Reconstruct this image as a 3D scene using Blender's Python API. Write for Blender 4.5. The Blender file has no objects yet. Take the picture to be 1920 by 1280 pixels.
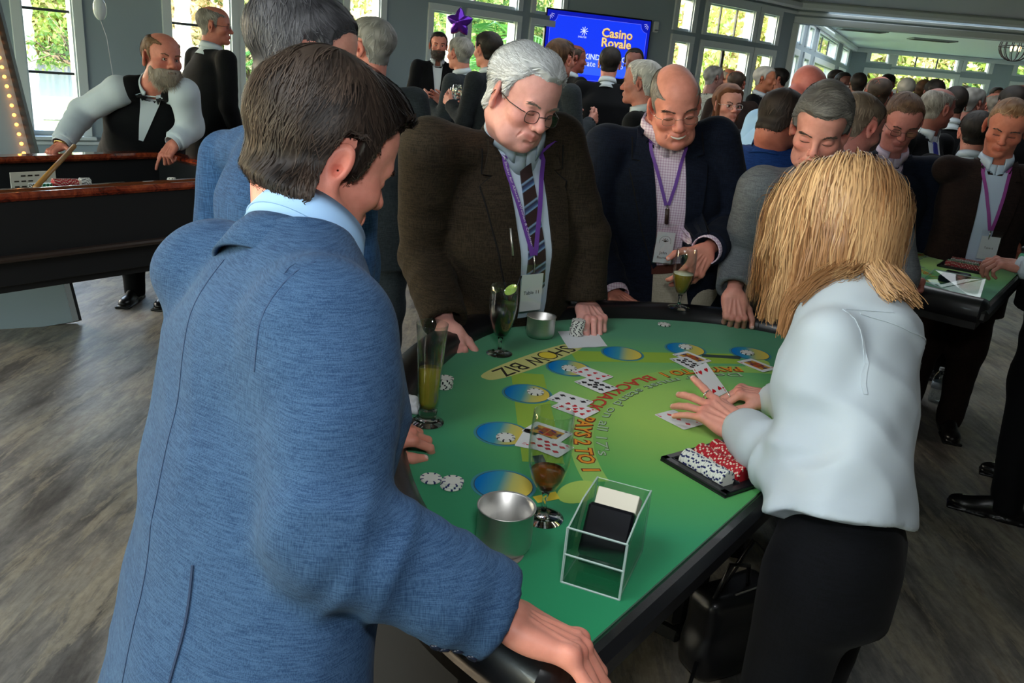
import bpy, bmesh, math, random
import numpy as np
from mathutils import Vector, Matrix
from mathutils.bvhtree import BVHTree
random.seed(7); RNG = np.random.default_rng(11)
SC = bpy.context.scene
COL = SC.collection
# ------------------------------------------------------------------ camera
F_PX = 1500.0; PITCH = math.radians(18.4); ROLL_S = .087; ROLL_C = math.sqrt(1-ROLL_S**2); CAM_H = 1.60
_F = np.array([0, math.cos(PITCH), -math.sin(PITCH)]); _R0 = np.array([1.,0,0]); _U0 = np.array([0, math.sin(PITCH), math.cos(PITCH)])
_X = ROLL_C*_R0 + ROLL_S*_U0; _Y = -ROLL_S*_R0 + ROLL_C*_U0; _C = np.array([0,0,CAM_H])
def ray(x, y): return _F + _X*(x-960)/F_PX - _Y*(y-640)/F_PX
def P(x, y, d): return _C + ray(x, y)*d                      # world point seen at (x,y), d metres deep
def G(x, y, z):                                              # world point seen at (x,y) at height z
    r = ray(x, y); return _C + r*((z-CAM_H)/r[2])
cam_data = bpy.data.cameras.new('camera'); cam = bpy.data.objects.new('camera', cam_data); COL.objects.link(cam)
cam_data.sensor_width = 36; cam_data.lens = F_PX/1920*36; cam_data.clip_start = .02; cam_data.clip_end = 400
_m = Matrix.Identity(4)
for _i, _v in enumerate((_X, _Y, -_F)):
    for _j in range(3): _m[_j][_i] = _v[_j]
_m.translation = Vector(_C); cam.matrix_world = _m; SC.camera = cam
# ------------------------------------------------------------------ world, sun, lights, exposure
world = bpy.data.worlds.new('world'); SC.world = world; world.use_nodes = True
_nt = world.node_tree; _nt.nodes.clear()
_o = _nt.nodes.new('ShaderNodeOutputWorld'); _b = _nt.nodes.new('ShaderNodeBackground'); _s = _nt.nodes.new('ShaderNodeTexSky')
_s.sky_type = 'NISHITA'; _s.sun_disc = False; _s.sun_elevation = math.radians(24); _s.sun_rotation = math.radians(-70)
_s.air_density = 1.2; _s.dust_density = 1.0
_b.inputs[1].default_value = 1.8
_nt.links.new(_s.outputs[0], _b.inputs[0]); _nt.links.new(_b.outputs[0], _o.inputs[0])
def light(name, kind, loc, target, energy, color=(1,1,1), **kw):
    l = bpy.data.lights.new(name, kind); l.energy = energy; l.color = color
    for k, v in kw.items(): setattr(l, k, v)
    o = bpy.data.objects.new(name, l); COL.objects.link(o); o.location = loc
    d = Vector(target)-Vector(loc); o.rotation_euler = d.to_track_quat('-Z', 'Y').to_euler()
    return o
light('sun', 'SUN', (-26, -30, 26), (0, 10, 0), 16.0, (1.0, .86, .66), angle=math.radians(.6))
light('camera_flash', 'AREA', (.06, .0, 1.92), (.25, 2.4, 1.0), 8.5, (.95, .98, 1.0), shape='RECTANGLE', size=.16, size_y=.10)
light('fill_light_near_table', 'AREA', (-1.0, .5, 2.93), (.2, 1.7, .9), 42, (.93, .97, 1.0), shape='RECTANGLE', size=1.3, size_y=1.3)  # added soft fill in place of light bounced off the ceiling, no real fixture
light('fill_light_mid_room', 'AREA', (1.5, 6.0, 2.93), (1.5, 6.0, 0), 60, (.88, .95, 1.0), shape='RECTANGLE', size=4.0, size_y=3.0)  # added fill that brightens the middle of the room, no real fixture
light('fill_light_far_room', 'AREA', (7.0, 15.5, 2.93), (7.0, 15.5, 0), 120, (.88, .95, 1.0), shape='RECTANGLE', size=5.0, size_y=4.0)  # added fill that lifts the far room, not a fitted lamp
SC.view_settings.view_transform = 'Standard'; SC.view_settings.look = 'None'; SC.view_settings.gamma = 1.0
SC.view_settings.exposure = 0.16; SC.view_settings.use_curve_mapping = False
try:
    SC.cycles.use_denoising = True; SC.cycles.max_bounces = 8; SC.cycles.transparent_max_bounces = 16
    SC.cycles.sample_clamp_indirect = 4.0; SC.cycles.caustics_reflective = False; SC.cycles.caustics_refractive = False
except Exception: pass
# ------------------------------------------------------------------ materials
def lin(r, g=None, b=None):
    if g is None: r, g, b = r
    return tuple(((c/255.)/12.92 if c/255. <= .04045 else ((c/255.+.055)/1.055)**2.4) for c in (r, g, b)) + (1.,)
MATS = {}
def mat(name, rgb, rough=.6, metal=0., spec=.5, trans=0., ior=1.45, emit=None, estr=0., sheen=0., coat=0., alpha=1.):
    if name in MATS: return MATS[name]
    m = bpy.data.materials.new(name); m.use_nodes = True; b = m.node_tree.nodes['Principled BSDF']
    b.inputs['Base Color'].default_value = lin(rgb); b.inputs['Roughness'].default_value = rough
    b.inputs['Metallic'].default_value = metal; b.inputs['Specular IOR Level'].default_value = spec
    b.inputs['Transmission Weight'].default_value = trans; b.inputs['IOR'].default_value = ior
    b.inputs['Sheen Weight'].default_value = sheen; b.inputs['Coat Weight'].default_value = coat; b.inputs['Alpha'].default_value = alpha
    if emit: b.inputs['Emission Color'].default_value = lin(emit); b.inputs['Emission Strength'].default_value = estr
    m.diffuse_color = lin(rgb); MATS[name] = m; return m
def nd(m, kind, **kw):
    n = m.node_tree.nodes.new(kind)
    for k, v in kw.items(): setattr(n, k, v)
    return n
def lk(m, a, b): m.node_tree.links.new(a, b)
def bsdf(m): return m.node_tree.nodes['Principled BSDF']
def coords(m, scale=(1,1,1), rot=(0,0,0), kind='Object'):
    tc = nd(m, 'ShaderNodeTexCoord'); mp = nd(m, 'ShaderNodeMapping'); mp.inputs['Scale'].default_value = scale; mp.inputs['Rotation'].default_value = rot
    lk(m, tc.outputs[kind], mp.inputs[0]); return mp.outputs[0]
def ramp(m, fac, stops):
    r = nd(m, 'ShaderNodeValToRGB'); lk(m, fac, r.inputs[0]); e = r.color_ramp.elements
    while len(e) < len(stops): e.new(.5)
    for q, (p_, c_) in zip(e, stops): q.position = p_; q.color = lin(c_) if max(c_) > 1.001 else tuple(c_)+(1,)
    return r.outputs[0]
def noise(m, vec, scale, detail=4., rough=.55, dist=0.):
    n = nd(m, 'ShaderNodeTexNoise'); n.inputs['Scale'].default_value = scale; n.inputs['Detail'].default_value = detail
    n.inputs['Roughness'].default_value = rough; n.inputs['Distortion'].default_value = dist; lk(m, vec, n.inputs['Vector']); return n.outputs[0]
def bump(m, h, strength=.3, dist=.002):
    b = nd(m, 'ShaderNodeBump'); b.inputs['Strength'].default_value = strength; b.inputs['Distance'].default_value = dist
    lk(m, h, b.inputs['Height']); lk(m, b.outputs[0], bsdf(m).inputs['Normal']); return b
def mix(m, a, b, fac, mode='MIX'):
    n = nd(m, 'ShaderNodeMix'); n.data_type = 'RGBA'; n.blend_type = mode
    for s, v in ((n.inputs[6], a), (n.inputs[7], b)):
        if hasattr(v, 'is_output'): lk(m, v, s)
        else: s.default_value = v
    if hasattr(fac, 'is_output'): lk(m, fac, n.inputs[0])
    else: n.inputs[0].default_value = fac
    return n.outputs[2]
def fabric(name, rgb, rgb2=None, rough=.85, fine=1500., sheen=.02, slub=.5, bmp=.2):
    """woven cloth: crossed, stretched threads colour it, fine bump"""
    if name in MATS: return MATS[name]
    m = mat(name, rgb, rough, sheen=sheen, spec=.15)
    rgb2 = rgb2 or tuple(max(0, c*.72) for c in rgb)
    a = noise(m, coords(m, (1, 1, .05)), fine*.35, 3); b = noise(m, coords(m, (.06, .06, 1)), fine*.35, 3)
    c = noise(m, coords(m), 6., 3)
    ad = nd(m, 'ShaderNodeMath', operation='ADD'); lk(m, a, ad.inputs[0]); lk(m, b, ad.inputs[1])
    ad2 = nd(m, 'ShaderNodeMath', operation='MULTIPLY_ADD'); lk(m, c, ad2.inputs[0]); ad2.inputs[1].default_value = .35; lk(m, ad.outputs[0], ad2.inputs[2])
    dv = nd(m, 'ShaderNodeMath', operation='MULTIPLY'); lk(m, ad2.outputs[0], dv.inputs[0]); dv.inputs[1].default_value = .53
    col = ramp(m, dv.outputs[0], [(.62-.14*slub, rgb2), (.62+.14*slub, rgb)])
    lk(m, col, bsdf(m).inputs['Base Color']); bump(m, ad.outputs[0], bmp, .0005); return m
def skin_mat(name, tint=(1,1,1)):
    if name in MATS: return MATS[name]
    m = mat(name, (200,150,125), .5, spec=.4)
    at = nd(m, 'ShaderNodeVertexColor'); at.layer_name = 'Col'
    n = noise(m, coords(m), 60., 4)
    c2 = ramp(m, n, [(.3, (.86,.80,.78)), (.7, (1,1,1))])
    c = mix(m, at.outputs[0], c2, .8, 'MULTIPLY')
    c = mix(m, c, (1., .97, 1.02, 1.), 1., 'MULTIPLY')
    lk(m, c, bsdf(m).inputs['Base Color'])
    bsdf(m).inputs['Subsurface Weight'].default_value = .12; bsdf(m).inputs['Subsurface Radius'].default_value = (.012,.005,.003)
    bsdf(m).inputs['Subsurface Scale'].default_value = 1.0
    bump(m, noise(m, coords(m), 420., 3), .25, .0008); return m
def hair_mat(name, rough=.52):
    if name in MATS: return MATS[name]
    m = mat(name, (90,70,50), rough, spec=.3)
    at = nd(m, 'ShaderNodeVertexColor'); at.layer_name = 'Col'
    lk(m, at.outputs[0], bsdf(m).inputs['Base Color']); return m
# ------------------------------------------------------------------ object helpers
def link(o, parent=None):
    COL.objects.link(o)
    if parent is not None: o.parent = parent
    return o
def tag(o, label=None, cat=None, group=None, kind=None):
    if label: o['label'] = label
    if cat: o['category'] = cat
    if group: o['group'] = group
    if kind: o['kind'] = kind
    return o
def empty(name, loc=(0,0,0), rz=0.):
    o = bpy.data.objects.new(name, None); COL.objects.link(o); o.location = loc; o.rotation_euler = (0,0,rz); o.empty_display_size = .1
    return o
def put(name, me, m, parent=None, smooth=True, world=True):
    """link a mesh whose vertices are in world coordinates, keep them there under a moved parent"""
    if m is not None:
        if isinstance(m, (list, tuple)):
            for q in m: me.materials.append(q)
        else: me.materials.append(m)
    if smooth: me.polygons.foreach_set('use_smooth', np.ones(len(me.polygons), bool))
    o = bpy.data.objects.new(name, me); COL.objects.link(o)
    if parent is not None:
        o.parent = parent
        if world: o.matrix_parent_inverse = mworld(parent).inverted()
    return o
def mworld(o):
    m = Matrix.LocRotScale(o.location, o.rotation_euler.to_quaternion(), o.scale)
    return (mworld(o.parent) @ o.matrix_parent_inverse @ m) if o.parent else m
def nmesh(name, V, Fq, col=None):
    """fast mesh from arrays; Fq (n,4) or (n,3)"""
    V = np.ascontiguousarray(V, np.float32); Fq = np.ascontiguousarray(Fq, np.int32)
    me = bpy.data.meshes.new(name); k = Fq.shape[1]; n = len(Fq)
    me.vertices.add(len(V)); me.vertices.foreach_set('co', V.ravel())
    me.loops.add(n*k); me.loops.foreach_set('vertex_index', Fq.ravel())
    me.polygons.add(n); me.polygons.foreach_set('loop_start', np.arange(n, dtype=np.int32)*k); me.polygons.foreach_set('loop_total', np.full(n, k, np.int32))
    me.update(calc_edges=True)
    if col is not None:
        a = me.color_attributes.new('Col', 'FLOAT_COLOR', 'POINT')
        c = np.ones((len(V), 4), np.float32); c[:, :3] = col; a.data.foreach_set('color', c.ravel())
    return me
def joinm(parts):
    """join (V,F,col) tuples; tris are padded to quads only if all equal"""
    Vs=[];Fs=[];Cs=[];o=0
    for V,Fq,c in parts:
        if Fq.shape[1]==3: Fq=np.concatenate([Fq,Fq[:,2:3]],1)
        Vs.append(V);Fs.append(Fq+o);Cs.append(c);o+=len(V)
    return np.concatenate(Vs),np.concatenate(Fs),(np.concatenate(Cs) if Cs[0] is not None else None)
class MB:
    """collects simple solids into one mesh"""
    def __init__(s): s.v=[]; s.f=[]
    def add(s, vs, fs):
        o=len(s.v); s.v += [tuple(v) for v in vs]; s.f += [tuple(i+o for i in f) for f in fs]; return s
    def box(s, c, size, R=None, bev=0.):
        x,y,z=[q/2 for q in size]; R = np.eye(3) if R is None else np.array(R)
        if bev>0:
            b=min(bev,x*.9,y*.9,z*.9); vs=[];
            for sx in (-1,1):
                for sy in (-1,1):
                    for sz in (-1,1):
                        vs += [(sx*(x-b),sy*(y-b),sz*z),(sx*(x-b),sy*y,sz*(z-b)),(sx*x,sy*(y-b),sz*(z-b))]
            i=lambda sx,sy,sz,k:((sx*2+sy)*2+sz)*3+k
            fs=[]
            for sz in (0,1): fs.append([i(0,0,sz,0),i(1,0,sz,0),i(1,1,sz,0),i(0,1,sz,0)][::1 if sz else -1])
            for sy in (0,1): fs.append([i(0,sy,0,1),i(1,sy,0,1),i(1,sy,1,1),i(0,sy,1,1)][::-1 if sy else 1])
            for sx in (0,1): fs.append([i(sx,0,0,2),i(sx,1,0,2),i(sx,1,1,2),i(sx,0,1,2)][::1 if sx else -1])
            for sy in (0,1):
                for sz in (0,1): fs.append([i(0,sy,sz,0),i(1,sy,sz,0),i(1,sy,sz,1),i(0,sy,sz,1)])
            for sx in (0,1):
                for sz in (0,1): fs.append([i(sx,0,sz,0),i(sx,1,sz,0),i(sx,1,sz,2),i(sx,0,sz,2)])
            for sx in (0,1):
                for sy in (0,1): fs.append([i(sx,sy,0,1),i(sx,sy,1,1),i(sx,sy,1,2),i(sx,sy,0,2)])
            for sx in (0,1):
                for sy in (0,1):
                    for sz in (0,1): fs.append([i(sx,sy,sz,0),i(sx,sy,sz,1),i(sx,sy,sz,2)])
        else:
            vs=[(sx*x,sy*y,sz*z) for sx in (-1,1) for sy in (-1,1) for sz in (-1,1)]
            fs=[(0,1,3,2),(4,6,7,5),(0,4,5,1),(2,3,7,6),(0,2,6,4),(1,5,7,3)]
        vs=[tuple(np.array(c)+R@np.array(v)) for v in vs]
        return s.add(vs,fs)
    def tube(s, pts, r, n=10, closed=False, cap=True):
        pts=[np.array(p,float) for p in pts]; m=len(pts); rs=r if hasattr(r,'__len__') else [r]*m
        vs=[];up=None
        for i,p in enumerate(pts):
            a=pts[i-1] if (i>0 or closed) else pts[i]; b=pts[(i+1)%m] if (i<m-1 or closed) else pts[i]
            t=b-a; t/= (np.linalg.norm(t)+1e-12)
            if up is None:
                up=np.array([0,0,1.]) if abs(t[2])<.9 else np.array([1.,0,0])
            u=up-t*(up@t); u/= (np.linalg.norm(u)+1e-12); w=np.cross(t,u); up=u
            for k in range(n):
                an=2*math.pi*k/n; vs.append(p+rs[i]*(math.cos(an)*u+math.sin(an)*w))
        fs=[]
        for i in range(m if closed else m-1):
            j=(i+1)%m
            for k in range(n): fs.append((i*n+k,i*n+(k+1)%n,j*n+(k+1)%n,j*n+k))
        if cap and not closed: fs.append(tuple(range(n))[::-1]); fs.append(tuple((m-1)*n+k for k in range(n)))
        return s.add(vs,fs)
    def lathe(s, prof, c=(0,0,0), n=24, R=None, flute=None):
        """prof: (r,z) bottom->top; r==0 ends closed"""
        vs=[];rows=[];c=np.array(c); R=np.eye(3) if R is None else np.array(R)
        for r,z in prof:
            if r<1e-6: rows.append([len(vs)]); vs.append(c+R@np.array([0,0,z]))
            else:
                rows.append(list(range(len(vs),len(vs)+n)))
                for k in range(n):
                    a=2*math.pi*k/n; q=r*(1+(flute(a,z) if flute else 0)); vs.append(c+R@np.array([q*math.cos(a),q*math.sin(a),z]))
        fs=[]
        for a,b in zip(rows[:-1],rows[1:]):
            if len(a)==1 and len(b)==1: continue
            for k in range(n):
                k2=(k+1)%n
                if len(a)==1: fs.append((a[0],b[k2],b[k]))
                elif len(b)==1: fs.append((a[k],a[k2],b[0]))
                else: fs.append((a[k],a[k2],b[k2],b[k]))
        return s.add(vs,fs)
    def prism(s, poly, z0, z1, R=None, c=(0,0,0)):
        R=np.eye(3) if R is None else np.array(R); c=np.array(c); n=len(poly)
        vs=[c+R@np.array([x,y,z0]) for x,y in poly]+[c+R@np.array([x,y,z1]) for x,y in poly]
        fs=[tuple(range(n))[::-1],tuple(range(n,2*n))]+[(i,(i+1)%n,n+(i+1)%n,n+i) for i in range(n)]
        return s.add(vs,fs)
    def build(s, name, m=None, parent=None, smooth=False, world=True):
        me=bpy.data.meshes.new(name); me.from_pydata([tuple(map(float,v)) for v in s.v],[],s.f); me.update()
        return put(name,me,m,parent,smooth,world)
def smooth_by_angle(o, deg=40):
    me=o.data; bm=bmesh.new(); bm.from_mesh(me); c=math.radians(deg)
    for f in bm.faces: f.smooth=True
    for e in bm.edges: e.smooth = len(e.link_faces)==2 and e.calc_face_angle(0)<c
    bm.to_mesh(me); bm.free(); return o
def text_mesh(s, size, extrude=0., align='CENTER', font=None, offset=0., shear=0., sx=1.):
    cu=bpy.data.curves.new('lettering','FONT'); cu.body=s; cu.size=size; cu.align_x=align; cu.align_y='CENTER'; cu.extrude=extrude; cu.offset=offset; cu.shear=shear; cu.resolution_u=2
    o=bpy.data.objects.new('lettering',cu); COL.objects.link(o)
    dg=bpy.context.evaluated_depsgraph_get(); dg.update(); me=bpy.data.meshes.new_from_object(o.evaluated_get(dg))
    bpy.data.objects.remove(o); bpy.data.curves.remove(cu)
    if sx!=1.:
        for v in me.vertices: v.co.x*=sx
    return me
def xform_mesh(me, M): me.transform(Matrix(M) if not isinstance(M, Matrix) else M); return me
def frame(o, x, y, z):
    m=Matrix.Identity(4)
    for i,v in enumerate((x,y,z)):
        for j in range(3): m[j][i]=float(v[j])
    m.translation=Vector([float(q) for q in o]); return m
def nrm(v): v=np.array(v,float); return v/(np.linalg.norm(v)+1e-12)
def rotm(axis, deg): return np.array(Matrix.Rotation(math.radians(deg),3,Vector(axis)))
# ------------------------------------------------------------------ signed-distance modelling
def smin(a,b,k):
    if k<=0: return np.minimum(a,b)
    h=np.clip(.5+.5*(b-a)/k,0,1); return b+(a-b)*h-k*h*(1-h)
def smax(a,b,k): return -smin(-a,-b,k)
def ell(c,r,R=None):
    c=np.array(c,np.float32); r=np.array(r,np.float32); ir=1/r; Rt=None if R is None else np.array(R,np.float32)
    def f(p):
        q=p-c
        if Rt is not None: q=q@Rt
        q=q*ir; a=np.sqrt(np.einsum('ij,ij->i',q,q))+1e-9; q=q*ir; b=np.sqrt(np.einsum('ij,ij->i',q,q))+1e-9
        return a*(a-1)/b
    return f
def cone(a,b,ra,rb,n=None,s=1.):
    a=np.array(a,np.float32); b=np.array(b,np.float32); ab=b-a; L=float(ab@ab)+1e-12
    if n is not None: n=np.array(nrm(n),np.float32)
    def f(p):
        q=p-a; t=np.clip(q@ab/L,0,1); q=q-t[:,None]*ab
        if n is not None: q=q+np.outer(q@n,n)*(1/s-1)
        return (np.sqrt(np.einsum('ij,ij->i',q,q))-(ra+t*(rb-ra)))*np.float32(min(1,s))
    return f
def boxs(c,h,R=None,r=.0):
    c=np.array(c,np.float32); h=np.array(h,np.float32)-r; Rt=None if R is None else np.array(R,np.float32)
    def f(p):
        q=p-c
        if Rt is not None: q=q@Rt
        q=np.abs(q)-h; m=np.maximum(q,0); return np.sqrt(np.einsum('ij,ij->i',m,m))+np.minimum(np.maximum(np.maximum(q[:,0],q[:,1]),q[:,2]),0)-r
    return f
def half(o,n):   # inside where (p-o).n<0
    o=np.array(o,np.float32); n=np.array(nrm(n),np.float32)
    return lambda p:(p-o)@n
def uni(fs,k=0.):
    def f(p):
        d=fs[0](p)
        for g in fs[1:]: d=smin(d,g(p),k)
        return d
    return f
def sub(f,g,k=.004): return lambda p: smax(f(p),-g(p),k)
def inter(f,g,k=.004): return lambda p: smax(f(p),g(p),k)
def loft(o,R,zs,a,b,cy=None,cx=None,pw=2.3,cap=.01):
    """stack of superellipses; R columns = right, front, up"""
    o=np.array(o,np.float32); R=np.array(R,np.float32); zs=np.array(zs); n=len(zs); cy=np.zeros(n) if cy is None else np.array(cy); cx=np.zeros(n) if cx is None else np.array(cx)
    zz=np.linspace(zs[0],zs[-1],160)
    def sp(v):
        v=np.array(v,float); w=np.interp(zz,zs,v); k=np.hanning(15); k/=k.sum(); e=np.pad(w,7,mode='edge'); return np.convolve(e,k,'valid')
    A,B,CY,CX=sp(a),sp(b),sp(cy),sp(cx)
    def f(p):
        q=(p-o)@R; z=q[:,2]; zc=np.clip(z,zs[0],zs[-1])
        aa=np.interp(zc,zz,A); bb=np.interp(zc,zz,B); x=np.abs(q[:,0]-np.interp(zc,zz,CX))/aa; y=np.abs(q[:,1]-np.interp(zc,zz,CY))/bb
        rr=(x**pw+y**pw)**(1/pw); d=(rr-1)*np.minimum(aa,bb)
        return smax(d,np.maximum(z-zs[-1],zs[0]-z),cap)
    return f
def snoise(seed,freq,n=7,aniso=(1,1,1)):
    r=np.random.default_rng(seed); D=r.normal(size=(n,3)); D/=np.linalg.norm(D,axis=1)[:,None]; D=D*np.array(aniso)*freq*(.6+.9*r.random((n,1))); ph=r.random(n)*6.28
    D=D.astype(np.float32); ph=ph.astype(np.float32)
    return lambda p: np.sin(p@D.T+ph).sum(1)/n**.5*.8
def surf(f,lo,hi,h,newton=1):
    """sparse surface nets"""
    lo=np.array(lo,float); hi=np.array(hi,float); B=4
    nc=np.maximum(1,np.ceil((hi-lo)/(h*B)).astype(int)+1)
    g=np.stack(np.meshgrid(*[np.arange(n) for n in nc],indexing='ij'),-1).reshape(-1,3)
    dc=f((lo+(g*B+(B-1)/2)*h).astype(np.float32)).astype(np.float32)
    act=np.abs(dc)<h*B*1.2
    V=np.repeat(np.repeat(np.repeat(dc.reshape(nc),B,0),B,1),B,2)
    ga=g[act]
    off=np.stack(np.meshgrid(*[np.arange(B)]*3,indexing='ij'),-1).reshape(-1,3)
    idx=(ga[:,None,:]*B+off[None]).reshape(-1,3)
    for s in range(0,len(idx),400000):
        q=idx[s:s+400000]; V[q[:,0],q[:,1],q[:,2]]=f((lo+q*h).astype(np.float32))
    I=V<0
    I[0]=I[-1]=False; I[:,0]=I[:,-1]=False; I[:,:,0]=I[:,:,-1]=False
    V=np.where(I,np.minimum(V,-1e-6),np.maximum(V,1e-6))
    n=np.array(I.shape); vid=np.full(n-1,-1,np.int32)
    c=np.zeros(n-1,np.uint8)
    for dx in (0,1):
        for dy in (0,1):
            for dz in (0,1): c+=I[dx:n[0]-1+dx,dy:n[1]-1+dy,dz:n[2]-1+dz]
    cells=np.argwhere((c>0)&(c<8)); M=len(cells); vid[cells[:,0],cells[:,1],cells[:,2]]=np.arange(M)
    co=[(dx,dy,dz) for dx in (0,1) for dy in (0,1) for dz in (0,1)]
    vals=np.stack([V[cells[:,0]+a,cells[:,1]+b,cells[:,2]+d] for a,b,d in co],1)
    acc=np.zeros((M,3)); cnt=np.zeros(M)
    for i in range(8):
        for j in range(i+1,8):
            df=np.array(co[j])-np.array(co[i])
            if np.abs(df).sum()!=1: continue
            va,vb=vals[:,i],vals[:,j]; m=(va<0)!=(vb<0); t=np.where(m,va/(va-vb+1e-20),0)
            acc+=np.where(m[:,None],np.array(co[i])+t[:,None]*df,0); cnt+=m
    X=lo+(cells+acc/cnt[:,None])*h
    quads=[]
    for ax in range(3):
        s0=[slice(None)]*3; s1=[slice(None)]*3; s0[ax]=slice(0,-1); s1[ax]=slice(1,None)
        A=I[tuple(s0)]; Bv=I[tuple(s1)]; e=np.argwhere(A!=Bv); b,d=[q for q in range(3) if q!=ax]
        e=e[(e[:,b]>0)&(e[:,d]>0)&(e[:,b]<n[b]-1)&(e[:,d]<n[d]-1)]
        if not len(e): continue
        ins=A[e[:,0],e[:,1],e[:,2]]
        def vi(ob,od):
            q=e.copy(); q[:,b]-=ob; q[:,d]-=od; return vid[q[:,0],q[:,1],q[:,2]]
        Q=np.stack([vi(1,1),vi(0,1),vi(0,0),vi(1,0)],1)
        flip=ins if ax!=1 else ~ins
        Q=np.where(flip[:,None],Q,Q[:,::-1]); quads.append(Q)
    Q=np.concatenate(quads) if quads else np.zeros((0,4),int)
    Q=Q[(Q>=0).all(1)]
    for _ in range(newton):
        x=X.astype(np.float32); e=h*.5; d=f(x); g=np.stack([f(x+np.array(v,np.float32)*e)-f(x-np.array(v,np.float32)*e) for v in ((1,0,0),(0,1,0),(0,0,1))],1)/(2*e)
        gl=np.sqrt((g*g).sum(1))+1e-6; st=np.clip(d/gl,-h*.5,h*.5); X=X-g/gl[:,None]*st[:,None]
    return X,Q
def grad(f,x,e=.002):
    x=x.astype(np.float32); g=np.stack([f(x+np.array(v,np.float32)*e)-f(x-np.array(v,np.float32)*e) for v in ((1,0,0),(0,1,0),(0,0,1))],1)
    return g/(np.linalg.norm(g,axis=1)[:,None]+1e-9)
def tubes(Pts,R,col=None,n=3,flat=None):
    """Pts (S,T,3), R (S,T): tapered strands -> V,F,C"""
    S,T,_=Pts.shape
    t=np.gradient(Pts,axis=1); t/=np.linalg.norm(t,axis=2)[...,None]+1e-9
    ref=np.array([.31,.52,.79]); u=np.cross(t,ref); u/=np.linalg.norm(u,axis=2)[...,None]+1e-9; w=np.cross(t,u)
    V=[]
    for k in range(n):
        a=2*math.pi*k/n; V.append(Pts+R[...,None]*(math.cos(a)*u+math.sin(a)*w))
    V=np.stack(V,2).reshape(-1,3)
    base=(np.arange(S)[:,None,None]*T+np.arange(T-1)[None,:,None])*n; k=np.arange(n)[None,None]; k2=(k+1)%n
    Fq=np.stack([base+k,base+k2,base+n+k2,base+n+k],-1).reshape(-1,4)
    C=None
    if col is not None: C=np.repeat(col.reshape(S,T,1,3),n,2).reshape(-1,3)
    return V,Fq,C
def ribbons(P_,R,C,ctr):
    tg=np.gradient(P_,axis=1); wd=np.cross(tg,P_-np.array(ctr)); wd/=np.linalg.norm(wd,axis=2)[...,None]+1e-9; wd=wd*R[...,None]; V=np.stack([P_-wd,P_+wd],2).reshape(-1,3)
    S_,T_=P_.shape[:2]; b_=(np.arange(S_)[:,None]*T_+np.arange(T_-1)[None])*2; Q=np.stack([b_,b_+1,b_+3,b_+2],-1).reshape(-1,4); return V,Q,np.repeat(C[:,:,None],2,2).reshape(-1,3)
# ------------------------------------------------------------------ draping flat pieces onto a body
from mathutils.geometry import delaunay_2d_cdt
def inside_poly(pt,poly):
    x,y=pt; c=False; n=len(poly)
    for i in range(n):
        x1,y1=poly[i]; x2,y2=poly[i-1]
        if (y1>y)!=(y2>y) and x<(x2-x1)*(y-y1)/(y2-y1+1e-12)+x1: c=not c
    return c
def tess(poly,step):
    pts=[];n=len(poly)
    for i in range(n):
        a=np.array(poly[i],float); b=np.array(poly[(i+1)%n],float); L=np.linalg.norm(b-a); m=max(1,int(L/step))
        for j in range(m): pts.append(tuple(a+(b-a)*j/m))
    nb=len(pts); xs=[p[0] for p in pts]; ys=[p[1] for p in pts]
    x=min(xs)+step*.5; row=0
    y=min(ys)+step*.5
    while y<max(ys):
        x=min(xs)+step*(.5 if row%2 else .9)
        while x<max(xs):
            if inside_poly((x,y),poly): 
                if min((x-p[0])**2+(y-p[1])**2 for p in pts[:nb])>(step*.35)**2: pts.append((x,y))
            x+=step
        y+=step*.87; row+=1
    e=[(i,(i+1)%nb) for i in range(nb)]
    r=delaunay_2d_cdt([Vector(p) for p in pts],e,[list(range(nb))],1,1e-6)
    return [tuple(v) for v in r[0]],[tuple(f) for f in r[2]],nb
def nearest(t,p):
    h=t.find_nearest(Vector([float(q) for q in p])); return np.array(h[0]),np.array(h[1])
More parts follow.
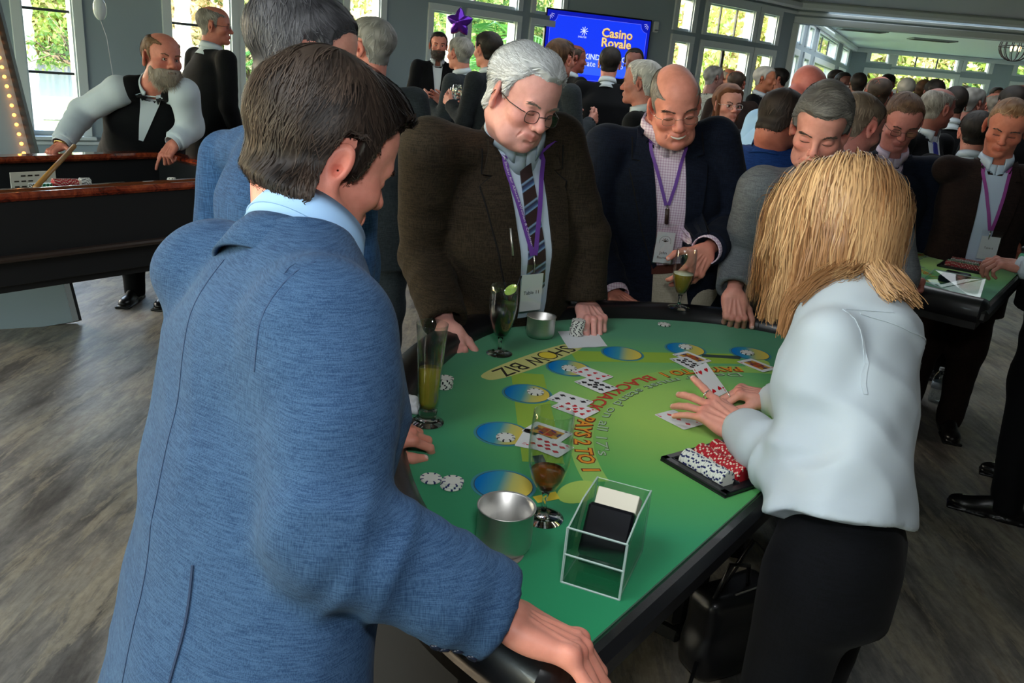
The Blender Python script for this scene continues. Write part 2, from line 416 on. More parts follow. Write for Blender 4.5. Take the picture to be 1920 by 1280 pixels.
class Drape:
    def __init__(s,V,Q,O,ex,ey,ez):
        s.t=BVHTree.FromPolygons([Vector(v) for v in V.tolist()],[tuple(q) for q in Q.tolist()]); s.O=np.array(O); s.ex=nrm(ex); s.ey=nrm(ey); s.ez=nrm(ez)
    def hit(s,x,z,off=0.,back=False):
        sg=-1 if back else 1
        o=s.O+s.ex*x+s.ez*z+s.ey*.6*sg; h=s.t.ray_cast(Vector(o),Vector(-s.ey*sg),1.2)
        if h[0] is None:
            h=s.t.find_nearest(Vector(s.O+s.ex*x+s.ez*z+s.ey*.15*sg))
        n=h[1]
        if n.dot(Vector(s.ey*sg))<0: n=-n
        return np.array(h[0]+n*off),np.array(n)
    def piece(s,name,poly,m,parent,off=.002,th=.003,step=.02,back=False,colr=None,fold=None):
        pts,fs,nb=tess(poly,step); N=len(pts)
        top=[];nn=[]
        for (x,z) in pts:
            o=off+(fold(x,z) if fold else 0); h,n=s.hit(x,z,o+th,back); top.append(h); nn.append(n)
        bot=[h-n*(th+.002) for h,n in zip(top,nn)]
        ff=[f for f in fs]+[tuple(i+N for i in f[::-1]) for f in fs]
        for i in range(nb):
            j=(i+1)%nb; ff.append((i,i+N,j+N,j))
        mb=MB(); mb.add(top+bot,ff); o=mb.build(name,m,parent,smooth=True)
        bm=bmesh.new(); bm.from_mesh(o.data); bmesh.ops.recalc_face_normals(bm,faces=bm.faces); bm.to_mesh(o.data); bm.free()
        smooth_by_angle(o,50); return o
    def strip(s,name,line,w,m,parent,off=.003,th=.0015,back=False,step=.015,join=None):
        """ribbon along a 2D polyline"""
        P2=[];
        for a,b in zip(line[:-1],line[1:]):
            a=np.array(a,float);b=np.array(b,float);k=max(1,int(np.linalg.norm(b-a)/step)); P2+=[a+(b-a)*j/k for j in range(k)]
        P2.append(np.array(line[-1],float)); P2=np.array(P2); t=np.gradient(P2,axis=0); t/=np.linalg.norm(t,axis=1)[:,None]+1e-9; nn=np.stack([-t[:,1],t[:,0]],1)
        vs=[]
        for p,n2 in zip(P2,nn):
            a,n=s.hit(*(p+n2*w/2),off,back); b,n_=s.hit(*(p-n2*w/2),off,back); n=nrm(n+n_); vs+=[a+n*th,b+n*th,b,a]
        fs=[]
        for i in range(len(P2)-1):
            for k in range(4): fs.append((i*4+k,i*4+(k+1)%4,i*4+4+(k+1)%4,i*4+4+k))
        fs+=[(3,2,1,0),tuple(4*(len(P2)-1)+k for k in range(4))]
        if join is not None: join.add(vs,fs); return join
        return MB().add(vs,fs).build(name,m,parent,smooth=False)
# ------------------------------------------------------------------ heads
def head_sdf(w=1., jowl=0., nose=1., brow=1., smile=0., chin=1., cheek=1., neck=None, nr=.056, fine=True, open_eyes=False, ears=True):
    """origin between the ears, x right, y forward, z up (metres)"""
    fs=uni([ell((0,-.014,.042),(.076*w,.100,.080)), ell((0,.036,.044),(.066*w,.056,.062)), ell((0,.034,-.028),(.058*w,.056,.070))],.03)
    lower=[ell((0,.042,-.078),(.045*w,.042,.030)), ell((0,.078,-.092),(.021,.017,.017*chin))]
    for s in (-1,1):
        lower += [ell((s*.047*w,.004,-.056),(.015,.032,.028)), ell((s*.046*w,.056,-.022),(.022*cheek,.026,.020))]
        if jowl>0: lower.append(ell((s*.040*w,.045,-.078),(.020+.012*jowl,.030,.026+.006*jowl)))
    fs=uni([fs]+lower,.024)
    if jowl>0: fs=uni([fs,ell((0,.03,-.098),(.034,.040,.02+.01*jowl))],.02)
    fs=uni([fs,cone((-.036*w,.080,.021),(.036*w,.080,.021),.0105*brow,.0105*brow)],.018)
    for s in (-1,1): fs=sub(fs,ell((s*.031,.102,.001),(.019,.015,.013)),.012)
    if fine:
        for s in (-1,1):
            fs=uni([fs,ell((s*.031,.0755,.0005),(.0165,.0145,.0115))],.005)       # lids over the eyeball
            if not open_eyes: fs=sub(fs,cone((s*.019,.0915,-.0035),(s*.043,.0885,-.0045),.0011,.0011),.0015)
            fs=sub(fs,cone((s*.020,.0925,.0085),(s*.042,.088,.0085),.0012,.0012),.003)
            fs=sub(fs,cone((s*.020,.094,-.016),(s*.042,.089,-.017),.0012,.0012),.005)
    nn=[cone((0,.086,.012),(0,.108*1.0,-.026),.0075*nose,.0110*nose)]
    fs=uni([fs]+nn,.010)
    fs=uni([fs,ell((0,.1085,-.0285),(.0115*nose,.0110*nose,.0100*nose))],.006)
    for s in (-1,1): fs=uni([fs,ell((s*.0125*nose,.0985,-.032),(.0068*nose,.0100,.0078*nose))],.005)
    if fine:
        for s in (-1,1): fs=sub(fs,ell((s*.0065,.104,-.0395),(.0036,.0055,.003)),.003)
    up=smile*.008
    fs=uni([fs,ell((0,.078,-.060),(.034,.0195,.018))],.012)
    fs=uni([fs,cone((-.0245,.0865-smile*.002,-.0565+up*.7),(0,.0965,-.0550),.0026,.0036),cone((.0245,.0865-smile*.002,-.0565+up*.7),(0,.0965,-.0550),.0026,.0036)],.005)
    fs=uni([fs,cone((-.020,.0865,-.0650+up*.6),(0,.0945,-.0665),.0030,.0042),cone((.020,.0865,-.0650+up*.6),(0,.0945,-.0665),.0030,.0042)],.006)
    fs=sub(fs,uni([cone((-.030-smile*.003,.084-smile*.003,-.060+up),(0,.0985,-.0605),.0010,.0012),cone((.030+smile*.003,.084-smile*.003,-.060+up),(0,.0985,-.0605),.0010,.0012)],.001),.0025)
    fs=sub(fs,cone((-.012,.093,-.076),(.012,.093,-.076),.003,.003),.008)
    for s in (-1,1):
        fs=sub(fs,uni([cone((s*.017,.098,-.033),(s*.031,.086,-.053),.0014,.0014),cone((s*.031,.086,-.053),(s*.034,.078,-.070),.0014,.0008)],.002),.006)
        if smile>0: fs=uni([fs,ell((s*.042*w,.062,-.028),(.017,.016,.014))],.016)
    # ears
    for s in ((-1,1) if ears else ()):
        R=rotm((0,0,1),s*-26)@rotm((1,0,0),-9); o=np.array((s*.0825*w,-.012,-.002))
        L=lambda x,y,z: o+R@np.array([s*x,y,z])
        e=ell(L(0,0,.002),(.0075,.0185,.031),R)
        e=uni([e,ell(L(-.001,.006,-.027),(.0065,.009,.012),R)],.008)
        e=sub(e,ell(L(.0085,.001,.003),(.0065,.0125,.0235),R),.0025)
        e=uni([e,cone(L(.001,-.004,.016),L(.0015,-.009,-.012),.0030,.0030),cone(L(.001,-.004,.016),L(.001,.006,.024),.0028,.0020)],.0025)
        e=sub(e,ell(L(.005,.004,-.006),(.0085,.0065,.0095),R),.003)
        e=uni([e,ell(L(.002,.013,-.008),(.004,.004,.006),R)],.003)
        fs=uni([fs,e],.006)
    if neck is not None:
        nb=np.array(neck,float); fs=uni([fs,cone((0,-.022,-.050),nb,nr,nr*1.12)],.022)
        front=cone((0,.004,-.082),nb+np.array([0,.012,-.01]),nr*.55,nr*.8); fs=uni([fs,front],.014)
    return fs
def head_colors(V, base, lips=1., ruddy=1., brow=None, stub=None, stubamt=.0, lz=0.):
    """skin tones that belong to the face itself: lips, flush of cheeks and nose, ears, brows"""
    base=np.clip(np.array(lin(base)[:3])*np.array([1.08,1.12,1.22]),0,1); C=np.tile(base,(len(V),1)); x,y,z=V[:,0],V[:,1],V[:,2]
    def g(cx,cy,cz,r): return np.exp(-(((np.abs(x)-cx)**2+(y-cy)**2+(z-cz)**2)/r**2))
    red=np.array([1.0,.55,.52]); f=ruddy*(.55*g(.042,.07,-.025,.022)+.55*g(0,.112,-.03,.014)+.5*g(.085,-.01,0,.03)+.25*g(0,.09,-.09,.02))
    C*= 1-(1-red)*np.clip(f,0,1)[:,None]
    l=lips*np.clip(1.25-((x/.029)**2+((z+.0605-lz*x*x*9)/.0095)**2),0,1)*(y>.078)
    C=C*(1-l[:,None])+l[:,None]*base*np.array([.86,.62,.60])
    e=np.clip(1.2*g(.031,.09,-.004,.013),0,1)*.35; C*=1-e[:,None]*np.array([.25,.5,.45])
    if stub is not None:
        s=np.clip((-.045-z)/.02,0,1)*np.clip((y+.01)/.03,0,1)*stubamt; C=C*(1-s[:,None])+s[:,None]*np.array(lin(stub)[:3])
    C*=(1+.10*snoise(5,55)(V.astype(np.float32)))[:,None]
    sl=np.clip(1-np.abs(z+.0042-.0*x)/.0016,0,1)*(y>.07)*(np.abs(np.abs(x)-.031)<.014)
    C=C*(1-.8*sl[:,None])+.8*sl[:,None]*np.array([.03,.02,.018])
    return np.clip(C,0,1)
def hairline(front=.085, back=-.070, ear=.026, side=.045, burn=-.010, nape_y=-.10, rec=.5):
    ys=[-.13,nape_y,-.045,-.030,-.022,.004,.010,.022,.030,.048,.066,.09,.13]
    zs=[back,back,back+.012,-.030,.030,.036,burn,burn,side,side+.018,front-.012,front,front+.01]
    return lambda p: p[:,2]-np.interp(p[:,1],ys,zs)-rec*np.clip(np.abs(p[:,0])-.022,0,.035)*np.clip((p[:,1]-.045)/.02,0,1)
def make_hair(head, style):
    """returns (V,F,C) in head space: a close cap plus strands"""
    th=style.get('th',.012); line=hairline(**style.get('line',{})); bald=style.get('bald'); h=style.get('h',.0035)
    vol=style.get('vol'); sn=snoise(style.get('seed',3),style.get('nf',60)); amp=style.get('amp',.0015)
    def region(p):
        r=line(p)
        if bald is not None: r=np.minimum(r,ell(*bald)(p))
        return r
    ears=uni([ell((s*.092,-.010,-.004),(.020,.021,.034)) for s in (-1,1)],.004)
    def cap(p):
        d=head(p); t=np.full(len(p),th)
        if vol: 
            for c,r,a in vol: t=t+a*np.exp(-((p-np.array(c,np.float32))**2).sum(1)/r**2)
        r=region(p); t=t*np.clip((r+.002*sn(p*3))/style.get('fade',.022),.0,1.)-.0012
        d=smax(d-t+amp*sn(p), -r*.8, .006); d=smax(d,-ears(p),.003); return smax(d, -(head(p)+.010),.002)
    V,Q=surf(cap,(-.125,-.155,-.12),(.125,.14,.17),h)
    base=np.array(lin(style['rgb'])[:3]); tip=np.array(lin(style.get('rgb2',style['rgb']))[:3])
    cn=snoise(9,90); 
    def colour(p):
        f=np.clip(.5+.5*cn(p.astype(np.float32)),0,1)[:,None]; c=base*(1-f)+tip*f
        if 'temple' in style:
            g=np.clip((np.abs(p[:,0])-.045)/.02,0,1)*np.clip((.05-p[:,2])/.05,0,1); c=c*(1-g[:,None])+g[:,None]*np.array(lin(style['temple'])[:3])
        return c
    parts=[(V,Q,colour(V)*.8)]
    S=style.get('n',2500)
    if S:
        r=np.random.default_rng(style.get('seed',3)); d=r.normal(size=(S*3,3)); d/=np.linalg.norm(d,axis=1)[:,None]
        p=np.array([0,-.01,.03])+d*.2
        c32=lambda q:q.astype(np.float32)
        for _ in range(8): p=p-grad(cap,c32(p))*np.maximum(cap(c32(p)),-.02)[:,None]*.9
        ok=(region(c32(p))>.001)&(np.abs(cap(c32(p)))<.003)&(ears(c32(p))>.002); p=p[ok][:S]; S=len(p)
        T=style.get('T',7); L=style.get('len',.035)*(.7+.6*r.random(S)); w=np.array(style.get('whorl',(0,-.07,.12)))
        path=[p.copy()]; q=p.copy(); jit=r.normal(size=(S,3))*style.get('mess',.22); flow=style.get('flow','whorl'); wob=snoise(21,style.get('wobf',40))
        go=np.ones((S,1))
        for t in range(T-1):
            go=go*(line(c32(q))>-.006)[:,None]*.999+.001*go
            if flow=='whorl': dr=q-w; dr[:,2]-=.02
            elif flow=='back':
                k=np.clip((q[:,2]-.02)/.06,0,1)[:,None]; side=np.sign(q[:,0])[:,None]
                dr=k*np.array([0,-1,.0])+(1-k)*np.array([0,-.75,-.65])+np.concatenate([side*.25*k,0*k,0*k],1)
            elif flow=='side':
                sx=style.get('part',-.03); dr=np.stack([np.sign(q[:,0]-sx)*.9,-.45+0*q[:,0],-.1-.8*np.clip((.06-q[:,2])/.05,0,1)],1)
            n=grad(cap,c32(q)); dr=dr/(np.linalg.norm(dr,axis=1)[:,None]+1e-9); dr=dr+jit+wob(c32(q))[:,None]*np.cross(n,dr)*style.get('wave',.25)
            dr-=n*(dr*n).sum(1)[:,None]; dr/=np.linalg.norm(dr,axis=1)[:,None]+1e-9
            q=q+dr*(L/(T-1))[:,None]*go; d0=cap(c32(q)); tgt=.0012+style.get('lift',.002)*(t/(T-1))*r.random(S); q=q+n*(np.clip(tgt-d0,-.004,.006))[:,None]; path.append(q.copy())
        Pts=np.stack(path,1); R=style.get('r',.0011)*np.linspace(1,.25,T)[None]*(.7+.6*r.random((S,1)))
        c=colour(p)*(.65+.7*r.random((S,1))); C=np.repeat(c[:,None],T,1)*np.linspace(.85,1.15,T)[None,:,None]
        parts.append(ribbons(Pts,R*1.35,np.clip(C,0,1),(0,-.01,.02)))
    return joinm(parts)
def brows_mesh(head, rgb, n=70, thick=1., r_=.0006):
    r=np.random.default_rng(4); P0=[]
    for s in (-1,1):
        t=r.random(n); x=s*(.012+.036*t); z=.0155+.008*np.sin(t*2.2)+r.normal(size=n)*.0016*thick; y=np.full(n,.12)
        P0.append(np.stack([x,y,z],1))
    p=np.concatenate(P0)
    for _ in range(7): p[:,1]-=head(p.astype(np.float32))*.8
    side=np.sign(p[:,0])
    d=np.stack([side*.8,-.1+0*side,.35-.5*np.clip((np.abs(p[:,0])-.03)/.01,0,1)],1); d/=np.linalg.norm(d,axis=1)[:,None]
    g=grad(head,p); path=[p+g*.0002,p+d*.004+g*.0012,p+d*.0085+g*.0008]
    Pts=np.stack(path,1); R=np.tile(np.array([r_*thick,r_*thick*.9,r_*.2]),(len(p),1)); c=np.tile(np.array(lin(rgb)[:3]),(len(p),3,1))
    return tubes(Pts,R,c)
# ------------------------------------------------------------------ hands (origin wrist, fingers +y, back of hand +z, thumb side = +x*side)
def hand_sdf(side, curls, spread=(7,2,-3,-9), thumb=((.55,.8,-.2),20,25), size=1., arm=None, arm_r=.027):
    """curls: four (mcp,pip,dip) bends in degrees for index..little"""
    mx=[.031,.0105,-.0105,-.0290]; my=[.092,.096,.091,.082]; segs=[(.043,.026,.021),(.047,.030,.022),(.044,.028,.022),(.035,.021,.019)]; rr=[.0095,.0098,.0092,.0082]
    fingers=[];knuck=[];tips=[]
    for i in range(4):
        x=mx[i]*side; p=np.array([x,my[i],-.002]); sp=math.radians(spread[i])*side; d=np.array([math.sin(sp),math.cos(sp),0]); axis=np.cross(d,[0,0,1.])
        a=0; parts=[]; r=rr[i]
        for L,c,r2 in zip(segs[i],curls[i],(.94,.88,.78)):
            a+=c; dd=d*math.cos(math.radians(a))-np.array([0,0,1.])*math.sin(math.radians(a)); q=p+dd*L
            parts.append(cone(p,q,r,rr[i]*r2)); p=q; r=rr[i]*r2
        tips.append((p,dd)); fingers.append(uni(parts,.003)); knuck.append(ell((x,my[i]-.002,.004),(.0095,.0115,.0085)))
    fing=uni(fingers,.0012)
    palm=uni([boxs((0,.050,-.003),(.0385,.046,.0125),r=.0120), ell((side*.024,.030,-.010),(.017,.030,.014)), ell((-side*.022,.028,-.009),(.016,.032,.013)), ell((0,.006,-.001),(.030,.022,.0175))],.014)
    palm=uni([palm]+knuck,.007)
    td=nrm((thumb[0][0]*side,thumb[0][1],thumb[0][2])); t0=np.array([side*.024,.020,-.006]); up=nrm(np.cross(td,np.cross([0,0,1.],td))); inw=nrm(np.cross(td,up))*side
    bend=nrm(-side*np.array([1,0,0])*.6+np.array([0,.8,0])-td*0)
    q1=t0+td*.044; d2=nrm(td*math.cos(math.radians(thumb[1]))+bend*math.sin(math.radians(thumb[1]))); q2=q1+d2*.032; d3=nrm(d2*math.cos(math.radians(thumb[2]))+bend*math.sin(math.radians(thumb[2]))); q3=q2+d3*.026
    th=uni([cone(t0,q1,.0145,.0115),cone(q1,q2,.0112,.0105),cone(q2,q3,.0105,.0085)],.005)
    tips.append((q3,d3))
    f=uni([palm,th],.012); f=uni([f,fing],.006)
    if arm is not None: f=uni([f,cone((0,-.004,-.001),np.array(arm)/size,arm_r*.86,arm_r*1.15,n=(0,0,1),s=.78)],.012)
    for k in range(3):
        x=side*(.021-.021*k); f=uni([f,cone((x*.5,.03,.0105),(x,.085,.0095),.0018,.0022)],.006)
    g=lambda p: f(p/np.float32(size))*size
    return g,[(np.array(a)*size,b) for a,b in tips]
CURL={'fist':[(62,80,45),(66,85,48),(70,88,48),(74,88,48)], 'rest':[(24,38,20),(28,42,22),(32,44,24),(36,46,26)], 'flat':[(6,12,8),(8,14,8),(10,16,8),(12,18,10)],
      'grip':[(38,48,28),(44,52,30),(48,55,32),(52,58,34)], 'edge':[(30,50,30),(34,56,32),(36,58,34),(40,60,36)], 'point':[(10,14,8),(50,70,40),(58,78,42),(62,80,44)]}
def hand_mesh(W, fdir, back, side, curls='rest', elbow=None, size=1., h=.0022, spread=(7,2,-3,-9), thumb=((.55,.8,-.2),20,25), rgb=(205,150,130), arm_len=.09, arm_r=.027, nails=True):
    y=nrm(fdir); z=np.array(back,float); z=nrm(z-y*(z@y)); x=np.cross(y,z); R=np.stack([x,y,z],1); W=np.array(W,float)
    arm=np.array([0,-arm_len,0]) if elbow is None else nrm(R.T@(np.array(elbow)-W))*arm_len
    cu=CURL[curls] if isinstance(curls,str) else curls
    side=-side; f,tips=hand_sdf(side,cu,spread,thumb,size,arm,arm_r)   # thumb lies to the left of a right hand's back
    lo=np.minimum((-.115*size,-.03,-.13*size),arm-.045); hi=np.maximum((.115*size,.215*size,.05*size),arm+.045)
    V,Q=surf(f,lo,hi,h)
    base=np.clip(np.array(lin(rgb)[:3])*np.array([1.04,1.08,1.16]),0,1); C=np.tile(base,(len(V),1)); red=np.zeros(len(V))
    for i in range(4): red+=np.exp(-((V-np.array([side*[.031,.0105,-.0105,-.029][i],.094,.008])*size)**2).sum(1)/.010**2)*.6
    for t,d in tips: red+=np.exp(-((V-t)**2).sum(1)/.010**2)*.5
    C*=1-np.clip(red,0,1)[:,None]*np.array([.0,.22,.20])
    if nails:
        for t,d in tips:
            b=nrm(np.array([0,0,1.])-d*d[2]); c=t+d*.002*size+b*.006*size; n=np.clip(1.25-(((V-c)**2).sum(1)/(.0058*size)**2),0,1)*((V-t)@b>.002); n=np.clip(n*2,0,1)
            C=C*(1-n[:,None])+n[:,None]*np.array(lin(228,190,178)[:3])
    C*=(1+.06*snoise(8,130)(V.astype(np.float32)))[:,None]
    Vw=V@R.T+W
    return (Vw,Q,np.clip(C,0,1)),dict(R=R,W=W,tips=[(W+R@t,R@d) for t,d in tips])

# ------------------------------------------------------------------ whole people
def hframe(yaw, pitch=0., roll=0.):
    a,b=math.radians(yaw),math.radians(pitch); fr=np.array([math.sin(a)*math.cos(b),math.cos(a)*math.cos(b),math.sin(b)]); rt=np.array([math.cos(a),-math.sin(a),0.]); up=np.cross(rt,fr)
    R=np.stack([rt,fr,up],1)
    if roll: R=R@rotm((0,1,0),roll)
    return R
def lerp(a,b,t): return np.array(a)*(1-t)+np.array(b)*t
def folds(a,b,seed,freq=90,amp=.003,aniso=.35):
    """creases that run round a limb a->b"""
    z=nrm(np.array(b)-np.array(a)); x=nrm(np.cross(z,[.3,.8,.5])); y=np.cross(z,x); M=np.stack([x*aniso,y*aniso,z],1).astype(np.float32); n=snoise(seed,freq,7); n2=snoise(seed+500,freq*.62,5)
    def f(p):
        q=p@M; return amp*(.5*n(q)+1.1*np.minimum(np.abs(n2(q)),.9)-.5)
    return f
def sleeve_sdf(sh,el,wr,r0,r1,r2,seed,amp=.0035,cut=True,k=.03):
    sh,el,wr=map(np.array,(sh,el,wr)); d=nrm(wr-el)
    n1=folds(sh,el,seed,75,amp); n2=folds(el,wr,seed+1,85,amp); el32=el.astype(np.float32); up_=cone(sh,el,r0,r1); fo_=cone(el,wr+d*(.05 if cut else 0),r1,r2)
    def wgt(p): q=p-el32; return .45+1.1*np.exp(-np.einsum('ij,ij->i',q,q)/.11**2)
    u=lambda p: up_(p)+wgt(p)*n1(p)
    g=lambda p: fo_(p)+wgt(p)*n2(p)
    if cut: g=sub(inter(g,half(wr,d),.003),cone(wr-d*.002,wr+d*.05,r2*.72,r2*.72),.003)
    return uni([u,g],k)
def shoe_meshes(parent, ank, yaw, m, sc=1., lod=0):
    a=math.radians(yaw); fr=np.array([math.sin(a),math.cos(a),0]); rt=np.array([math.cos(a),-math.sin(a),0]); R=np.stack([rt,fr,[0,0,1.]],1); o=np.array([ank[0],ank[1],0.])
    def W(x,y,z): return o+R@np.array([x,y,z])*sc
    f=uni([ell(W(0,.135,.030),(.044*sc,.075*sc,.032*sc),R),ell(W(0,.03,.045),(.036*sc,.09*sc,.045*sc),R),cone(W(0,-.045,.035),W(0,0,.08),.034*sc,.036*sc)],.03)
    f=inter(f,half(W(0,0,.004),(0,0,-1)),.002); sole=uni([boxs(W(0,.135,.007),(.046*sc,.075*sc,.007),R,.005),boxs(W(0,-.03,.010),(.036*sc,.055*sc,.010),R,.005),boxs(W(0,.05,.008),(.036*sc,.08*sc,.006),R,.004)],.012)
    f=uni([f,sole],.002)
    V,Q=surf(f,o+np.array([-.26,-.26,-.01]),o+np.array([.26,.26,.16]),.008 if lod<2 else .014); put('shoe',nmesh('shoe',V,Q),m,parent)
def collar_band(name,c,R,parent,m,r=(.060,.059,.070),z=(0.,.036,.002),gap=22,pt=.030,tilt=14,th=.0022,yo=.0,ell_=.93,full=False,ptw=.28,n=44):
    Rt=R@rotm((1,0,0),-tilt); vs=[];rows=5; a0=math.radians(gap); a1=2*math.pi-a0
    for i in range(n+1):
        a=a0+(a1-a0)*i/n; d=min(a,2*math.pi-a); dip=pt*math.exp(-((d-a0)/ptw)**2)
        prof=[(r[0],z[0]),(r[1],z[1]),((r[1]*.5+r[2]*.5)+.002,z[1]*.55+(z[2]-dip)*.45),(r[2],z[2]-dip)]
        for q,(rr,zz) in enumerate(prof): vs.append(np.array(c)+Rt@np.array([math.sin(a)*rr*ell_,math.cos(a)*rr+yo,zz]))
        # thickness
    k=4; N=len(vs); ctr=np.array(c); out=[]
    for i in range(n+1):
        for q in range(k):
            v=vs[i*k+q]; nn=v-ctr; nn=nrm(nn-Rt[:,2]*(nn@Rt[:,2])); out.append(v+nn*th*(1 if q>=2 else .2)+(Rt[:,2]*th*.6 if q==1 else 0))
    fs=[]
    for i in range(n):
        for q in range(k-1):
            b=i*k+q; fs.append((b,b+1,b+k+1,b+k)); fs.append((b+N,b+k+N,b+k+1+N,b+1+N))
        b=i*k; fs.append((b,b+k,b+k+N,b+N)); b=i*k+k-1; fs.append((b,b+N,b+k+N,b+k))
    for i in (0,n):
        for q in range(k-1): b=i*k+q; fs.append((b,b+N,b+1+N,b+1) if i==0 else (b,b+1,b+1+N,b+N))
    o=MB().add(vs+out,fs).build(name,m,parent,smooth=True); return o
def glasses(parent, toW, m, lens_m, r=(.021,.0155), rimless=False, drop=0., t=.0011):
    """frame and two lenses in head space mapped by toW"""
    mb=MB()
    for s in (-1,1):
        pts=[]
        for k in range(20):
            a=2*math.pi*k/20; c_,s_=math.cos(a),math.sin(a); q=(abs(c_)**3.2+abs(s_)**3.2)**(-1/3.2)
            x=s*.0335+r[0]*c_*q; pts.append((x,.1015-.10*abs(x)**1.0*.25,-.003-drop+r[1]*s_*q))
        if not rimless: mb.tube([toW(p) for p in pts],t,6,closed=True)
        else: mb.tube([toW(p) for p in pts],.0005,5,closed=True)
        l=MB(); l.add([toW(p) for p in pts]+[toW((s*.0335,.1005,-.003-drop))],[(i,(i+1)%20,20) for i in range(20)]); l.build('glasses_lens',lens_m,parent,smooth=True)
        mb.tube([toW(p) for p in [(s*.0545,.094,.004-drop),(s*.064,.088,.005-drop),(s*.0775,.05,.005-drop*.6),(s*.0815,.0,.010),(s*.083,-.012,.004),(s*.082,-.022,-.012)]],t*1.1,6)
    mb.tube([toW(p) for p in [(-.0125,.1005,.000-drop),(-.006,.106,.0035-drop),(.006,.106,.0035-drop),(.0125,.1005,.000-drop)]],t,6)
    return mb.build('glasses_frame',m,parent,smooth=True)
HEADCACHE={}
def person(label, head, yaw, height=None, body_yaw=None, pitch=0., roll=0., hs=1., lod=1, fat=1., group=None,
           jacket=None, trousers=None, shirt=None, shoes=None, skin='skin', skin_rgb=(214,160,138), hair=None, face={}, J={}, hands={}, hand_rgb=None,
           lapels=True, vee=None, tie=None, bow=False, glass=None, brow=(70,60,55), arms='down', lean=0., eyes=False, legs=True, beard=None, sleeve=(.066,.056,.046), cuff=None, hem=-.22, name='person', open_front=None, style='jacket', torso_w=1., shoulders=(.185,), flow_seed=1, neckr=.056, amp=.0035, hipw=1., collar=True, belly=0., torso_fold=.003, armk=.012, tf_freq=28, shr=.056):
    """a person standing on the floor; J overrides joints with world positions"""
    head=np.array(head,float); by=yaw if body_yaw is None else body_yaw
    Rb=hframe(by); rt,fr,up=Rb[:,0],Rb[:,1],Rb[:,2]; H=height or (head[2]+.12*hs)
    j=dict(J)
    def dflt(k,v):
        if k not in j: j[k]=np.array(v,float)
        else: j[k]=np.array(j[k],float)
    base=np.array([head[0],head[1],0.])-fr*(.045+lean)
    dflt('neck',base+fr*(lean*.75)+up*(head[2]-.150*hs)); dflt('pelvis',base-fr*0.02+up*(.52*H))
    n,pl=j['neck'],j['pelvis']; sw=shoulders[0]*fat**.5
    dflt('shR',n+rt*sw-up*.055+fr*.01); dflt('shL',n-rt*sw-up*.055+fr*.01)
    for s,k in ((1,'R'),(-1,'L')):
        sh=j['sh'+k]
        if arms=='down': e=sh+rt*s*.05-up*.28-fr*.02; w=e-up*.24+fr*.08
        elif arms=='front': e=sh+rt*s*.05-up*.27+fr*.05; w=e+fr*.21-up*.06-rt*s*.07
        elif arms=='hold': e=sh+rt*s*.05-up*.27+fr*.03; w=e+fr*.19+up*.10-rt*s*.09
        dflt('el'+k,e); dflt('wr'+k,w)
        dflt('hip'+k,pl+rt*s*.09*hipw-up*.03); dflt('an'+k,np.array([pl[0],pl[1],.09])+rt*s*.11+fr*.01); dflt('kn'+k,lerp(j['hip'+k],j['an'+k],.5)+fr*.02)
    hv={0:.0029,1:.0060,2:.0105}[lod]; bv={0:.0078,1:.0135,2:.021}[lod]
    root=empty(name,(pl[0],pl[1],0)); tag(root,label,'person',group)
    # torso frame
    tu=nrm(n-pl); tr=j['shR']-j['shL']; tr=nrm(tr-tu*(tr@tu)); tf=np.cross(tu,tr); Rt=np.stack([tr,tf,tu],1); L=np.linalg.norm(n-pl)
    # head
    Rh=hframe(yaw,pitch,roll); toW=lambda p:(np.array(p)*hs)@Rh.T+head
    nb=Rh.T@((n+tu*.01+tf*.012)-head)/hs
    hn=head_sdf(neck=nb,nr=neckr,fine=False,ears=False,**face); hd=head_sdf(neck=nb,nr=neckr,fine=lod==0,open_eyes=eyes,**face)
    lo=np.minimum((-.105,-.13,-.13),nb-.075); hi=np.maximum((.105,.135,.135),nb+.075)
    V,Q=surf(hd,lo,hi,hv); C=head_colors(V,skin_rgb,lz=face.get('smile',0),**({} if not beard else dict(stub=beard,stubamt=.5)))
    parts=[(toW(V),Q,C)]
    hrgb=hand_rgb or skin_rgb; info={}
    for s,k in ((1,'R'),(-1,'L')):
        hspec=hands.get(k,{})
        if hspec is None: continue
        w,e=j['wr'+k],j['el'+k]; d=nrm(w-e); kw=dict(curls='rest',back=rt*s*.8+fr*.3,fdir=d,elbow=e,side=s,size=.95,h=.0027 if lod==0 else (.005 if lod==1 else .009),rgb=hrgb,nails=lod==0); kw.update(hspec)
        m_,inf=hand_mesh(w,**kw); parts.append(m_); info['hand_'+k]=inf
    # the rest of the body under the clothes, one low-detail skin
    bf=uni([loft(pl,Rt,[-.06,.15*L,.5*L,.8*L,.97*L],[.13,.115,.125,.12,.05],[.08,.075,.085,.07,.05]),cone(n-tu*.04,j['shR'],.045,.042),cone(n-tu*.04,j['shL'],.045,.042)]+
        [cone(j['sh'+k],j['el'+k],.042,.034) for k in 'RL']+[cone(j['el'+k],j['wr'+k],.033,.024) for k in 'RL']+([cone(j['hip'+k],j['kn'+k],.07,.045) for k in 'RL']+[cone(j['kn'+k],j['an'+k],.045,.03) for k in 'RL'] if legs else []),.02)
    allj=np.array([v for q,v in j.items()]); lo=allj.min(0)-.16; hi=allj.max(0)+.16
    V,Q=surf(bf,lo,hi,.030,0); parts.append((V,Q,np.tile(np.clip(np.array(lin(skin_rgb)[:3])*np.array([1.04,1.08,1.16]),0,1),(len(V),1))))
    V,Q,C=joinm(parts); put('body',nmesh('body',V,Q,C),skin_mat(skin),root)
    # hair, brows, beard, eyes
    hm=hair_mat('hair') if lod==0 else hair_mat('hair_far',.6)
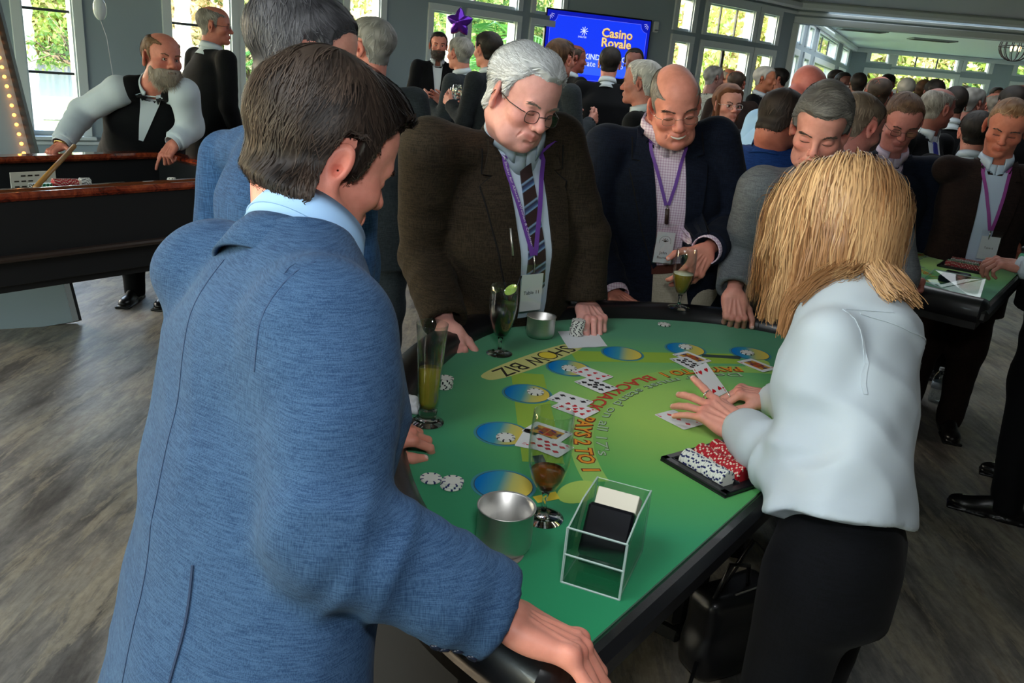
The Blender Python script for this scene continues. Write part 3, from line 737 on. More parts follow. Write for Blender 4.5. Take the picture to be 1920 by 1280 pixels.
    if hair:
        st=dict(hair); st.setdefault('h',{0:.004,1:.0065,2:.010}[lod]); 
        if lod==1: st['n']=min(st.get('n',420),420); st['r']=st.get('r',.0011)*2.0; st['T']=5
        if lod==2: st['n']=0
        a,b,c=make_hair(hn,st); put('hair',nmesh('hair',toW(a),b,c),hm,root)
    if lod<=1:
        a,b,c=brows_mesh(hn,brow,n=70 if lod==0 else 30,r_=.0006 if lod==0 else .0012); put('eyebrows',nmesh('eyebrows',toW(a),b,c),hm,root)
        lash=MB(); 
        for s in (-1,1):
            zz=-.0045 if not eyes else .0028
            pts=[np.array([s*x,.12,zz-.0020*(1-((x-.031)/.013)**2)*(1 if not eyes else -1)]) for x in np.linspace(.0185,.0435,9)]
            pp=np.array(pts)
            for _ in range(8): pp[:,1]-=hn(pp.astype(np.float32))*.7
            pp[:,1]+=.0035 if lod==0 else .002
            if lod==0:
                for _ in range(6): pp[:,1]-=hd(pp.astype(np.float32))*.7
            lash.tube([toW(p) for p in pp],.0008 if lod==0 else .0011,5)
        lash.build('eyelashes',mat('lash',(38,26,24),.7),root,smooth=True)
        if eyes:
            for s in (-1,1):
                p=np.array([[s*.031,.12,-.0005]])
                for _ in range(8): p[:,1]-=hn(p.astype(np.float32))*.7
                c=p[0]+np.array([0,-.0065,0]); e=MB().lathe([(0,-.0105)]+[(.0105*math.sin(t),-.0105*math.cos(t)) for t in np.linspace(.2,3.0,9)]+[(0,.0105)],toW(c),12,R=Rh@rotm((1,0,0),-90)); 
                fs_=e.f; ob=e.build('eyeball',[mat('eye_white',(215,208,200),.2),mat('iris',(52,40,34),.15)],root,smooth=True)
                for pg in ob.data.polygons:
                    if (Vector(toW(c+np.array([0,.0105,-.001])))-pg.center).length<.0062: pg.material_index=1
    if face.get('smile',0)>=1 and lod==0:
        pts=[]
        for x in np.linspace(-.0235,.0235,11): pts.append([x,.12,-.0622+.0085*(x/.027)**2])
        pp=np.array(pts)
        for _ in range(8): pp[:,1]-=hd(pp.astype(np.float32))*.7
        pp[:,1]+=.0012
        MB().tube([toW(q) for q in pp],[.0012+.0022*(1-(q/5-1)**2) for q in range(11)],7).build('teeth',mat('teeth',(222,214,200),.3),root,smooth=True)
    if beard:
        bs=dict(rgb=beard,rgb2=tuple(min(255,q+40) for q in beard),n=1400 if lod==0 else 700,len=.03,r=.0009)
        def bcap(p): return smax(hn(p)-.007-.010*np.exp(-((p-np.array((0,.09,-.10),np.float32))**2).sum(1)/.04**2), -np.minimum(np.interp(p[:,1],[-.02,.02,.05,.075,.12],[-.03,-.035,-.05,-.042,-.045])-p[:,2], np.minimum(p[:,1]-.005, p[:,2]+.128))*.8,.010)
        bc=sub(bcap,ell((0,.10,-.061),(.022,.014,.0055)),.003); V,Q=surf(bc,(-.1,-.05,-.16),(.1,.14,0),.004)
        cn=snoise(4,80); f=np.clip(.5+.5*cn(V.astype(np.float32)),0,1)[:,None]; c=np.array(lin(bs['rgb'])[:3])*(1-f)+np.array(lin(bs['rgb2'])[:3])*f
        r=np.random.default_rng(2); ix=r.choice(len(V),900); p=V[ix]; g=grad(bc,p); d=np.array([0,.3,-1.])+r.normal(size=(900,3))*.3; path=[p+d*t*.011*k+g*.0015*k for k,t in ((0,0),(1,1),(2,1))]
        tb=tubes(np.stack(path,1),np.tile([.0009,.0007,.0002],(900,1)),np.repeat(c[ix][:,None],3,1)*1.1)
        a,b,c=joinm([(V,Q,c),tb]); put('beard',nmesh('beard',toW(a),b,c),hm,root)
    if glass: glasses(root,toW,glass[0],MATS['lens'],**glass[1])
    # torso garment
    fw=fat*torso_w; jm=jacket
    top=loft(pl,Rt,[hem,max(-.10,hem+.01),max(0,hem+.02),.28*L,.55*L,.74*L,.86*L,.95*L,1.0*L],[.200*fw*hipw,.196*fw*hipw,.186*fw,.172*fw,.188*fw,.182*fw,.135*fw,.088,.070],
        [.140*fat,.138*fat,.132*fat+belly*.5,.126*fat+belly,.134*fat+belly*.6,.122*fat,.100,.076,.066],cy=[0,0,0,.0+belly*.6,.005+belly*.4,-.005,-.006,0,.006],pw=2.2,cap=.006)
    tn=folds(n,pl,flow_seed+40,tf_freq,torso_fold,.9); tn2=folds(n,pl,flow_seed+60,50,torso_fold*.5,1.0)
    tt=lambda p: top(p)+tn(p)+tn2(p)
    r0,r1,r2=[q*fat**.3 for q in sleeve]
    sh=uni([tt]+[cone(n-tu*.058+tr*s*.05,lerp(n,j['sh'+k],.86),shr,r0*.80) for s,k in ((1,'R'),(-1,'L'))],.035)
    sl=[sleeve_sdf(j['sh'+k],j['el'+k],j['wr'+k]-nrm(j['wr'+k]-j['el'+k])*.012,r0,r1,r2,flow_seed+q*7,amp,k=.02) for q,k in enumerate('RL')]
    if style=='vest': f=uni([tt]+[cone(n-tu*.045+tr*s*.05,n+(j['sh'+k]-n)*.62,.060,r0*.9) for s,k in ((1,'R'),(-1,'L'))],.03)
    else: f=uni([sh]+sl,armk)
    neckhole=cone(n-tu*.015+tf*.012,n+tu*.14+tf*.02,neckr*1.12*hs+.004,neckr*1.12*hs+.03); f=sub(f,neckhole,.006)
    gar=allj if legs is False else np.array([j[k] for k in j if k[:2] not in ('kn','an')]+[pl+tu*hem])
    lo=gar.min(0)-.17*fat; hi=gar.max(0)+.17*fat
    V,Q=surf(f,lo,hi,bv); put('jacket' if style=='jacket' else ('waistcoat' if style=='vest' else 'shirt'),nmesh('jacket',V,Q),jm,root)
    if style=='vest':
        f2=uni(sl+[cone(n-tu*.05+tr*s*.05,j['sh'+k],.052,r0*.98) for s,k in ((1,'R'),(-1,'L'))],.02); V2,Q2=surf(f2,lo,hi,bv); put('shirt',nmesh('shirt',V2,Q2),shirt,root)
    D=Drape(V,Q,n,tr,tf,tu); info['D']=D; info['toW']=toW; info['R']=Rt; info['j']=j; info['root']=root; info['hn']=hn; info['Rh']=Rh; info['L']=L
    # shirt collar, front, lapels
    cr=neckr*1.12*hs
    if collar and shirt is not None: collar_band('shirt_collar',n+tu*.004+tf*.014,Rt,root,shirt,r=(cr+.004,cr+.006,cr+.015),z=(-.008,.038,-.002))
    if collar and shirt is not None and not bow: collar_band('collar_stand',n+tf*.014,Rt,root,shirt,r=(cr+.030,cr+.012,cr+.003),z=(-.052,-.018,.014),gap=.5,pt=0,th=.0015,tilt=16,n=36)
    if collar and lapels and shirt is not None: collar_band('jacket_collar',n-tu*.012+tf*.014,Rt,root,jm,r=(cr+.010,cr+.013,cr+.026),z=(-.01,.028,-.014),gap=70,pt=.0,th=.004,tilt=12)
    vd,vt,vb=vee or (.30,.060,.010)
    if (style in('jacket','vest')) and shirt is not None:
        pc=D.piece('shirt_front',[(-vt,.005),(vt,.005),(vt*.9,-.06),(vb,-vd),(-vb,-vd),(-vt*.9,-.06)],shirt,root,off=.0015,th=.002,step=.02 if lod<2 else .05)
        if lapels:
            for s in (-1,1):
                pg=[(s*vt*.92,.012),(s*(vt+.030),.004),(s*(vt+.050),-.075),(s*(vt+.026),-.080),(s*(vt+.060),-.105),(s*(vb+.045),-vd*.62),(s*(vb+.002),-vd-.01),(s*vb*.8,-vd),(s*vt*.84,-.06)]
                if s<0: pg=pg[::-1]
                D.piece('lapel',pg,jm,root,off=.005,th=.006,step=.016 if lod<2 else .04)
                if lod==0: D.strip('lapel_edge_shade',[(s*(vt+.052),-.010),(s*(vt+.053),-.074),(s*(vt+.030),-.081),(s*(vt+.063),-.107),(s*(vb+.048),-vd*.62),(s*(vb+.006),-vd-.008)],.0035,mat('lapel_shade_dark',(9,8,8),.9),root,off=.0035,th=.002)  # near-black strip paints the shade line along the lapel edge
    if tie is not None:
        D.piece('tie',[(-.020,-.022),(.020,-.022),(.016,-.052),(.030,-min(vd,.40)+.03),(.0,-min(vd,.40)),(-.030,-min(vd,.40)+.03),(-.016,-.052)],tie,root,off=.006,th=.004,step=.02)
    if bow:
        mb=MB(); 
        for s in (-1,1):
            c=[D.hit(s*x,z,.012)[0] for x,z in ((.006,-.010),(.052,.004),(.055,-.018),(.052,-.040),(.006,-.026))]; c2=[D.hit(s*x,z,.028)[0] for x,z in ((.006,-.010),(.052,.004),(.055,-.018),(.052,-.040),(.006,-.026))]
            mb.add(c+c2,[(0,1,2,3,4),(9,8,7,6,5)]+[(i,(i+1)%5,5+(i+1)%5,5+i) for i in range(5)])
        a=D.hit(0,-.018,.02)[0]; mb.box(a,(.02,.018,.022),Rt,.004); mb.build('bow_tie',mat('bow_black',(14,14,17),.6),root,smooth=False)
    # cuffs
    if cuff is not None:
        for k in 'RL':
            if hands.get(k,{}) is None: continue
            w=j['wr'+k]; d=nrm(w-j['el'+k]); mb=MB(); x=nrm(np.cross(d,[0,0,1.])); y=np.cross(d,x); R3=np.stack([x,y,d],1)
            rr=r2-.010; mb.lathe([(rr,-.04),(rr+.001,.010),(rr-.001,.012),(rr-.003,.010),(rr-.004,-.04)],w,20,R3); mb.build('shirt_cuff',cuff,root,smooth=True)
    # trousers, shoes
    if legs:
        hw=fat*hipw
        f=[loft(pl,Rt,[-.16,-.05,.09,.13],[.135*hw,.170*hw,.158*fat,.152*fat],[.095*fat,.124*fat,.116*fat,.112*fat],pw=2.2,cap=.03)]
        for q,k in enumerate('RL'):
            a_,b_,c_=j['hip'+k],j['kn'+k],j['an'+k]; lg=uni([cone(a_-up*.02,b_,.102*hw,.076*fat),cone(b_,c_+np.array([0,0,-.03]),.074*fat,.062)],.04); ft=folds(a_,c_,flow_seed+q+20,40,.005,.5); f.append((lambda lg,ft:(lambda p:lg(p)+ft(p)))(lg,ft))
        f=inter(uni(f,.045),half((0,0,.035),(0,0,-1)),.004); lj=np.array([j[q+k] for q in ('hip','kn','an') for k in 'RL']+[pl+tu*.1]); V,Q=surf(f,np.maximum(lj.min(0)-.17*fat,(-99,-99,-.0)),lj.max(0)+.17*fat,.016 if lod<2 else .026); put('trousers',nmesh('trousers',V,Q),trousers,root)
        for k in 'RL':
            a_=j['an'+k]; shoe_meshes(root,a_,by,shoes or mat('shoe_black',(16,15,16),.35),lod=lod)
    return info
def lanyard(info, m, badge=None, top=(.055,.0), bottom=(.0,-.26), w=.014, off=.008, join=(0,0), badge_m=None, badge_size=(.075,.11), print_m=None, clip_m=None):
    D=info['D']; root=info['root']; mb=MB()
    for s in (-1,1):
        D.strip('',[(s*top[0],top[1]),(s*top[0]*.93+.07*bottom[0],-.05),(bottom[0]+s*.004,bottom[1])],w,m,root,off,join=mb)
    mb.build('lanyard',m,root)
    if clip_m: 
        a,n=D.hit(bottom[0],bottom[1],off+.004); b,_=D.hit(bottom[0],bottom[1]-.045,off+.006); MB().tube([a,lerp(a,b,.5)+n*.003,b],.003,6).build('lanyard_clip',clip_m,root,smooth=True)
    return D
# ------------------------------------------------------------------ room shell
def vplane(x, y, p0, ang):
    """pixel -> (distance along the wall, height) on a vertical wall through p0 running ang degrees right of +Y"""
    a=math.radians(ang); d=np.array([math.sin(a),math.cos(a)]); n=np.array([d[1],-d[0]]); r=ray(x,y); t=(n@np.array(p0))/(n@r[:2]); w=_C+r*t
    return (w[:2]-np.array(p0))@d, w[2]
M_wall=mat('wall_paint',(142,157,166),.75); 
_n=noise(M_wall,coords(M_wall),35,3); bump(M_wall,_n,.08,.002)
M_trim=mat('trim_paint',(198,208,212),.45)
M_bar=mat('dark_mullion',(52,56,58),.5)
M_glass=mat('window_glass',(255,255,255),.0,trans=1.,ior=1.0,spec=.3)
M_glass.node_tree.nodes.clear()
def _winglass(m):
    o=nd(m,'ShaderNodeOutputMaterial'); t=nd(m,'ShaderNodeBsdfTransparent'); g=nd(m,'ShaderNodeBsdfGlossy'); x=nd(m,'ShaderNodeMixShader'); w=nd(m,'ShaderNodeLayerWeight'); q=nd(m,'ShaderNodeMath',operation='POWER'); q.inputs[1].default_value=4.; f=nd(m,'ShaderNodeMath',operation='MULTIPLY_ADD'); f.inputs[1].default_value=.6; f.inputs[2].default_value=.04; lk(m,w.outputs['Facing'],q.inputs[0]); lk(m,q.outputs[0],f.inputs[0])
    g.inputs['Roughness'].default_value=.02; t.inputs[0].default_value=(.97,.98,.98,1); lk(m,f.outputs[0],x.inputs[0]); lk(m,t.outputs[0],x.inputs[1]); lk(m,g.outputs[0],x.inputs[2]); lk(m,x.outputs[0],o.inputs[0])
_winglass(M_glass)
CEIL=3.05
def wall(name,p0,ang,s0,s1,openings,z0=0.,z1=CEIL,th=.18,inward=-1):
    """thick wall with rectangular openings (s0,s1,z0,z1); inward -1: room lies to the right-hand side facing along"""
    a=math.radians(ang); d=np.array([math.sin(a),math.cos(a),0]); n=np.array([-d[1],d[0],0])*1.0   # n points left of travel = outwards
    R=np.stack([d,n,[0,0,1.]],1); o=np.array([p0[0],p0[1],0]); mb=MB()
    ss=sorted({s0,s1,*[q for op in openings for q in op[:2]]}); zs=sorted({z0,z1,*[q for op in openings for q in op[2:4]]})
    for i in range(len(ss)-1):
        run=None
        for k in range(len(zs)-1):
            cs,cz=(ss[i]+ss[i+1])/2,(zs[k]+zs[k+1])/2; hole=any(op[0]<cs<op[1] and op[2]<cz<op[3] for op in openings)
            if not hole and run is None: run=zs[k]
            if (hole or k==len(zs)-2) and run is not None:
                e=zs[k] if hole else zs[k+1]; mb.box(o+R@np.array([cs,th/2,(run+e)/2]),(ss[i+1]-ss[i],th,e-run),R); run=None
    w=mb.build(name,M_wall); tag(w,kind='structure'); return w,o,R
WIN=[0]; DOOR=[0]
def window(o,R,op,vbars=(),hbars=(),casing=.055,sill=True,th=.18,name=None,barw=.018):
    WIN[0]+=1; s0,s1,z0,z1=op; nm=name or 'window_%d'%WIN[0]
    rt=empty(nm,tuple(o+R@np.array([(s0+s1)/2,0,z0]))); rt['kind']='structure'
    L=lambda s,n,z:o+R@np.array([s,n,z])
    mb=MB(); c=casing
    for (a,b,zz,zh) in ((s0-c,s0+.022,z0,z1+c),(s1-.022,s1+c,z0,z1+c)): mb.box(L((a+b)/2,-.012,(zz+zh)/2),(b-a,.03,zh-zz),R,.003)
    mb.box(L((s0+s1)/2,-.013,z1+c/2-.01),(s1-s0+2*c,.034,c+.02),R,.003); mb.build('casing',M_trim,rt)
    sh=MB()
    for (a,b,zz,zh) in ((s0,s0+.035,z0,z1),(s1-.035,s1,z0,z1),(s0,s1,z0,z0+.04),(s0,s1,z1-.035,z1)): sh.box(L((a+b)/2,.07,(zz+zh)/2),(b-a,.14 if b-a<.05 else .06,zh-zz),R,.002)
    sh.build('sash',M_trim,rt)
    if sill: MB().box(L((s0+s1)/2,-.03,z0-.015),(s1-s0+2*c+.04,.10,.03),R,.005).build('sill',M_trim,rt)
    for x in vbars: MB().box(L(x,.06,(z0+z1)/2),(barw,.03,z1-z0),R,.002).build('glazing_bar',M_bar,rt)
    for z in hbars: MB().box(L((s0+s1)/2,.06,z),(s1-s0,.032,barw*1.2),R,.002).build('glazing_bar',M_bar,rt)
    xs=[s0]+list(vbars)+[s1]; zz=[z0]+list(hbars)+[z1]
    for i in range(len(xs)-1):
        for k in range(len(zz)-1): MB().box(L((xs[i]+xs[i+1])/2,.06,(zz[k]+zz[k+1])/2),(xs[i+1]-xs[i],.006,zz[k+1]-zz[k]),R).build('pane',M_glass,rt)
    return rt
# floor
M_floor=mat('floor_vinyl',(120,116,108),.42,spec=.35)
def mixf(m,a,k):
    n=nd(m,'ShaderNodeMath',operation='MULTIPLY'); lk(m,a,n.inputs[0]); n.inputs[1].default_value=k; return n.outputs[0]
def _floor(m):
    v=coords(m,(1,1,1),(0,0,math.radians(-38))); vs=coords(m,(2.6,.55,1),(0,0,math.radians(-38)))
    a=noise(m,vs,2.2,10,.66,.3); b=noise(m,vs,3.4,10,.74,.5); c=noise(m,vs,16.,7,.7,.3); d=noise(m,v,.55,4,.55); e=noise(m,v,26,6,.75)
    base=ramp(m,a,[(.36,(96,90,86)),(.48,(136,131,126)),(.60,(168,161,150)),(.70,(142,124,110))])
    pat=ramp(m,b,[(.50,(0,0,0)),(.56,(1,1,1))]); base=mix(m,base,lin(188,176,154),mixf(m,pat,.55))
    base=mix(m,base,ramp(m,c,[(.36,(.55,.55,.57)),(.58,(1,1,1))]),.6,'MULTIPLY'); base=mix(m,base,ramp(m,e,[(.38,(.72,.70,.68)),(.55,(1,1,1))]),.5,'MULTIPLY'); base=mix(m,base,ramp(m,d,[(.40,(.82,.88,.94)),(.60,(1.,.90,.78))]),.7,'MULTIPLY')
    lk(m,base,bsdf(m).inputs['Base Color']); bump(m,c,.08,.002)
_floor(M_floor)
floor=MB().prism([(13.7,-3.3),(13.7,23),tuple(vp_ for vp_ in (9.4,23)),(3.2,13.9),(-.2,10.9),(-12.6,-.8),(-12.6,-3.3)],-.1,0).build('floor',M_floor); tag(floor,kind='structure')
# wall A : the long window wall on the left
A0=(-4.125,7.125); AA=47.5
S=lambda x,y: vplane(x,y,A0,AA)
wz=.76
opsA=[(-10.6,-9.9,wz,2.62),(-9.3,-8.6,wz,2.62),(-7.6,-6.9,wz,2.62),(-6.3,-5.6,wz,2.62),(-4.6,-3.9,wz,2.62),(-3.3,-2.6,wz,2.62),(-1.75,-1.05,wz,2.62),(-.215,.215,wz,2.62),(.99,1.60,wz,2.62),(1.685,2.15,wz,2.62),(2.84,3.26,wz,2.62),(3.92,4.27,.75,2.235),(4.47,5.22,.75,2.235),(5.47,5.98,.75,2.235),(3.92,5.22,2.345,2.80),(5.47,5.98,2.345,2.80)]
sA1=S(1015,80)[0]+.4
wA,oA,RA=wall('wall_left',A0,AA,-11.6,6.03,opsA)
for i,op in enumerate(opsA): window(oA,RA,op,hbars=(1.285,1.79) if i<8 else ((1.79,) if i<11 else ()),vbars=(4.57,) if i==14 else (),sill=i<14)
pA=lambda s,n,z: oA+RA@np.array([s,n,z])
for s0,s1 in ((-11.6,6.15),): tag(MB().box(pA((s0+s1)/2,-.012,.07),(s1-s0,.024,.14),RA,.004).build('baseboard_left',M_trim),kind='structure')
# paneled apron under the first window
tr=MB(); 
for z in (.70,.30): tr.box(pA(0,-.016,z),(.9,.012,.03),RA,.003)
tag(tr.build('trim_1',M_trim),kind='structure')
# wall B : television wall
B0=tuple(pA(6.02,0,0)[:2]); BA=67.
wB,oB,RB=wall('wall_television',B0,BA,-.02,1.66,[])
pB=lambda s,n,z: oB+RB@np.array([s,n,z])
# wall C : terrace-door wall
C0=tuple(pB(1.66,0,0)[:2]); CA=50.
def SC_(x,y): return vplane(x,y,C0,CA)
cs=[SC_(x,80)[0] for x in (1262,1293,1318,1408,1420,1452,1478)]
opsC=[(cs[0],cs[1],.9,2.24),(cs[2],cs[3],0.02,2.22),(cs[4],cs[5],.02,2.22),(cs[2],cs[3],2.36,2.80),(cs[4],cs[5],2.36,2.80),(cs[0],cs[1]+.0,2.36,2.80)]
wC,oC,RC=wall('wall_terrace',C0,CA,-.0,cs[6]+.12,opsC)
pC=lambda s,n,z: oC+RC@np.array([s,n,z])
for i,op in enumerate(opsC):
    mid=(op[0]+op[1])/2; window(oC,RC,op,vbars=((mid,) if i==1 else ((op[0]*.67+op[1]*.33,op[0]*.33+op[1]*.67) if i==3 else ())),hbars=((1.0,) if i==1 else ()),sill=False,name='door_1' if i==1 else None,barw=.06 if i==1 else .018,casing=.07)
# header wall D with the wide opening to the far room
D0=tuple(pC(cs[6]+.10,0,0)[:2]); DA=92.
wD,oD,RD=wall('wall_header',D0,DA,-.1,9.0,[(.02,7.5,-1,2.73)],z0=-.0)
pD=lambda s,n,z: oD+RD@np.array([s,n,z])
tag(MB().box(pD(3.76,-.02,2.78),(7.6,.04,.10),RD,.01).box(pD(.0,-.02,1.36),(.12,.04,2.74),RD,.01).build('trim_2',M_trim),kind='structure')
# far room
E0=tuple(pD(.02,.16,0)[:2])
cor=None
def Vx(px,Y): r=ray(px,90); return r[0]/r[1]*Y
E1=(Vx(1600,22.0),22.0); EA=math.degrees(math.atan2(E1[0]-E0[0],E1[1]-E0[1])); EL=math.hypot(E1[0]-E0[0],E1[1]-E0[1])
def SE(x,y): return vplane(x,y,E0,EA)
es=[SE(x,y)[0] for x,y in ((1487,100),(1496,100),(1511,80),(1521,80),(1531,85),(1568,95),(1578,95),(1590,100))]
ez=[SE(1545,70)[1],SE(1545,104)[1],SE(1545,122)[1]]
opsE=[]
for a,b in ((0,1),(2,3),(4,5),(6,7)):
    opsE+=[(es[a],es[b],ez[1],ez[0]+.05),(es[a],es[b],.8,ez[2])]
wE,oE,RE=wall('wall_far_left',E0,EA,0,EL+.1,opsE)
for i,op in enumerate(opsE): window(oE,RE,op,sill=False,casing=.08,vbars=((op[0]*.67+op[1]*.33,op[0]*.33+op[1]*.67) if i==4 else ()))
FA=91.; 
def SF(x,y): return vplane(x,y,E1,FA)
opsF=[]
for (xa,xb,yt,yb,yl) in ((1634,1672,92,119,134),(1684,1803,98,131,140),(1814,1860,110,137,153),(1909,1990,118,146,162)):
    a,b=SF(xa,yt)[0],SF(xb,yt)[0]; zt=SF((xa+xb)/2,yt+4)[1]; zb=SF((xa+xb)/2,yb)[1]; zl=SF((xa+xb)/2,yl+2)[1]; opsF+=[(a,b,zb,zt),(a,b,.75,zl)]
wF,oF,RF=wall('wall_far_back',E1,FA,-.1,9.5,opsF)
for i,op in enumerate(opsF): window(oF,RF,op,sill=False,casing=.09,vbars=((op[0]*.67+op[1]*.33,op[0]*.33+op[1]*.67) if i in (2,) else ()),barw=.03)
pF=lambda s,n,z: oF+RF@np.array([s,n,z])
# terrace rail seen through the far window
rl=MB(); 
for z in (1.0,.2): rl.box(pF(3,2.6,z),(7,.05,.05),RF)
for k in range(56): rl.box(pF(-.4+k*.125,2.6,.6),(.02,.02,.8),RF)
tag(rl.build('terrace_railing',mat('rail_black',(30,32,34),.5)),'black metal terrace railing outside the far back windows','railing')
# right-hand and rear walls close the room, out of the frame
tag(MB().box((13.6,9.5,1.5),(.2,27,3.1)).build('wall_right',M_wall),kind='structure')
# ceiling and crown
M_ceil=mat('ceiling_paint',(150,158,164),.8)
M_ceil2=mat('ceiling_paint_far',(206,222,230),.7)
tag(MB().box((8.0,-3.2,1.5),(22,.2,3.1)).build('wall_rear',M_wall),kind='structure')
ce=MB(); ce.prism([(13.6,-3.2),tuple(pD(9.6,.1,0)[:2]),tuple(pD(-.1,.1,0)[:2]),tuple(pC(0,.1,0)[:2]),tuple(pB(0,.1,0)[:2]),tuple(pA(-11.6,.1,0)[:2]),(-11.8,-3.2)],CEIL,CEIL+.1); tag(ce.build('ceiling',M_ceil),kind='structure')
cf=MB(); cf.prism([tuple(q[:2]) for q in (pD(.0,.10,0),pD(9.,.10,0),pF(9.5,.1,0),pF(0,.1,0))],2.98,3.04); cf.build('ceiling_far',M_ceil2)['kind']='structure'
cr=MB()
for (p_,a0,a1) in ((pA,-11.6,6.05),(pB,0,1.66),(pC,0,cs[6]+.1),(pD,-.1,9.)):
    q=p_((a0+a1)/2,-.05,CEIL-.06); R_={id(pA):RA,id(pB):RB,id(pC):RC,id(pD):RD}[id(p_)]; cr.box(q,(a1-a0,.10,.12),R_,.03); cr.box(p_((a0+a1)/2,-.015,CEIL-.17),(a1-a0,.03,.05),R_,.01)
tag(cr.build('trim_3',M_trim),kind='structure')
tag(MB().box(pF(4.6,-.06,2.93),(9.6,.12,.12),RF,.03).box(oE+RE@np.array([EL/2,-.06,2.93]),(EL,.12,.12),RE,.03).build('trim_4',M_trim),kind='structure')
# ceiling vents, recessed light
def on_ceiling(x,y,z): return G(x,y,z)
for (x,y,z,l) in ((1617,57,2.97,'dark ceiling vent nearer the left of the far room'),(1748,75,2.97,'dark ceiling vent further right in the far room')):
    c=on_ceiling(x,y,z); v=MB(); v.box(c,(.9,.35,.03),None,.005); 
    o=v.build('ceiling_vent',mat('vent_frame',(120,128,134),.5)); tag(o,l,'vent')
    for k in range(6): MB().box(c+np.array([0,-.13+.052*k,-.012]),(.82,.018,.02)).build('slat',mat('vent_dark',(60,66,70),.6),o)
# ------------------------------------------------------------------ outdoors
M_lawn=mat('lawn',(96,128,44),.9); lk(M_lawn,ramp(M_lawn,noise(M_lawn,coords(M_lawn),2.2,8,.7),[(.35,(96,122,66)),(.6,(140,160,92)),(.75,(180,176,120))]),bsdf(M_lawn).inputs['Base Color'])
tag(MB().box((0,60,-.5),(260,200,.1)).build('lawn',M_lawn),kind='structure')
M_water=mat('pond_water',(150,165,180),.06,spec=1.0,metal=.0); bump(M_water,noise(M_water,coords(M_water,(1,3,1)),1.6,4),.3,.05)
pond=MB(); _pc=(-.515,.857)
pond.prism([(_pc[0]*50+26*math.cos(t)*.857+17*math.sin(t)*_pc[0],_pc[1]*50-26*math.cos(t)*_pc[0]+17*math.sin(t)*_pc[1]) for t in np.linspace(0,2*math.pi,48)[:-1]][::-1],-.45,-.43)
tag(pond.build('pond',M_water),'pale pond beyond the lawn outside the left window','pond')
M_path=mat('gravel',(168,162,150),.9); lk(M_path,ramp(M_path,noise(M_path,coords(M_path),9,6,.8),[(.4,(120,116,106)),(.6,(200,196,186))]),bsdf(M_path).inputs['Base Color'])
tag(MB().box(pA(-2,16.0,-.43),(30,1.6,.02),RA).build('gravel_path',M_path),kind='structure')
def leafm(name,a,b,c):
    m=mat(name,a,.6); g=nd(m,'ShaderNodeNewGeometry'); lk(m,ramp(m,g.outputs['Random Per Island'],[(.15,a),(.5,b),(.85,c)]),bsdf(m).inputs['Base Color'])
    t=nd(m,'ShaderNodeBsdfTranslucent'); x=nd(m,'ShaderNodeMixShader'); x.inputs[0].default_value=.35; o=[n for n in m.node_tree.nodes if n.type=='OUTPUT_MATERIAL'][0]
    t.inputs[0].default_value=lin(b); lk(m,bsdf(m).outputs[0],x.inputs[1]); lk(m,t.outputs[0],x.inputs[2]); lk(m,x.outputs[0],o.inputs[0]); return m
LEAF=[leafm('leaves_green',(120,150,64),(186,200,110),(226,222,150)),leafm('leaves_autumn',(190,176,120),(232,212,168),(248,228,196)),leafm('leaves_deep',(48,84,36),(100,134,64),(160,176,96))]
M_bark=mat('bark',(120,104,88),.9); bump(M_bark,noise(M_bark,coords(M_bark,(1,1,.2)),30,4),.6,.02)
def leaf_cloud(seed,n,size,ell_r,blobs=7):
    r=np.random.default_rng(seed); B=r.normal(size=(blobs,3)); B/=np.linalg.norm(B,axis=1)[:,None]; B=B*np.array(ell_r)*.55; w=r.integers(0,blobs,n); d=r.normal(size=(n,3)); d/=np.linalg.norm(d,axis=1)[:,None]
    c=B[w]+d*np.array(ell_r)*.55*(.55+.45*r.random((n,1))); a=r.normal(size=(n,3)); a/=np.linalg.norm(a,axis=1)[:,None]; b=np.cross(a,r.normal(size=(n,3))); b/=np.linalg.norm(b,axis=1)[:,None]; s=size*(.6+.8*r.random((n,1)))
    V=np.stack([c-a*s,c+b*s*.5,c+a*s,c-b*s*.5],1).reshape(-1,3); Q=np.arange(n*4).reshape(-1,4); return V,Q
_clouds=[leaf_cloud(k,7000,.07,(2.3,2.3,2.1)) for k in range(3)]
def tree(x,y,kind,s,label,h=2.2,z0=-.45,trunk=.16,cat='tree',sq=1.):
    root=empty('tree',(x,y,z0)); tag(root,label,cat,'trees outside the windows')
    me=_tm[kind] if kind in _tm else None
    if me is None:
        V,Q=_clouds[kind]; me=nmesh('foliage',V,Q); me.materials.append(LEAF[kind]); _tm[kind]=me
    o=bpy.data.objects.new('foliage',me); COL.objects.link(o); o.parent=root; o.location=(0,0,h+1.6*s*sq); o.scale=(s,s,s*sq); o.rotation_euler=(0,0,x*7.3)
    t=MB(); t.tube([(x,y,z0),(x+.05*s,y,z0+h*.6),(x-.05*s,y,z0+h+1.3*s)],[trunk*1.2,trunk,trunk*.6],8)
    for k in range(4): a=k*1.57+x; t.tube([(x,y,z0+h*.8),(x+math.cos(a)*s*.8,y+math.sin(a)*s*.8,z0+h+1.2*s)],[trunk*.5,trunk*.2],6)
    t.build('trunk',M_bark,root,smooth=True); return root
_tm={}
KL=['leafy green tree','pale autumn-coloured tree','dense dark green tree']
def bearing(px,D,y=120): r=ray(px,y); b=r[:2]/np.linalg.norm(r[:2]); return b*D
def plant(px,D,kind,s,where,h=2.2,sq=1.,y=100): p=bearing(px,D,y); tree(p[0],p[1],kind,s,KL[kind]+' '+where,h=h,sq=sq)
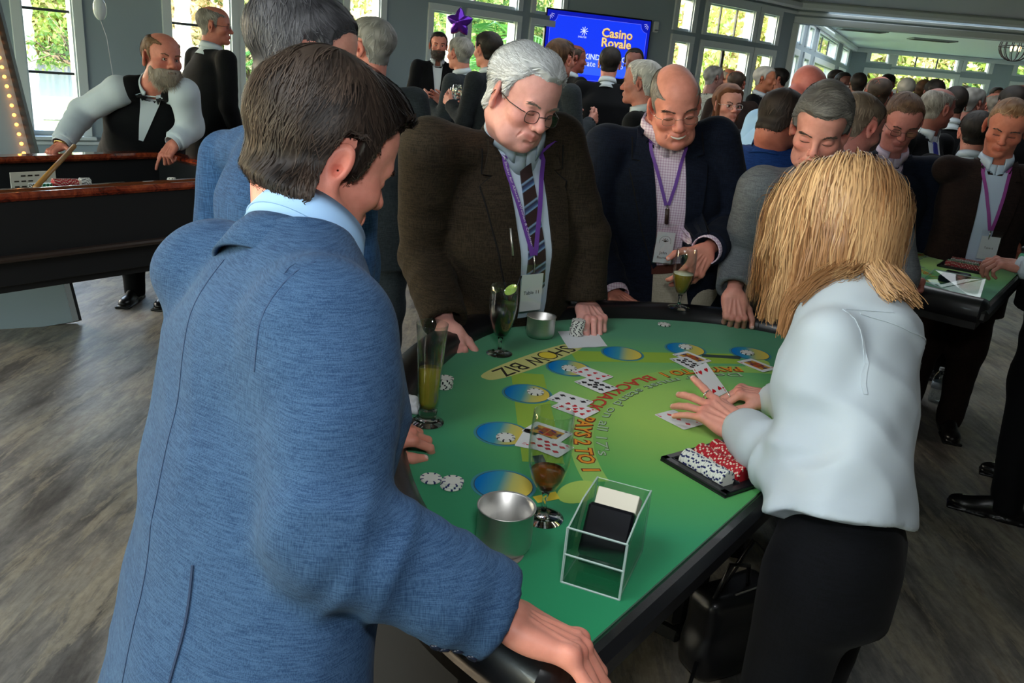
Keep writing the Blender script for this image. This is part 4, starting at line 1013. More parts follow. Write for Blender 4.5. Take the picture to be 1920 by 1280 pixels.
for i,(px,D,k,s,h) in enumerate([(-60,36,0,2.2,0),(35,38,1,2.0,0),(120,37,0,2.0,.2),(190,40,1,2.2,0),(330,34,0,2.0,.5),(395,31,1,2.0,0),(470,30,1,2.1,0),(540,33,0,2.2,0),(600,30,2,2.0,0),(675,28,1,2.0,0),(745,26,0,1.8,0)]):
    plant(px,D*2.05,k,s*1.75,['left of the first window view','beyond the pond in the first window','behind the branch in the first window','right of the pond','in the second window','right side of the second window','in the third window','behind the grey-haired blue jacket','hidden right of the third window','in the fourth window','right of the fourth window'][i],h=h)
for i,(px,D,k,s,h) in enumerate([(815,22,1,1.7,0),(850,20,0,1.5,0),(930,18,2,1.3,.2),(1000,22,1,1.7,0),(1060,24,1,1.8,0),(1280,24,1,1.8,0),(1350,25,0,1.8,0),(1430,26,1,1.8,0)]):
    plant(px,D*2.1,k,s*1.6,['in the window behind the bartender','behind the purple balloon','behind the palm in the wide window','left of the television','behind the television wall','in the narrow window by the bald man','beyond the glass doors','right of the glass doors'][i],h=h)
for i,(px,D,k,s,h) in enumerate([(1490,30,0,1.9,0),(1545,31,1,1.9,0),(1590,33,0,2.0,0),(1640,34,1,2.1,0),(1690,35,1,2.0,-.2),(1730,33,0,1.7,-.6),(1770,36,1,2.1,.2),(1815,34,2,1.5,-.3),(1850,36,1,2.0,.4),(1905,35,0,1.9,0),(1960,36,1,2.1,0)]):
    plant(px,D*1.5,k,s*1.5,['outside the far left windows','outside the small far transoms','at the corner of the far room','in the left far window','left in the wide far window','low in the wide far window','right in the wide far window','between the far windows','in the right far window','beside the right far window','at the right edge of the far windows'][i],h=h)
# palm trunk, far palms, near leafy branch
def palm(px,D,r,top,label,fronds=False,y=100):
    p=bearing(px,D,y); root=empty('palm_tree',(p[0],p[1],-.45)); tag(root,label,'palm tree')
    t=MB(); pts=[];rs=[]
    n=26
    for k in range(n): z=-.45+(top+.45)*k/(n-1); pts.append((p[0]+.006*math.sin(k),p[1],z)); rs.append(r*(1.12 if k%2 else .9))
    t.tube(pts,rs,10); t.build('trunk',mat('palm_bark',(214,204,192),.9),root,smooth=True)
    if fronds:
        rr=np.random.default_rng(int(px)); 
        for k in range(14):
            a=k*2*math.pi/14+rr.random()*.3; el=rr.uniform(-.1,1.1); L=rr.uniform(1.1,1.6)*fronds; f=MB(); sp=[]
            for q in range(9):
                u=q/8; sp.append(np.array([p[0],p[1],top])+np.array([math.cos(a)*math.cos(el)*u*L,math.sin(a)*math.cos(el)*u*L,math.sin(el)*u*L-.55*L*u*u]))
            f.tube(sp,[.012]*9,4)
            for q in range(1,9):
                for s_ in (-1,1):
                    for w in (0,.5):
                        b=lerp(sp[q-1],sp[q],w); side=np.array([-math.sin(a)*s_,math.cos(a)*s_,0]); out=nrm(sp[q]-sp[q-1]); ln=.34*L*(1-.5*abs(q/8-.4)); e=b+(side*.75+out*.6+np.array([0,0,-.35]))*ln; m_=lerp(b,e,.5)+np.array([0,0,.02])
                        f.add([b-out*.008,b+out*.012,m_+out*.012,e],[(0,1,2,3)])
            f.build('frond',mat('frond_green',(70,124,52),.5),root)
palm(46,17,.17,4.2,'pale palm trunk in the first window')
palm(345,18,.15,4.4,'pale palm trunk in the second window')
palm(520,30,.2,1.6,'short palm beyond the pond path',fronds=1.2)
palm(928,14.2,.12,1.75,'green fan palm outside the wide window',fronds=1.15)
palm(868,26,.2,4.5,'tall thin trunk behind the balloon')
br=empty('tree',tuple(bearing(128,9.2))+(-.45,)); tag(br,'near tree with dark leaves reaching across the first window','tree')
bm_=MB(); rr=np.random.default_rng(5); b0=P(150,95,9.0); L_=MB()
bm_.tube([np.array([b0[0]+.35,b0[1]+.3,-.45]),P(158,130,9.0),P(110,108,8.9),P(75,95,8.9)],[.06,.035,.02,.008],6)
for k in range(12):
    s_=P(rr.uniform(90,155),rr.uniform(98,122),8.95); e=P(rr.uniform(40,155),rr.uniform(22,122),rr.uniform(8.7,9.3)); m_=lerp(s_,e,.5)+np.array([0,0,.06]); bm_.tube([s_,m_,e],[.010,.007,.003],4)
    for q in range(26):
        c=lerp(s_,e,rr.uniform(.15,1.05))+rr.normal(size=3)*.07; a=nrm(rr.normal(size=3)); b=nrm(np.cross(a,rr.normal(size=3))); z=.034
        L_.add([c-a*z,c+b*z*.5,c+a*z,c-b*z*.5],[(0,1,2,3)])
bm_.build('branch',M_bark,br,smooth=True); lo_=L_.build('leaves',LEAF[2],br); lo_['kind']='stuff'
# far bank and hedge closing the horizon
hed=MB()
for i in range(34):
    a=math.radians(-62+i*3.4); D=86; c=np.array([math.sin(a)*D,math.cos(a)*D,2.2]); rr2=np.random.default_rng(i)
    hed.box(c,(6.5,3,9+rr2.random()*4),rotm((0,0,1),-math.degrees(a)),.8)
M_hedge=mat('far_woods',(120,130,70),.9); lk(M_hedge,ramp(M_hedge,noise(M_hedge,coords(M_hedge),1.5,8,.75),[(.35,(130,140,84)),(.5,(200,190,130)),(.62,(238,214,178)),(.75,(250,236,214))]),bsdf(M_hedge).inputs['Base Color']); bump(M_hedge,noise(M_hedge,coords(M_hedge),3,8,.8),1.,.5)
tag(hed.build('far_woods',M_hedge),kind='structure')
# ------------------------------------------------------------------ gaming tables
TC=np.array([.628,1.524]); EU=np.array([.6,.8]); EV=np.array([-.8,.6]); TZ=.91; AO,BO=.985,1.065; AI,BI=.875,.955
RT=np.array([[.6,-.8,0],[.8,.6,0],[0,0,1.]])
def T(u,v,z=TZ,c=TC): q=c+EU*u+EV*v; return np.array([q[0],q[1],z])
_OUT=np.array([(-.845,0),(-.835,.16),(-.785,.31),(-.70,.45),(-.58,.59),(-.46,.69),(-.30,.79),(-.118,.87),(.04,.915),(.20,.915),(.36,.865),(.50,.78),(.62,.67),(.715,.56),(.775,.44),(.80,.30),(.81,.15),(.81,0)])
def outline(n):
    d=np.r_[0,np.cumsum(np.linalg.norm(np.diff(_OUT,axis=0),axis=1))]; t=np.linspace(0,d[-1],n*4); x=np.interp(t,d,_OUT[:,0]); y=np.interp(t,d,_OUT[:,1])
    k=np.hanning(n//2*2//2+1|1); k/=k.sum(); w=len(k)//2; xs=np.r_[2*x[0]-x[w:0:-1],x,2*x[-1]-x[-2:-w-2:-1]]; ys=np.r_[y[w:0:-1]*-1,y,y[-2:-w-2:-1]*-1]; x=np.convolve(xs,k,'valid'); y=np.convolve(ys,k,'valid'); Q=np.stack([x,y],1)[::4]; Q[0,1]=0; Q[-1,1]=0; return Q
def onorm(Q):
    t=np.gradient(Q,axis=0); t/=np.linalg.norm(t,axis=1)[:,None]; t[0]=(0,1); t[-1]=(0,-1); return np.stack([-t[:,1],t[:,0]],1)
def vec3(a): return np.array([a[0],a[1],0.])
def felt_mat(name):
    m=mat(name,(22,120,66),.9,spec=.2,sheen=.3)
    v=coords(m); s=nd(m,'ShaderNodeSeparateXYZ'); lk(m,v,s.inputs[0])
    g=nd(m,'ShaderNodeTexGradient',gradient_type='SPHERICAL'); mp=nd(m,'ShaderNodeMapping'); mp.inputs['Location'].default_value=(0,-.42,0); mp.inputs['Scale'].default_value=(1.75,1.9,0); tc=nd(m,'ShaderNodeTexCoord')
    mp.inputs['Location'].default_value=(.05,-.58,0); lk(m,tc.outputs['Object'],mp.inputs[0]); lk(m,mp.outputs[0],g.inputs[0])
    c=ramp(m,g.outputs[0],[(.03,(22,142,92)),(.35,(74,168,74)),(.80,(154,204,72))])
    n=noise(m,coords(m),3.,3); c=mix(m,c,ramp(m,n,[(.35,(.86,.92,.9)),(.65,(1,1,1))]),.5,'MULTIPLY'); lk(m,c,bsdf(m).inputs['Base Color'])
    bump(m,noise(m,coords(m),900,2),.25,.0006); return m
M_leather=mat('black_leather',(20,20,23),.34,spec=.6,coat=.15); bump(M_leather,noise(M_leather,coords(M_leather),160,4),.18,.001)
M_blackwood=mat('black_base',(11,11,12),.7)
M_blackcloth=mat('black_skirt',(13,13,15),.85)
def game_table(name,label,C,cat='table'):
    root=empty(name,(C[0],C[1],0),math.atan2(.8,.6)); tag(root,label,cat)
    t=lambda u,v,z: T(u,v,z,C)
    # felt (object space = table space so the printed glow follows the table)
    Q=outline(90)[::-1]; ON=onorm(Q[::-1])[::-1]; pts=[tuple(q+o_*.008) for q,o_ in zip(Q,ON)]; mb=MB(); mb.prism(pts,TZ-.02,TZ)
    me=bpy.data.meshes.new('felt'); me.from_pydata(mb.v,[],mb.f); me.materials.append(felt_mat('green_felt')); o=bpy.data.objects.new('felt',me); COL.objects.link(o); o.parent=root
    # padded rail
    rows=[];prof=[(0,0),(.004,.022),(.020,.036),(.052,.041),(.086,.034),(.102,.012),(.105,-.02),(.098,-.045),(.06,-.05),(.0,-.03)]
    vs=[];fs=[];m=len(Q);k=len(prof)
    for i in range(m):
        p=Q[i]; nn=ON[i]
        for w,z in prof: q=p+nn*w; vs.append(t(q[0],q[1],TZ+z))
    for i in range(m-1):
        for j in range(k): fs.append((i*k+j,i*k+(j+1)%k,(i+1)*k+(j+1)%k,(i+1)*k+j))
    rl=MB(); rl.add(vs,fs)
    for e,sg in ((0,-1),(m-1,1)):   # soft rounded ends
        ctr=np.mean([vs[e*k+j] for j in range(k)],0); dv=vec3(EV)*-1
        ring=[vs[e*k+j] for j in range(k)]; r2=[ctr+(q-ctr)*.86+dv*.016 for q in ring]; r3=[ctr+(q-ctr)*.45+dv*.024 for q in ring]
        f2=[(j,(j+1)%k,k+(j+1)%k,k+j) for j in range(k)]+[(k+j,k+(j+1)%k,2*k+(j+1)%k,2*k+j) for j in range(k)]+[tuple(2*k+j for j in range(k))]
        rl.add(ring+r2+r3,f2 if sg<0 else [f[::-1] for f in f2])
    o=rl.build('padded_rail',M_leather,root,smooth=True)
    # seam in the padding
    sm=MB(); 
    for i_ in (13,):
        p=Q[i_]; nn=ON[i_]; sm.tube([t(*(p+nn*w),TZ+z+.0006) for w,z in prof[:6]],.0014,5)
    sm.build('rail_seam',mat('seam',(9,9,10),.6),root)
    # dealer-side edge band, board and skirt
    eb=MB(); eb.box(t(-.02,-.016,TZ-.018),(1.86,.036,.048),RT,.012); eb.build('edge_band',M_leather,root,smooth=False)
    pts=[tuple(q+o_*.09) for q,o_ in zip(Q,ON)]; bd=MB(); R=RT.copy(); bd.prism(pts,TZ-.075,TZ-.025,R,(C[0],C[1],0)); bd.build('table_board',M_blackwood,root)
    for s in (-1,1):
        MB().box(t(s*.505-.01,.555,.44),(.22,.40,.80),RT,.02).build('trestle_leg',M_blackcloth,root); MB().box(t(s*.505-.01,.555,.02),(.24,.42,.04),RT,.01).build('foot_board',M_blackwood,root)
    return root
def flat(name,pts,z,m,parent,C=TC,tz=TZ,th=.0003):
    """thin printed shape on the felt, points in table (u,v)"""
    me=bpy.data.meshes.new(name); mb=MB(); mb.prism(pts,tz+z,tz+z+th); me.from_pydata([tuple(v) for v in mb.v],[],mb.f); me.materials.append(m); o=bpy.data.objects.new(name,me); COL.objects.link(o); o.parent=parent; return o
def gradm(name,ax,stops,sc,off):
    m=mat(name,(100,100,100),.8,spec=.2); tc=nd(m,'ShaderNodeTexCoord'); mp=nd(m,'ShaderNodeMapping'); lk(m,tc.outputs['Object'],mp.inputs[0]); mp.inputs['Rotation'].default_value=(0,0,ax); mp.inputs['Scale'].default_value=(sc,sc,sc); mp.inputs['Location'].default_value=(off,0,0)
    g=nd(m,'ShaderNodeTexGradient'); lk(m,mp.outputs[0],g.inputs[0]); lk(m,ramp(m,g.outputs[0],stops),bsdf(m).inputs['Base Color']); return m
M_oval=gradm('oval_blue_to_yellow',math.atan2(.8,.6)+.15,[(.12,(0,120,196)),(.42,(60,150,170)),(.62,(190,190,110)),(.9,(226,200,84))],1/.112,.5)
M_ring=mat('oval_ring',(70,140,150),.8,spec=.2); M_band=mat('band_green',(150,184,70),.85,spec=.2); M_ban=mat('banner_cream',(206,206,130),.85,spec=.2)
M_ink=mat('print_black',(40,34,26),.8); M_yel=mat('print_yellow',(228,206,60),.8); M_or=mat('print_orange',(232,150,44),.8); M_orr=mat('print_rust',(120,44,20),.8); M_red=mat('print_red',(196,62,48),.8); M_pgrey=mat('print_grey',(168,196,160),.8); M_rim=mat('print_dark_blue',(44,86,110),.8)
def bend_text(s,size,r,th0,th1,c,m,parent,name,z=.0010,ext=.0002,offset=0.,C=TC,z2=0.):
    me=text_mesh(s,size,ext,offset=offset); me.name=name; X=np.array([v.co[:] for v in me.vertices]); x0,x1=X[:,0].min(),X[:,0].max()
    mid=math.radians((th0+th1)/2); span=math.radians(th1-th0)
    for v,(x,y,zz) in zip(me.vertices,X):
        th=mid+((x-(x0+x1)/2)/(x1-x0))*span; rr=r-y; v.co=(c[0]+rr*math.cos(th),c[1]+rr*math.sin(th),TZ+z+z2+zz)
    me.materials.append(m); o=bpy.data.objects.new(name,me); COL.objects.link(o); o.parent=parent; return o
def line_text(s,size,p0,ang,m,parent,name,z=.0012,offset=0.,C=TC,sx=1.,shear=0.):
    me=text_mesh(s,size,.0002,offset=offset,sx=sx,shear=shear); me.transform(Matrix.Translation((p0[0],p0[1],TZ+z))@Matrix.Rotation(ang,4,'Z')); me.materials.append(m); o=bpy.data.objects.new(name,me); COL.objects.link(o); o.parent=parent; return o
OV=[(-.58,.341),(-.415,.478),(-.205,.575),(.014,.61),(.226,.579),(.406,.481),(.528,.34)]
def layout(root,C,full=True):
    for k,(s) in enumerate((-1,1)):
        a,b=((s*.10,.655),(s*.455,.345)); a,b=np.array(a),np.array(b); d=nrm(b-a); n=np.array([-d[1],d[0]])*.040
        flat('printed_band',[tuple(a+n),tuple(b+n),tuple(b-n),tuple(a-n)][::1 if s>0 else 1],.0001,M_band,root)
    def circ(c,r1,r2=None,n=40,rot=0.):
        r2=r2 or r1; return [(c[0]+r1*math.cos(a)*math.cos(rot)-r2*math.sin(a)*math.sin(rot),c[1]+r1*math.cos(a)*math.sin(rot)+r2*math.sin(a)*math.cos(rot)) for a in np.linspace(0,2*math.pi,n+1)[:-1]]
    for c in OV:
        flat('betting_circle_rim',circ(c,.0585),.0004,M_ring,root)
        flat('betting_circle_line',circ(c,.0535),.0007,M_rim,root)
        me=bpy.data.meshes.new('betting_circle'); mb=MB(); mb.prism(circ((0,0),.0515),0,.0003); me.from_pydata([tuple(v) for v in mb.v],[],mb.f); me.materials.append(M_oval); o=bpy.data.objects.new('betting_circle',me); COL.objects.link(o); o.parent=root; o.location=(c[0],c[1],TZ+.0010)
    # payout arc
    cc=(0,-.114); r=.562
    arc=[(cc[0]+(r+.024)*math.cos(a),cc[1]+(r+.024)*math.sin(a)) for a in np.linspace(math.radians(36),math.radians(142),50)]+[(cc[0]+(r-.024)*math.cos(a),cc[1]+(r-.024)*math.sin(a)) for a in np.linspace(math.radians(142),math.radians(36),50)]
    mb=MB(); n=50; vs=[(x,y,TZ+.0003) for x,y in arc]; me=bpy.data.meshes.new('printed_arc'); me.from_pydata(vs,[],[(i,i+1,2*n-2-i,2*n-1-i) for i in range(n-1)]); me.materials.append(mat('arc_green',(150,196,96),.85)); o=bpy.data.objects.new('printed_arc',me); COL.objects.link(o); o.parent=root
    for (s,a0,a1,m) in (('PAYS 3 TO 1',48,73,M_or),('BLACKJACK',77,108,M_red),('PAYS 2 TO 1',112,138,M_or)):
        if m is M_or: bend_text(s,.046,r,a0,a1,cc,M_orr,root,'printed_lettering',.0008,offset=.0030,C=C)
        bend_text(s,.046,r,a0,a1,cc,m,root,'printed_lettering',.0016,offset=.0006,C=C)
    bend_text("Dealer must stand on all 17's",.033,.522,50,131,cc,M_ink,root,'printed_lettering',.0006,offset=.0006,C=C)
    bend_text("Dealer must stand on all 17's",.033,.5225,50,131,cc,M_pgrey,root,'printed_lettering',.0012,C=C)
    # SHOW BIZ banner, reading towards the players
    bc=(-.005,.700); pts=[]
    for a in np.linspace(0,2*math.pi,48)[:-1]: pts.append((bc[0]+.205*np.sign(math.cos(a))*abs(math.cos(a))**.9,bc[1]+.036*np.sign(math.sin(a))*abs(math.sin(a))**.6))
    flat('printed_banner',pts,.0004,M_ban,root)
    L=line_text
    me_o=flat('printed_disc',[(bc[0]+.052+.027*math.cos(a),bc[1]+.027*math.sin(a)) for a in np.linspace(0,6.283,30)[:-1]],.0010,M_ink,root); flat('printed_disc',[(bc[0]+.052+.0235*math.cos(a),bc[1]+.0235*math.sin(a)) for a in np.linspace(0,6.283,30)[:-1]],.0014,M_yel,root)
    L('SH',.070,(bc[0]+.115,bc[1]),math.pi,M_ink,root,'printed_lettering'); L('W',.070,(bc[0]-.005,bc[1]),math.pi,M_ink,root,'printed_lettering',sx=.85); L('BIZ',.070,(bc[0]-.105,bc[1]),math.pi,M_ink,root,'printed_lettering')
    # pale green print by the arc ends (spot-light shapes)
    for s,cx,cy in ((-1,-.50,.235),(1,.455,.290)):
        pts=[(cx+.050*math.cos(a),cy+.030*math.sin(a)) for a in np.linspace(0,6.283,26)[:-1]]; flat('printed_lamp',pts,.0005,mat('print_lime',(176,206,96),.85),root)
        flat('printed_lamp',[(cx+s*.03,cy+.028),(cx+s*.075,cy+.045),(cx+s*.085,cy+.026),(cx+s*.045,cy+.008)],.0009,M_yel,root)
        flat('printed_lamp',[(cx+s*.0,cy+.05),(cx-s*.07,cy+.13),(cx-s*.05,cy+.14),(cx+s*.03,cy+.055)],.0007,mat('print_slate',(52,70,64),.85),root)
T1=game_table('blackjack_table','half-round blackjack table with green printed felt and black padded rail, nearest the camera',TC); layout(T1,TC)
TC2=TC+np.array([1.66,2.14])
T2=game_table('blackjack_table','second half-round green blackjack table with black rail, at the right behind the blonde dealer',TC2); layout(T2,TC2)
# ------------------------------------------------------------------ chips
def chip_mesh(name,body,spot,spot2=None):
    n=32; r0,r1,h=.0135,.0195,.0033; mb=MB(); V=[];Fs=[];mi=[]
    for z in (0,h):
        V.append((0,0,z)); 
        for r in (r0,r1-.0006): V+= [(r*math.cos(2*math.pi*k/n),r*math.sin(2*math.pi*k/n),z) for k in range(n)]
    V+=[(r1*math.cos(2*math.pi*k/n),r1*math.sin(2*math.pi*k/n),z) for z in (.0005,h-.0005) for k in range(n)]
    b=1+2*n
    for k in range(n):
        k2=(k+1)%n; sp=(k%4)==0
        Fs.append((0,1+k2,1+k)); mi.append(0); Fs.append((b,b+1+k,b+1+k2)); mi.append(2)
        Fs.append((1+k,1+k2,1+n+k2,1+n+k)); mi.append(1 if sp else 0); Fs.append((b+1+k2,b+1+k,b+1+n+k,b+1+n+k2)); mi.append(1 if sp else 0)
        o=2*b; Fs.append((1+n+k,1+n+k2,o+k2,o+k)); mi.append(1 if sp else 0); Fs.append((o+k,o+k2,o+n+k2,o+n+k)); mi.append(1 if sp else 0); Fs.append((o+n+k,o+n+k2,b+1+n+k2,b+1+n+k)); mi.append(1 if sp else 0)
    me=bpy.data.meshes.new(name); me.from_pydata(V,[],Fs); 
    for m in (mat('chip_'+name,body,.45),mat('chip_spot_'+name,spot,.45),mat('chip_face_'+name,spot2 or body,.4)): me.materials.append(m)
    me.polygons.foreach_set('material_index',mi); me.update(); return me
CH={'white':chip_mesh('white',(224,226,216),(30,40,96),(232,232,224)),'wb':chip_mesh('white_black',(220,222,214),(24,26,34),(230,230,224)),'red':chip_mesh('red',(172,26,40),(226,206,186),(180,40,50)),'green':chip_mesh('green',(18,120,82),(214,226,206),(30,124,88)),'black':chip_mesh('black',(26,26,30),(220,216,204),(40,40,44))}
NAME={'white':'white and blue','wb':'white and black','red':'red','green':'green','black':'black'}
def chip(kind,p,label,group=None,R=None,rz=None):
    o=bpy.data.objects.new('poker_chip',CH[kind]); COL.objects.link(o); rz=random.random()*6.28 if rz is None else rz
    M=Matrix.Translation(Vector([float(q) for q in p]))@((Matrix(R).to_4x4()) if R is not None else Matrix.Identity(4))@Matrix.Rotation(rz,4,'Z'); o.matrix_world=M; tag(o,label,'chip',group); return o
def stack(kind,x,y,z,n,label,group,jit=.0009,dz=.0034):
    for k in range(n): chip(kind,(x+random.uniform(-jit,jit),y+random.uniform(-jit,jit),z+k*dz),label,group)
g=lambda x,y,z=TZ: G(x,y,z)
FZ=TZ+.0018
for (x,y,l) in ((948,821,'chip on the blue and yellow circle behind the tulip glass'),(1004,736,'chip on the circle second from the left rail'),(1067,691,'chip on the circle just under the SHOW BIZ lettering'),(1285,651,'chip on the circle behind the jack of spades'),(1401,662,'chip on the farthest right circle'),(1245,609,'lone chip lying on bare felt near the far rail'),(808,898,'lone chip on felt at the left, just left of the small stack')):
    p=g(x,y,FZ); chip('wb' if x>900 else 'white',p,'white '+l)
for k in range(3): p=g(846,911,FZ); chip('white',(p[0]+.001*k,p[1]+.0015*k,FZ+.0034*k),'white and blue chip in the low stack on bare felt at the left','white chips in the low stack at the left')
p=g(1082,628,FZ); 
for k in range(13): chip('wb',(p[0]+random.uniform(-.001,.001)+(0.003 if k<6 else 0)*(-1),p[1]+random.uniform(-.001,.001),TZ+.003+.0034*k),'white and black chip in the tall stack standing on the napkin','white chips in the tall stack on the napkin')
p=g(833,726,FZ); stack('wb',p[0],p[1],FZ,7,'white and black chip in the leaning stack behind the tall beer glass','white chips behind the tall beer glass',.0015)
# chip tray on table one
tl,tb,tr_,tt=[g(*q) for q in ((1240,865),(1345,927),(1462,833),(1345,780))]
t0c=(tl+tb+tr_+tt)/4; ax=nrm(tr_-tb); ay=nrm(tl-tb-ax*((tl-tb)@ax)); W_=.30; D_=.145
def tray(C0,ax,ay,W_,D_,rows,label,short):
    Rr=np.stack([ax,ay,[0,0,1.]],1); root=empty('chip_tray',tuple(C0)); tag(root,label,'tray')
    q=lambda x,y,z:C0+Rr@np.array([x,y,z]); m=mat('tray_plastic',(22,22,26),.3,spec=.6)
    mb=MB(); mb.box(q(0,0,.0018),(W_,D_,.003),Rr,.001); mb.build('base_plate',m,root)
    mb=MB(); rw=.040
    for (c,s) in (((0,-D_/2+.008,.006),(W_,.016,.008)),((0,D_/2-.008,.006),(W_,.016,.008)),((-W_/2+.008,0,.006),(.016,D_,.008)),((W_/2-.008,0,.006),(.016,D_,.008))): mb.box(q(*c),s,Rr,.002)
    mb.build('rim',m,root)
    nr=len(rows)
    rg=MB()
    for i in range(nr+1): rg.box(q(0,(i-nr/2)*(D_-.034)/nr,.006),(W_-.034,.003,.009),Rr,.001)
    rg.build('dividers',m,root)
    for i,(kind,a,b,n) in enumerate(rows):
        y=(i-(nr-1)/2)*(D_-.034)/nr
        for k in range(n):
            x=a+(b-a)*k/max(1,n-1)
            R3=np.stack([ay,np.array([0,0,1.]),ax],1)
            cp=q(x*(W_-.04),y,.0125); chip(kind,cp+ax*random.uniform(-.0003,.0003)+np.array([0,0,random.uniform(-.0008,.0008)]),NAME[kind]+' chip on edge in the '+short,NAME[kind]+' chips in the '+short,R3)
    return root
# rows run away from the camera-left edge: axis ax across the rows' length
_ax=nrm(tb-tl); _ay=nrm(np.cross([0,0,1.],_ax)); tray(tl+_ax*.078+_ay*.125+np.array([0,0,.0]), _ax, _ay, .165,.250,[('white',-.42,.40,30),('red',-.46,.42,32),('red',-.46,.42,32),('green',-.44,.40,28),('black',-.40,.40,26)],'black plastic chip tray beside the blonde dealer','dealer tray on the near table')
c2=G(1808,502,TZ)+np.array([0,0,.001]); a2=nrm(G(1835,540,TZ)-G(1765,500,TZ)); a2=EU3=np.array([-.8,.6,0])*-1
tray(c2,a2,nrm(np.cross([0,0,1.],a2)),.20,.22,[('red',-.45,.42,24),('green',-.45,.40,22),('white',-.42,.3,20),('red',-.44,.42,24)],'black chip tray on the second table','tray on the second table')
# ------------------------------------------------------------------ playing cards
def suit(kind,s):
    if kind=='D': return [[(0,s*.62),(-s*.45,0),(0,-s*.62),(s*.45,0)]]
    t=np.linspace(0,2*math.pi,21)[:-1]
    if kind in 'HS':
        hx=16*np.sin(t)**3/17*.55*s; hy=(13*np.cos(t)-5*np.cos(2*t)-2*np.cos(3*t)-np.cos(4*t))/17*.55*s
        if kind=='H': return [list(zip(hx,hy))[::-1]]
        return [list(zip(hx,-hy+.08*s)),[(-.10*s,0),(.0,-.0),(.10*s,0),(.2*s,-.62*s),(-.2*s,-.62*s)][::-1]]
    r=[[(cx+.27*s*math.cos(a),cy+.27*s*math.sin(a)) for a in t] for cx,cy in ((0,.30*s),(-.29*s,-.1*s),(.29*s,-.1*s))]; r.append([(-.07*s,.2*s),(-.18*s,-.6*s),(.18*s,-.6*s),(.07*s,.2*s)]); return r
PIP={2:[(0,2),(0,-2)],3:[(0,2),(0,0),(0,-2)],4:[(-1,2),(1,2),(-1,-2),(1,-2)],5:[(-1,2),(1,2),(0,0),(-1,-2),(1,-2)],6:[(-1,2),(1,2),(-1,0),(1,0),(-1,-2),(1,-2)],7:[(-1,2),(1,2),(-1,0),(1,0),(-1,-2),(1,-2),(0,1)],8:[(-1,2),(1,2),(-1,0),(1,0),(-1,-2),(1,-2),(0,1),(0,-1)],9:[(-1,2),(1,2),(-1,.67),(1,.67),(-1,-.67),(1,-.67),(-1,-2),(1,-2),(0,0)],10:[(-1,2),(1,2),(-1,.67),(1,.67),(-1,-.67),(1,-.67),(-1,-2),(1,-2),(0,1.33),(0,-1.33)]}
M_card=mat('card_white',(236,238,238),.35); M_cr=mat('pip_red',(206,24,38),.4); M_cb=mat('pip_black',(24,24,30),.4)
def card(label,val,st,M,rank=None,group=None):
    """63 x 88 mm card, face up, lying in its own xy plane"""
    w,h,r=.0315,.044,.004; pts=[]
    for cx,cy,a0 in ((w-r,h-r,0),(-w+r,h-r,90),(-w+r,-h+r,180),(w-r,-h+r,270)):
        for k in range(4): a=math.radians(a0+30*k); pts.append((cx+r*math.cos(a),cy+r*math.sin(a)))
    mb=MB(); mb.prism(pts,0,.00035); me=bpy.data.meshes.new('playing_card'); me.from_pydata([tuple(v) for v in mb.v],[],mb.f); me.materials.append(M_card); o=bpy.data.objects.new('playing_card',me); COL.objects.link(o); o.matrix_world=M; tag(o,label,'card',group)
    pm=MB(); z0,z1=.0004,.00055; ink=M_cr if st in 'HD' else M_cb
    def put_suit(x,y,s,flip=False):
        for pg in suit(st,s): pm.prism([(x+(-a if flip else a),y+(-b if flip else b)) for a,b in pg],z0,z1)
    if isinstance(val,int):
        for px,py in PIP.get(val,[(0,0)]): put_suit(px*.0125,py*.0135,.0130,py<0)
    for sg in (1,-1):
        put_suit(sg*-.0262,sg*.0300,.0062,sg<0); tm=text_mesh(rank or str(val),.0105,.00005); 
        if sg<0: tm.transform(Matrix.Rotation(math.pi,4,'Z'))
        tm.transform(Matrix.Translation((sg*-.0262,sg*.0372,z1))); V=[v.co[:] for v in tm.vertices]; pm.add(V,[tuple(p.vertices) for p in tm.polygons])
    me=bpy.data.meshes.new('pips'); me.from_pydata([tuple(map(float,v)) for v in pm.v],[],pm.f); me.materials.append(ink); c=bpy.data.objects.new('pips',me); COL.objects.link(c); c.parent=o
    if not isinstance(val,int):
        cols=[mat('court_gold',(214,160,60),.5),mat('court_red',(190,50,44),.5),mat('court_blue',(40,50,110),.5),mat('court_brown',(150,90,40),.5)]; pf=MB(); ms=[]
        rr=random.Random(hash(label)%99 if False else len(label))
        def add(pg,m,z): pf.prism(pg,z,z+.0001); ms.extend([m]*(len(pg)+2))
        add([(-.019,-.031),(.019,-.031),(.019,.031),(-.019,.031)],0,.0004)
        for sg in (1,-1):
            q=lambda x,y:(sg*x,sg*y)
            add([q(-.017,.001),q(.017,.001),q(.013,.016),q(-.013,.016)],1,.00055); add([q(-.010,.002),q(.004,.002),q(.010,.015),q(-.002,.015)],3,.0007); add([q(-.015,.003),q(-.010,.003),q(-.006,.015),q(-.011,.015)],2,.0008); add([q(-.006,.016),q(.006,.016),q(.006,.026),q(-.006,.026)],3,.0008); add([q(-.008,.025),q(.008,.025),q(.009,.031),q(.004,.028),q(0,.0315),q(-.004,.028),q(-.009,.031)],2,.0009)
        me=bpy.data.meshes.new('court_figure'); me.from_pydata([tuple(v) for v in pf.v],[],pf.f); [me.materials.append(x) for x in cols]; me.polygons.foreach_set('material_index',ms); c=bpy.data.objects.new('court_figure',me); COL.objects.link(c); c.parent=o
    return o
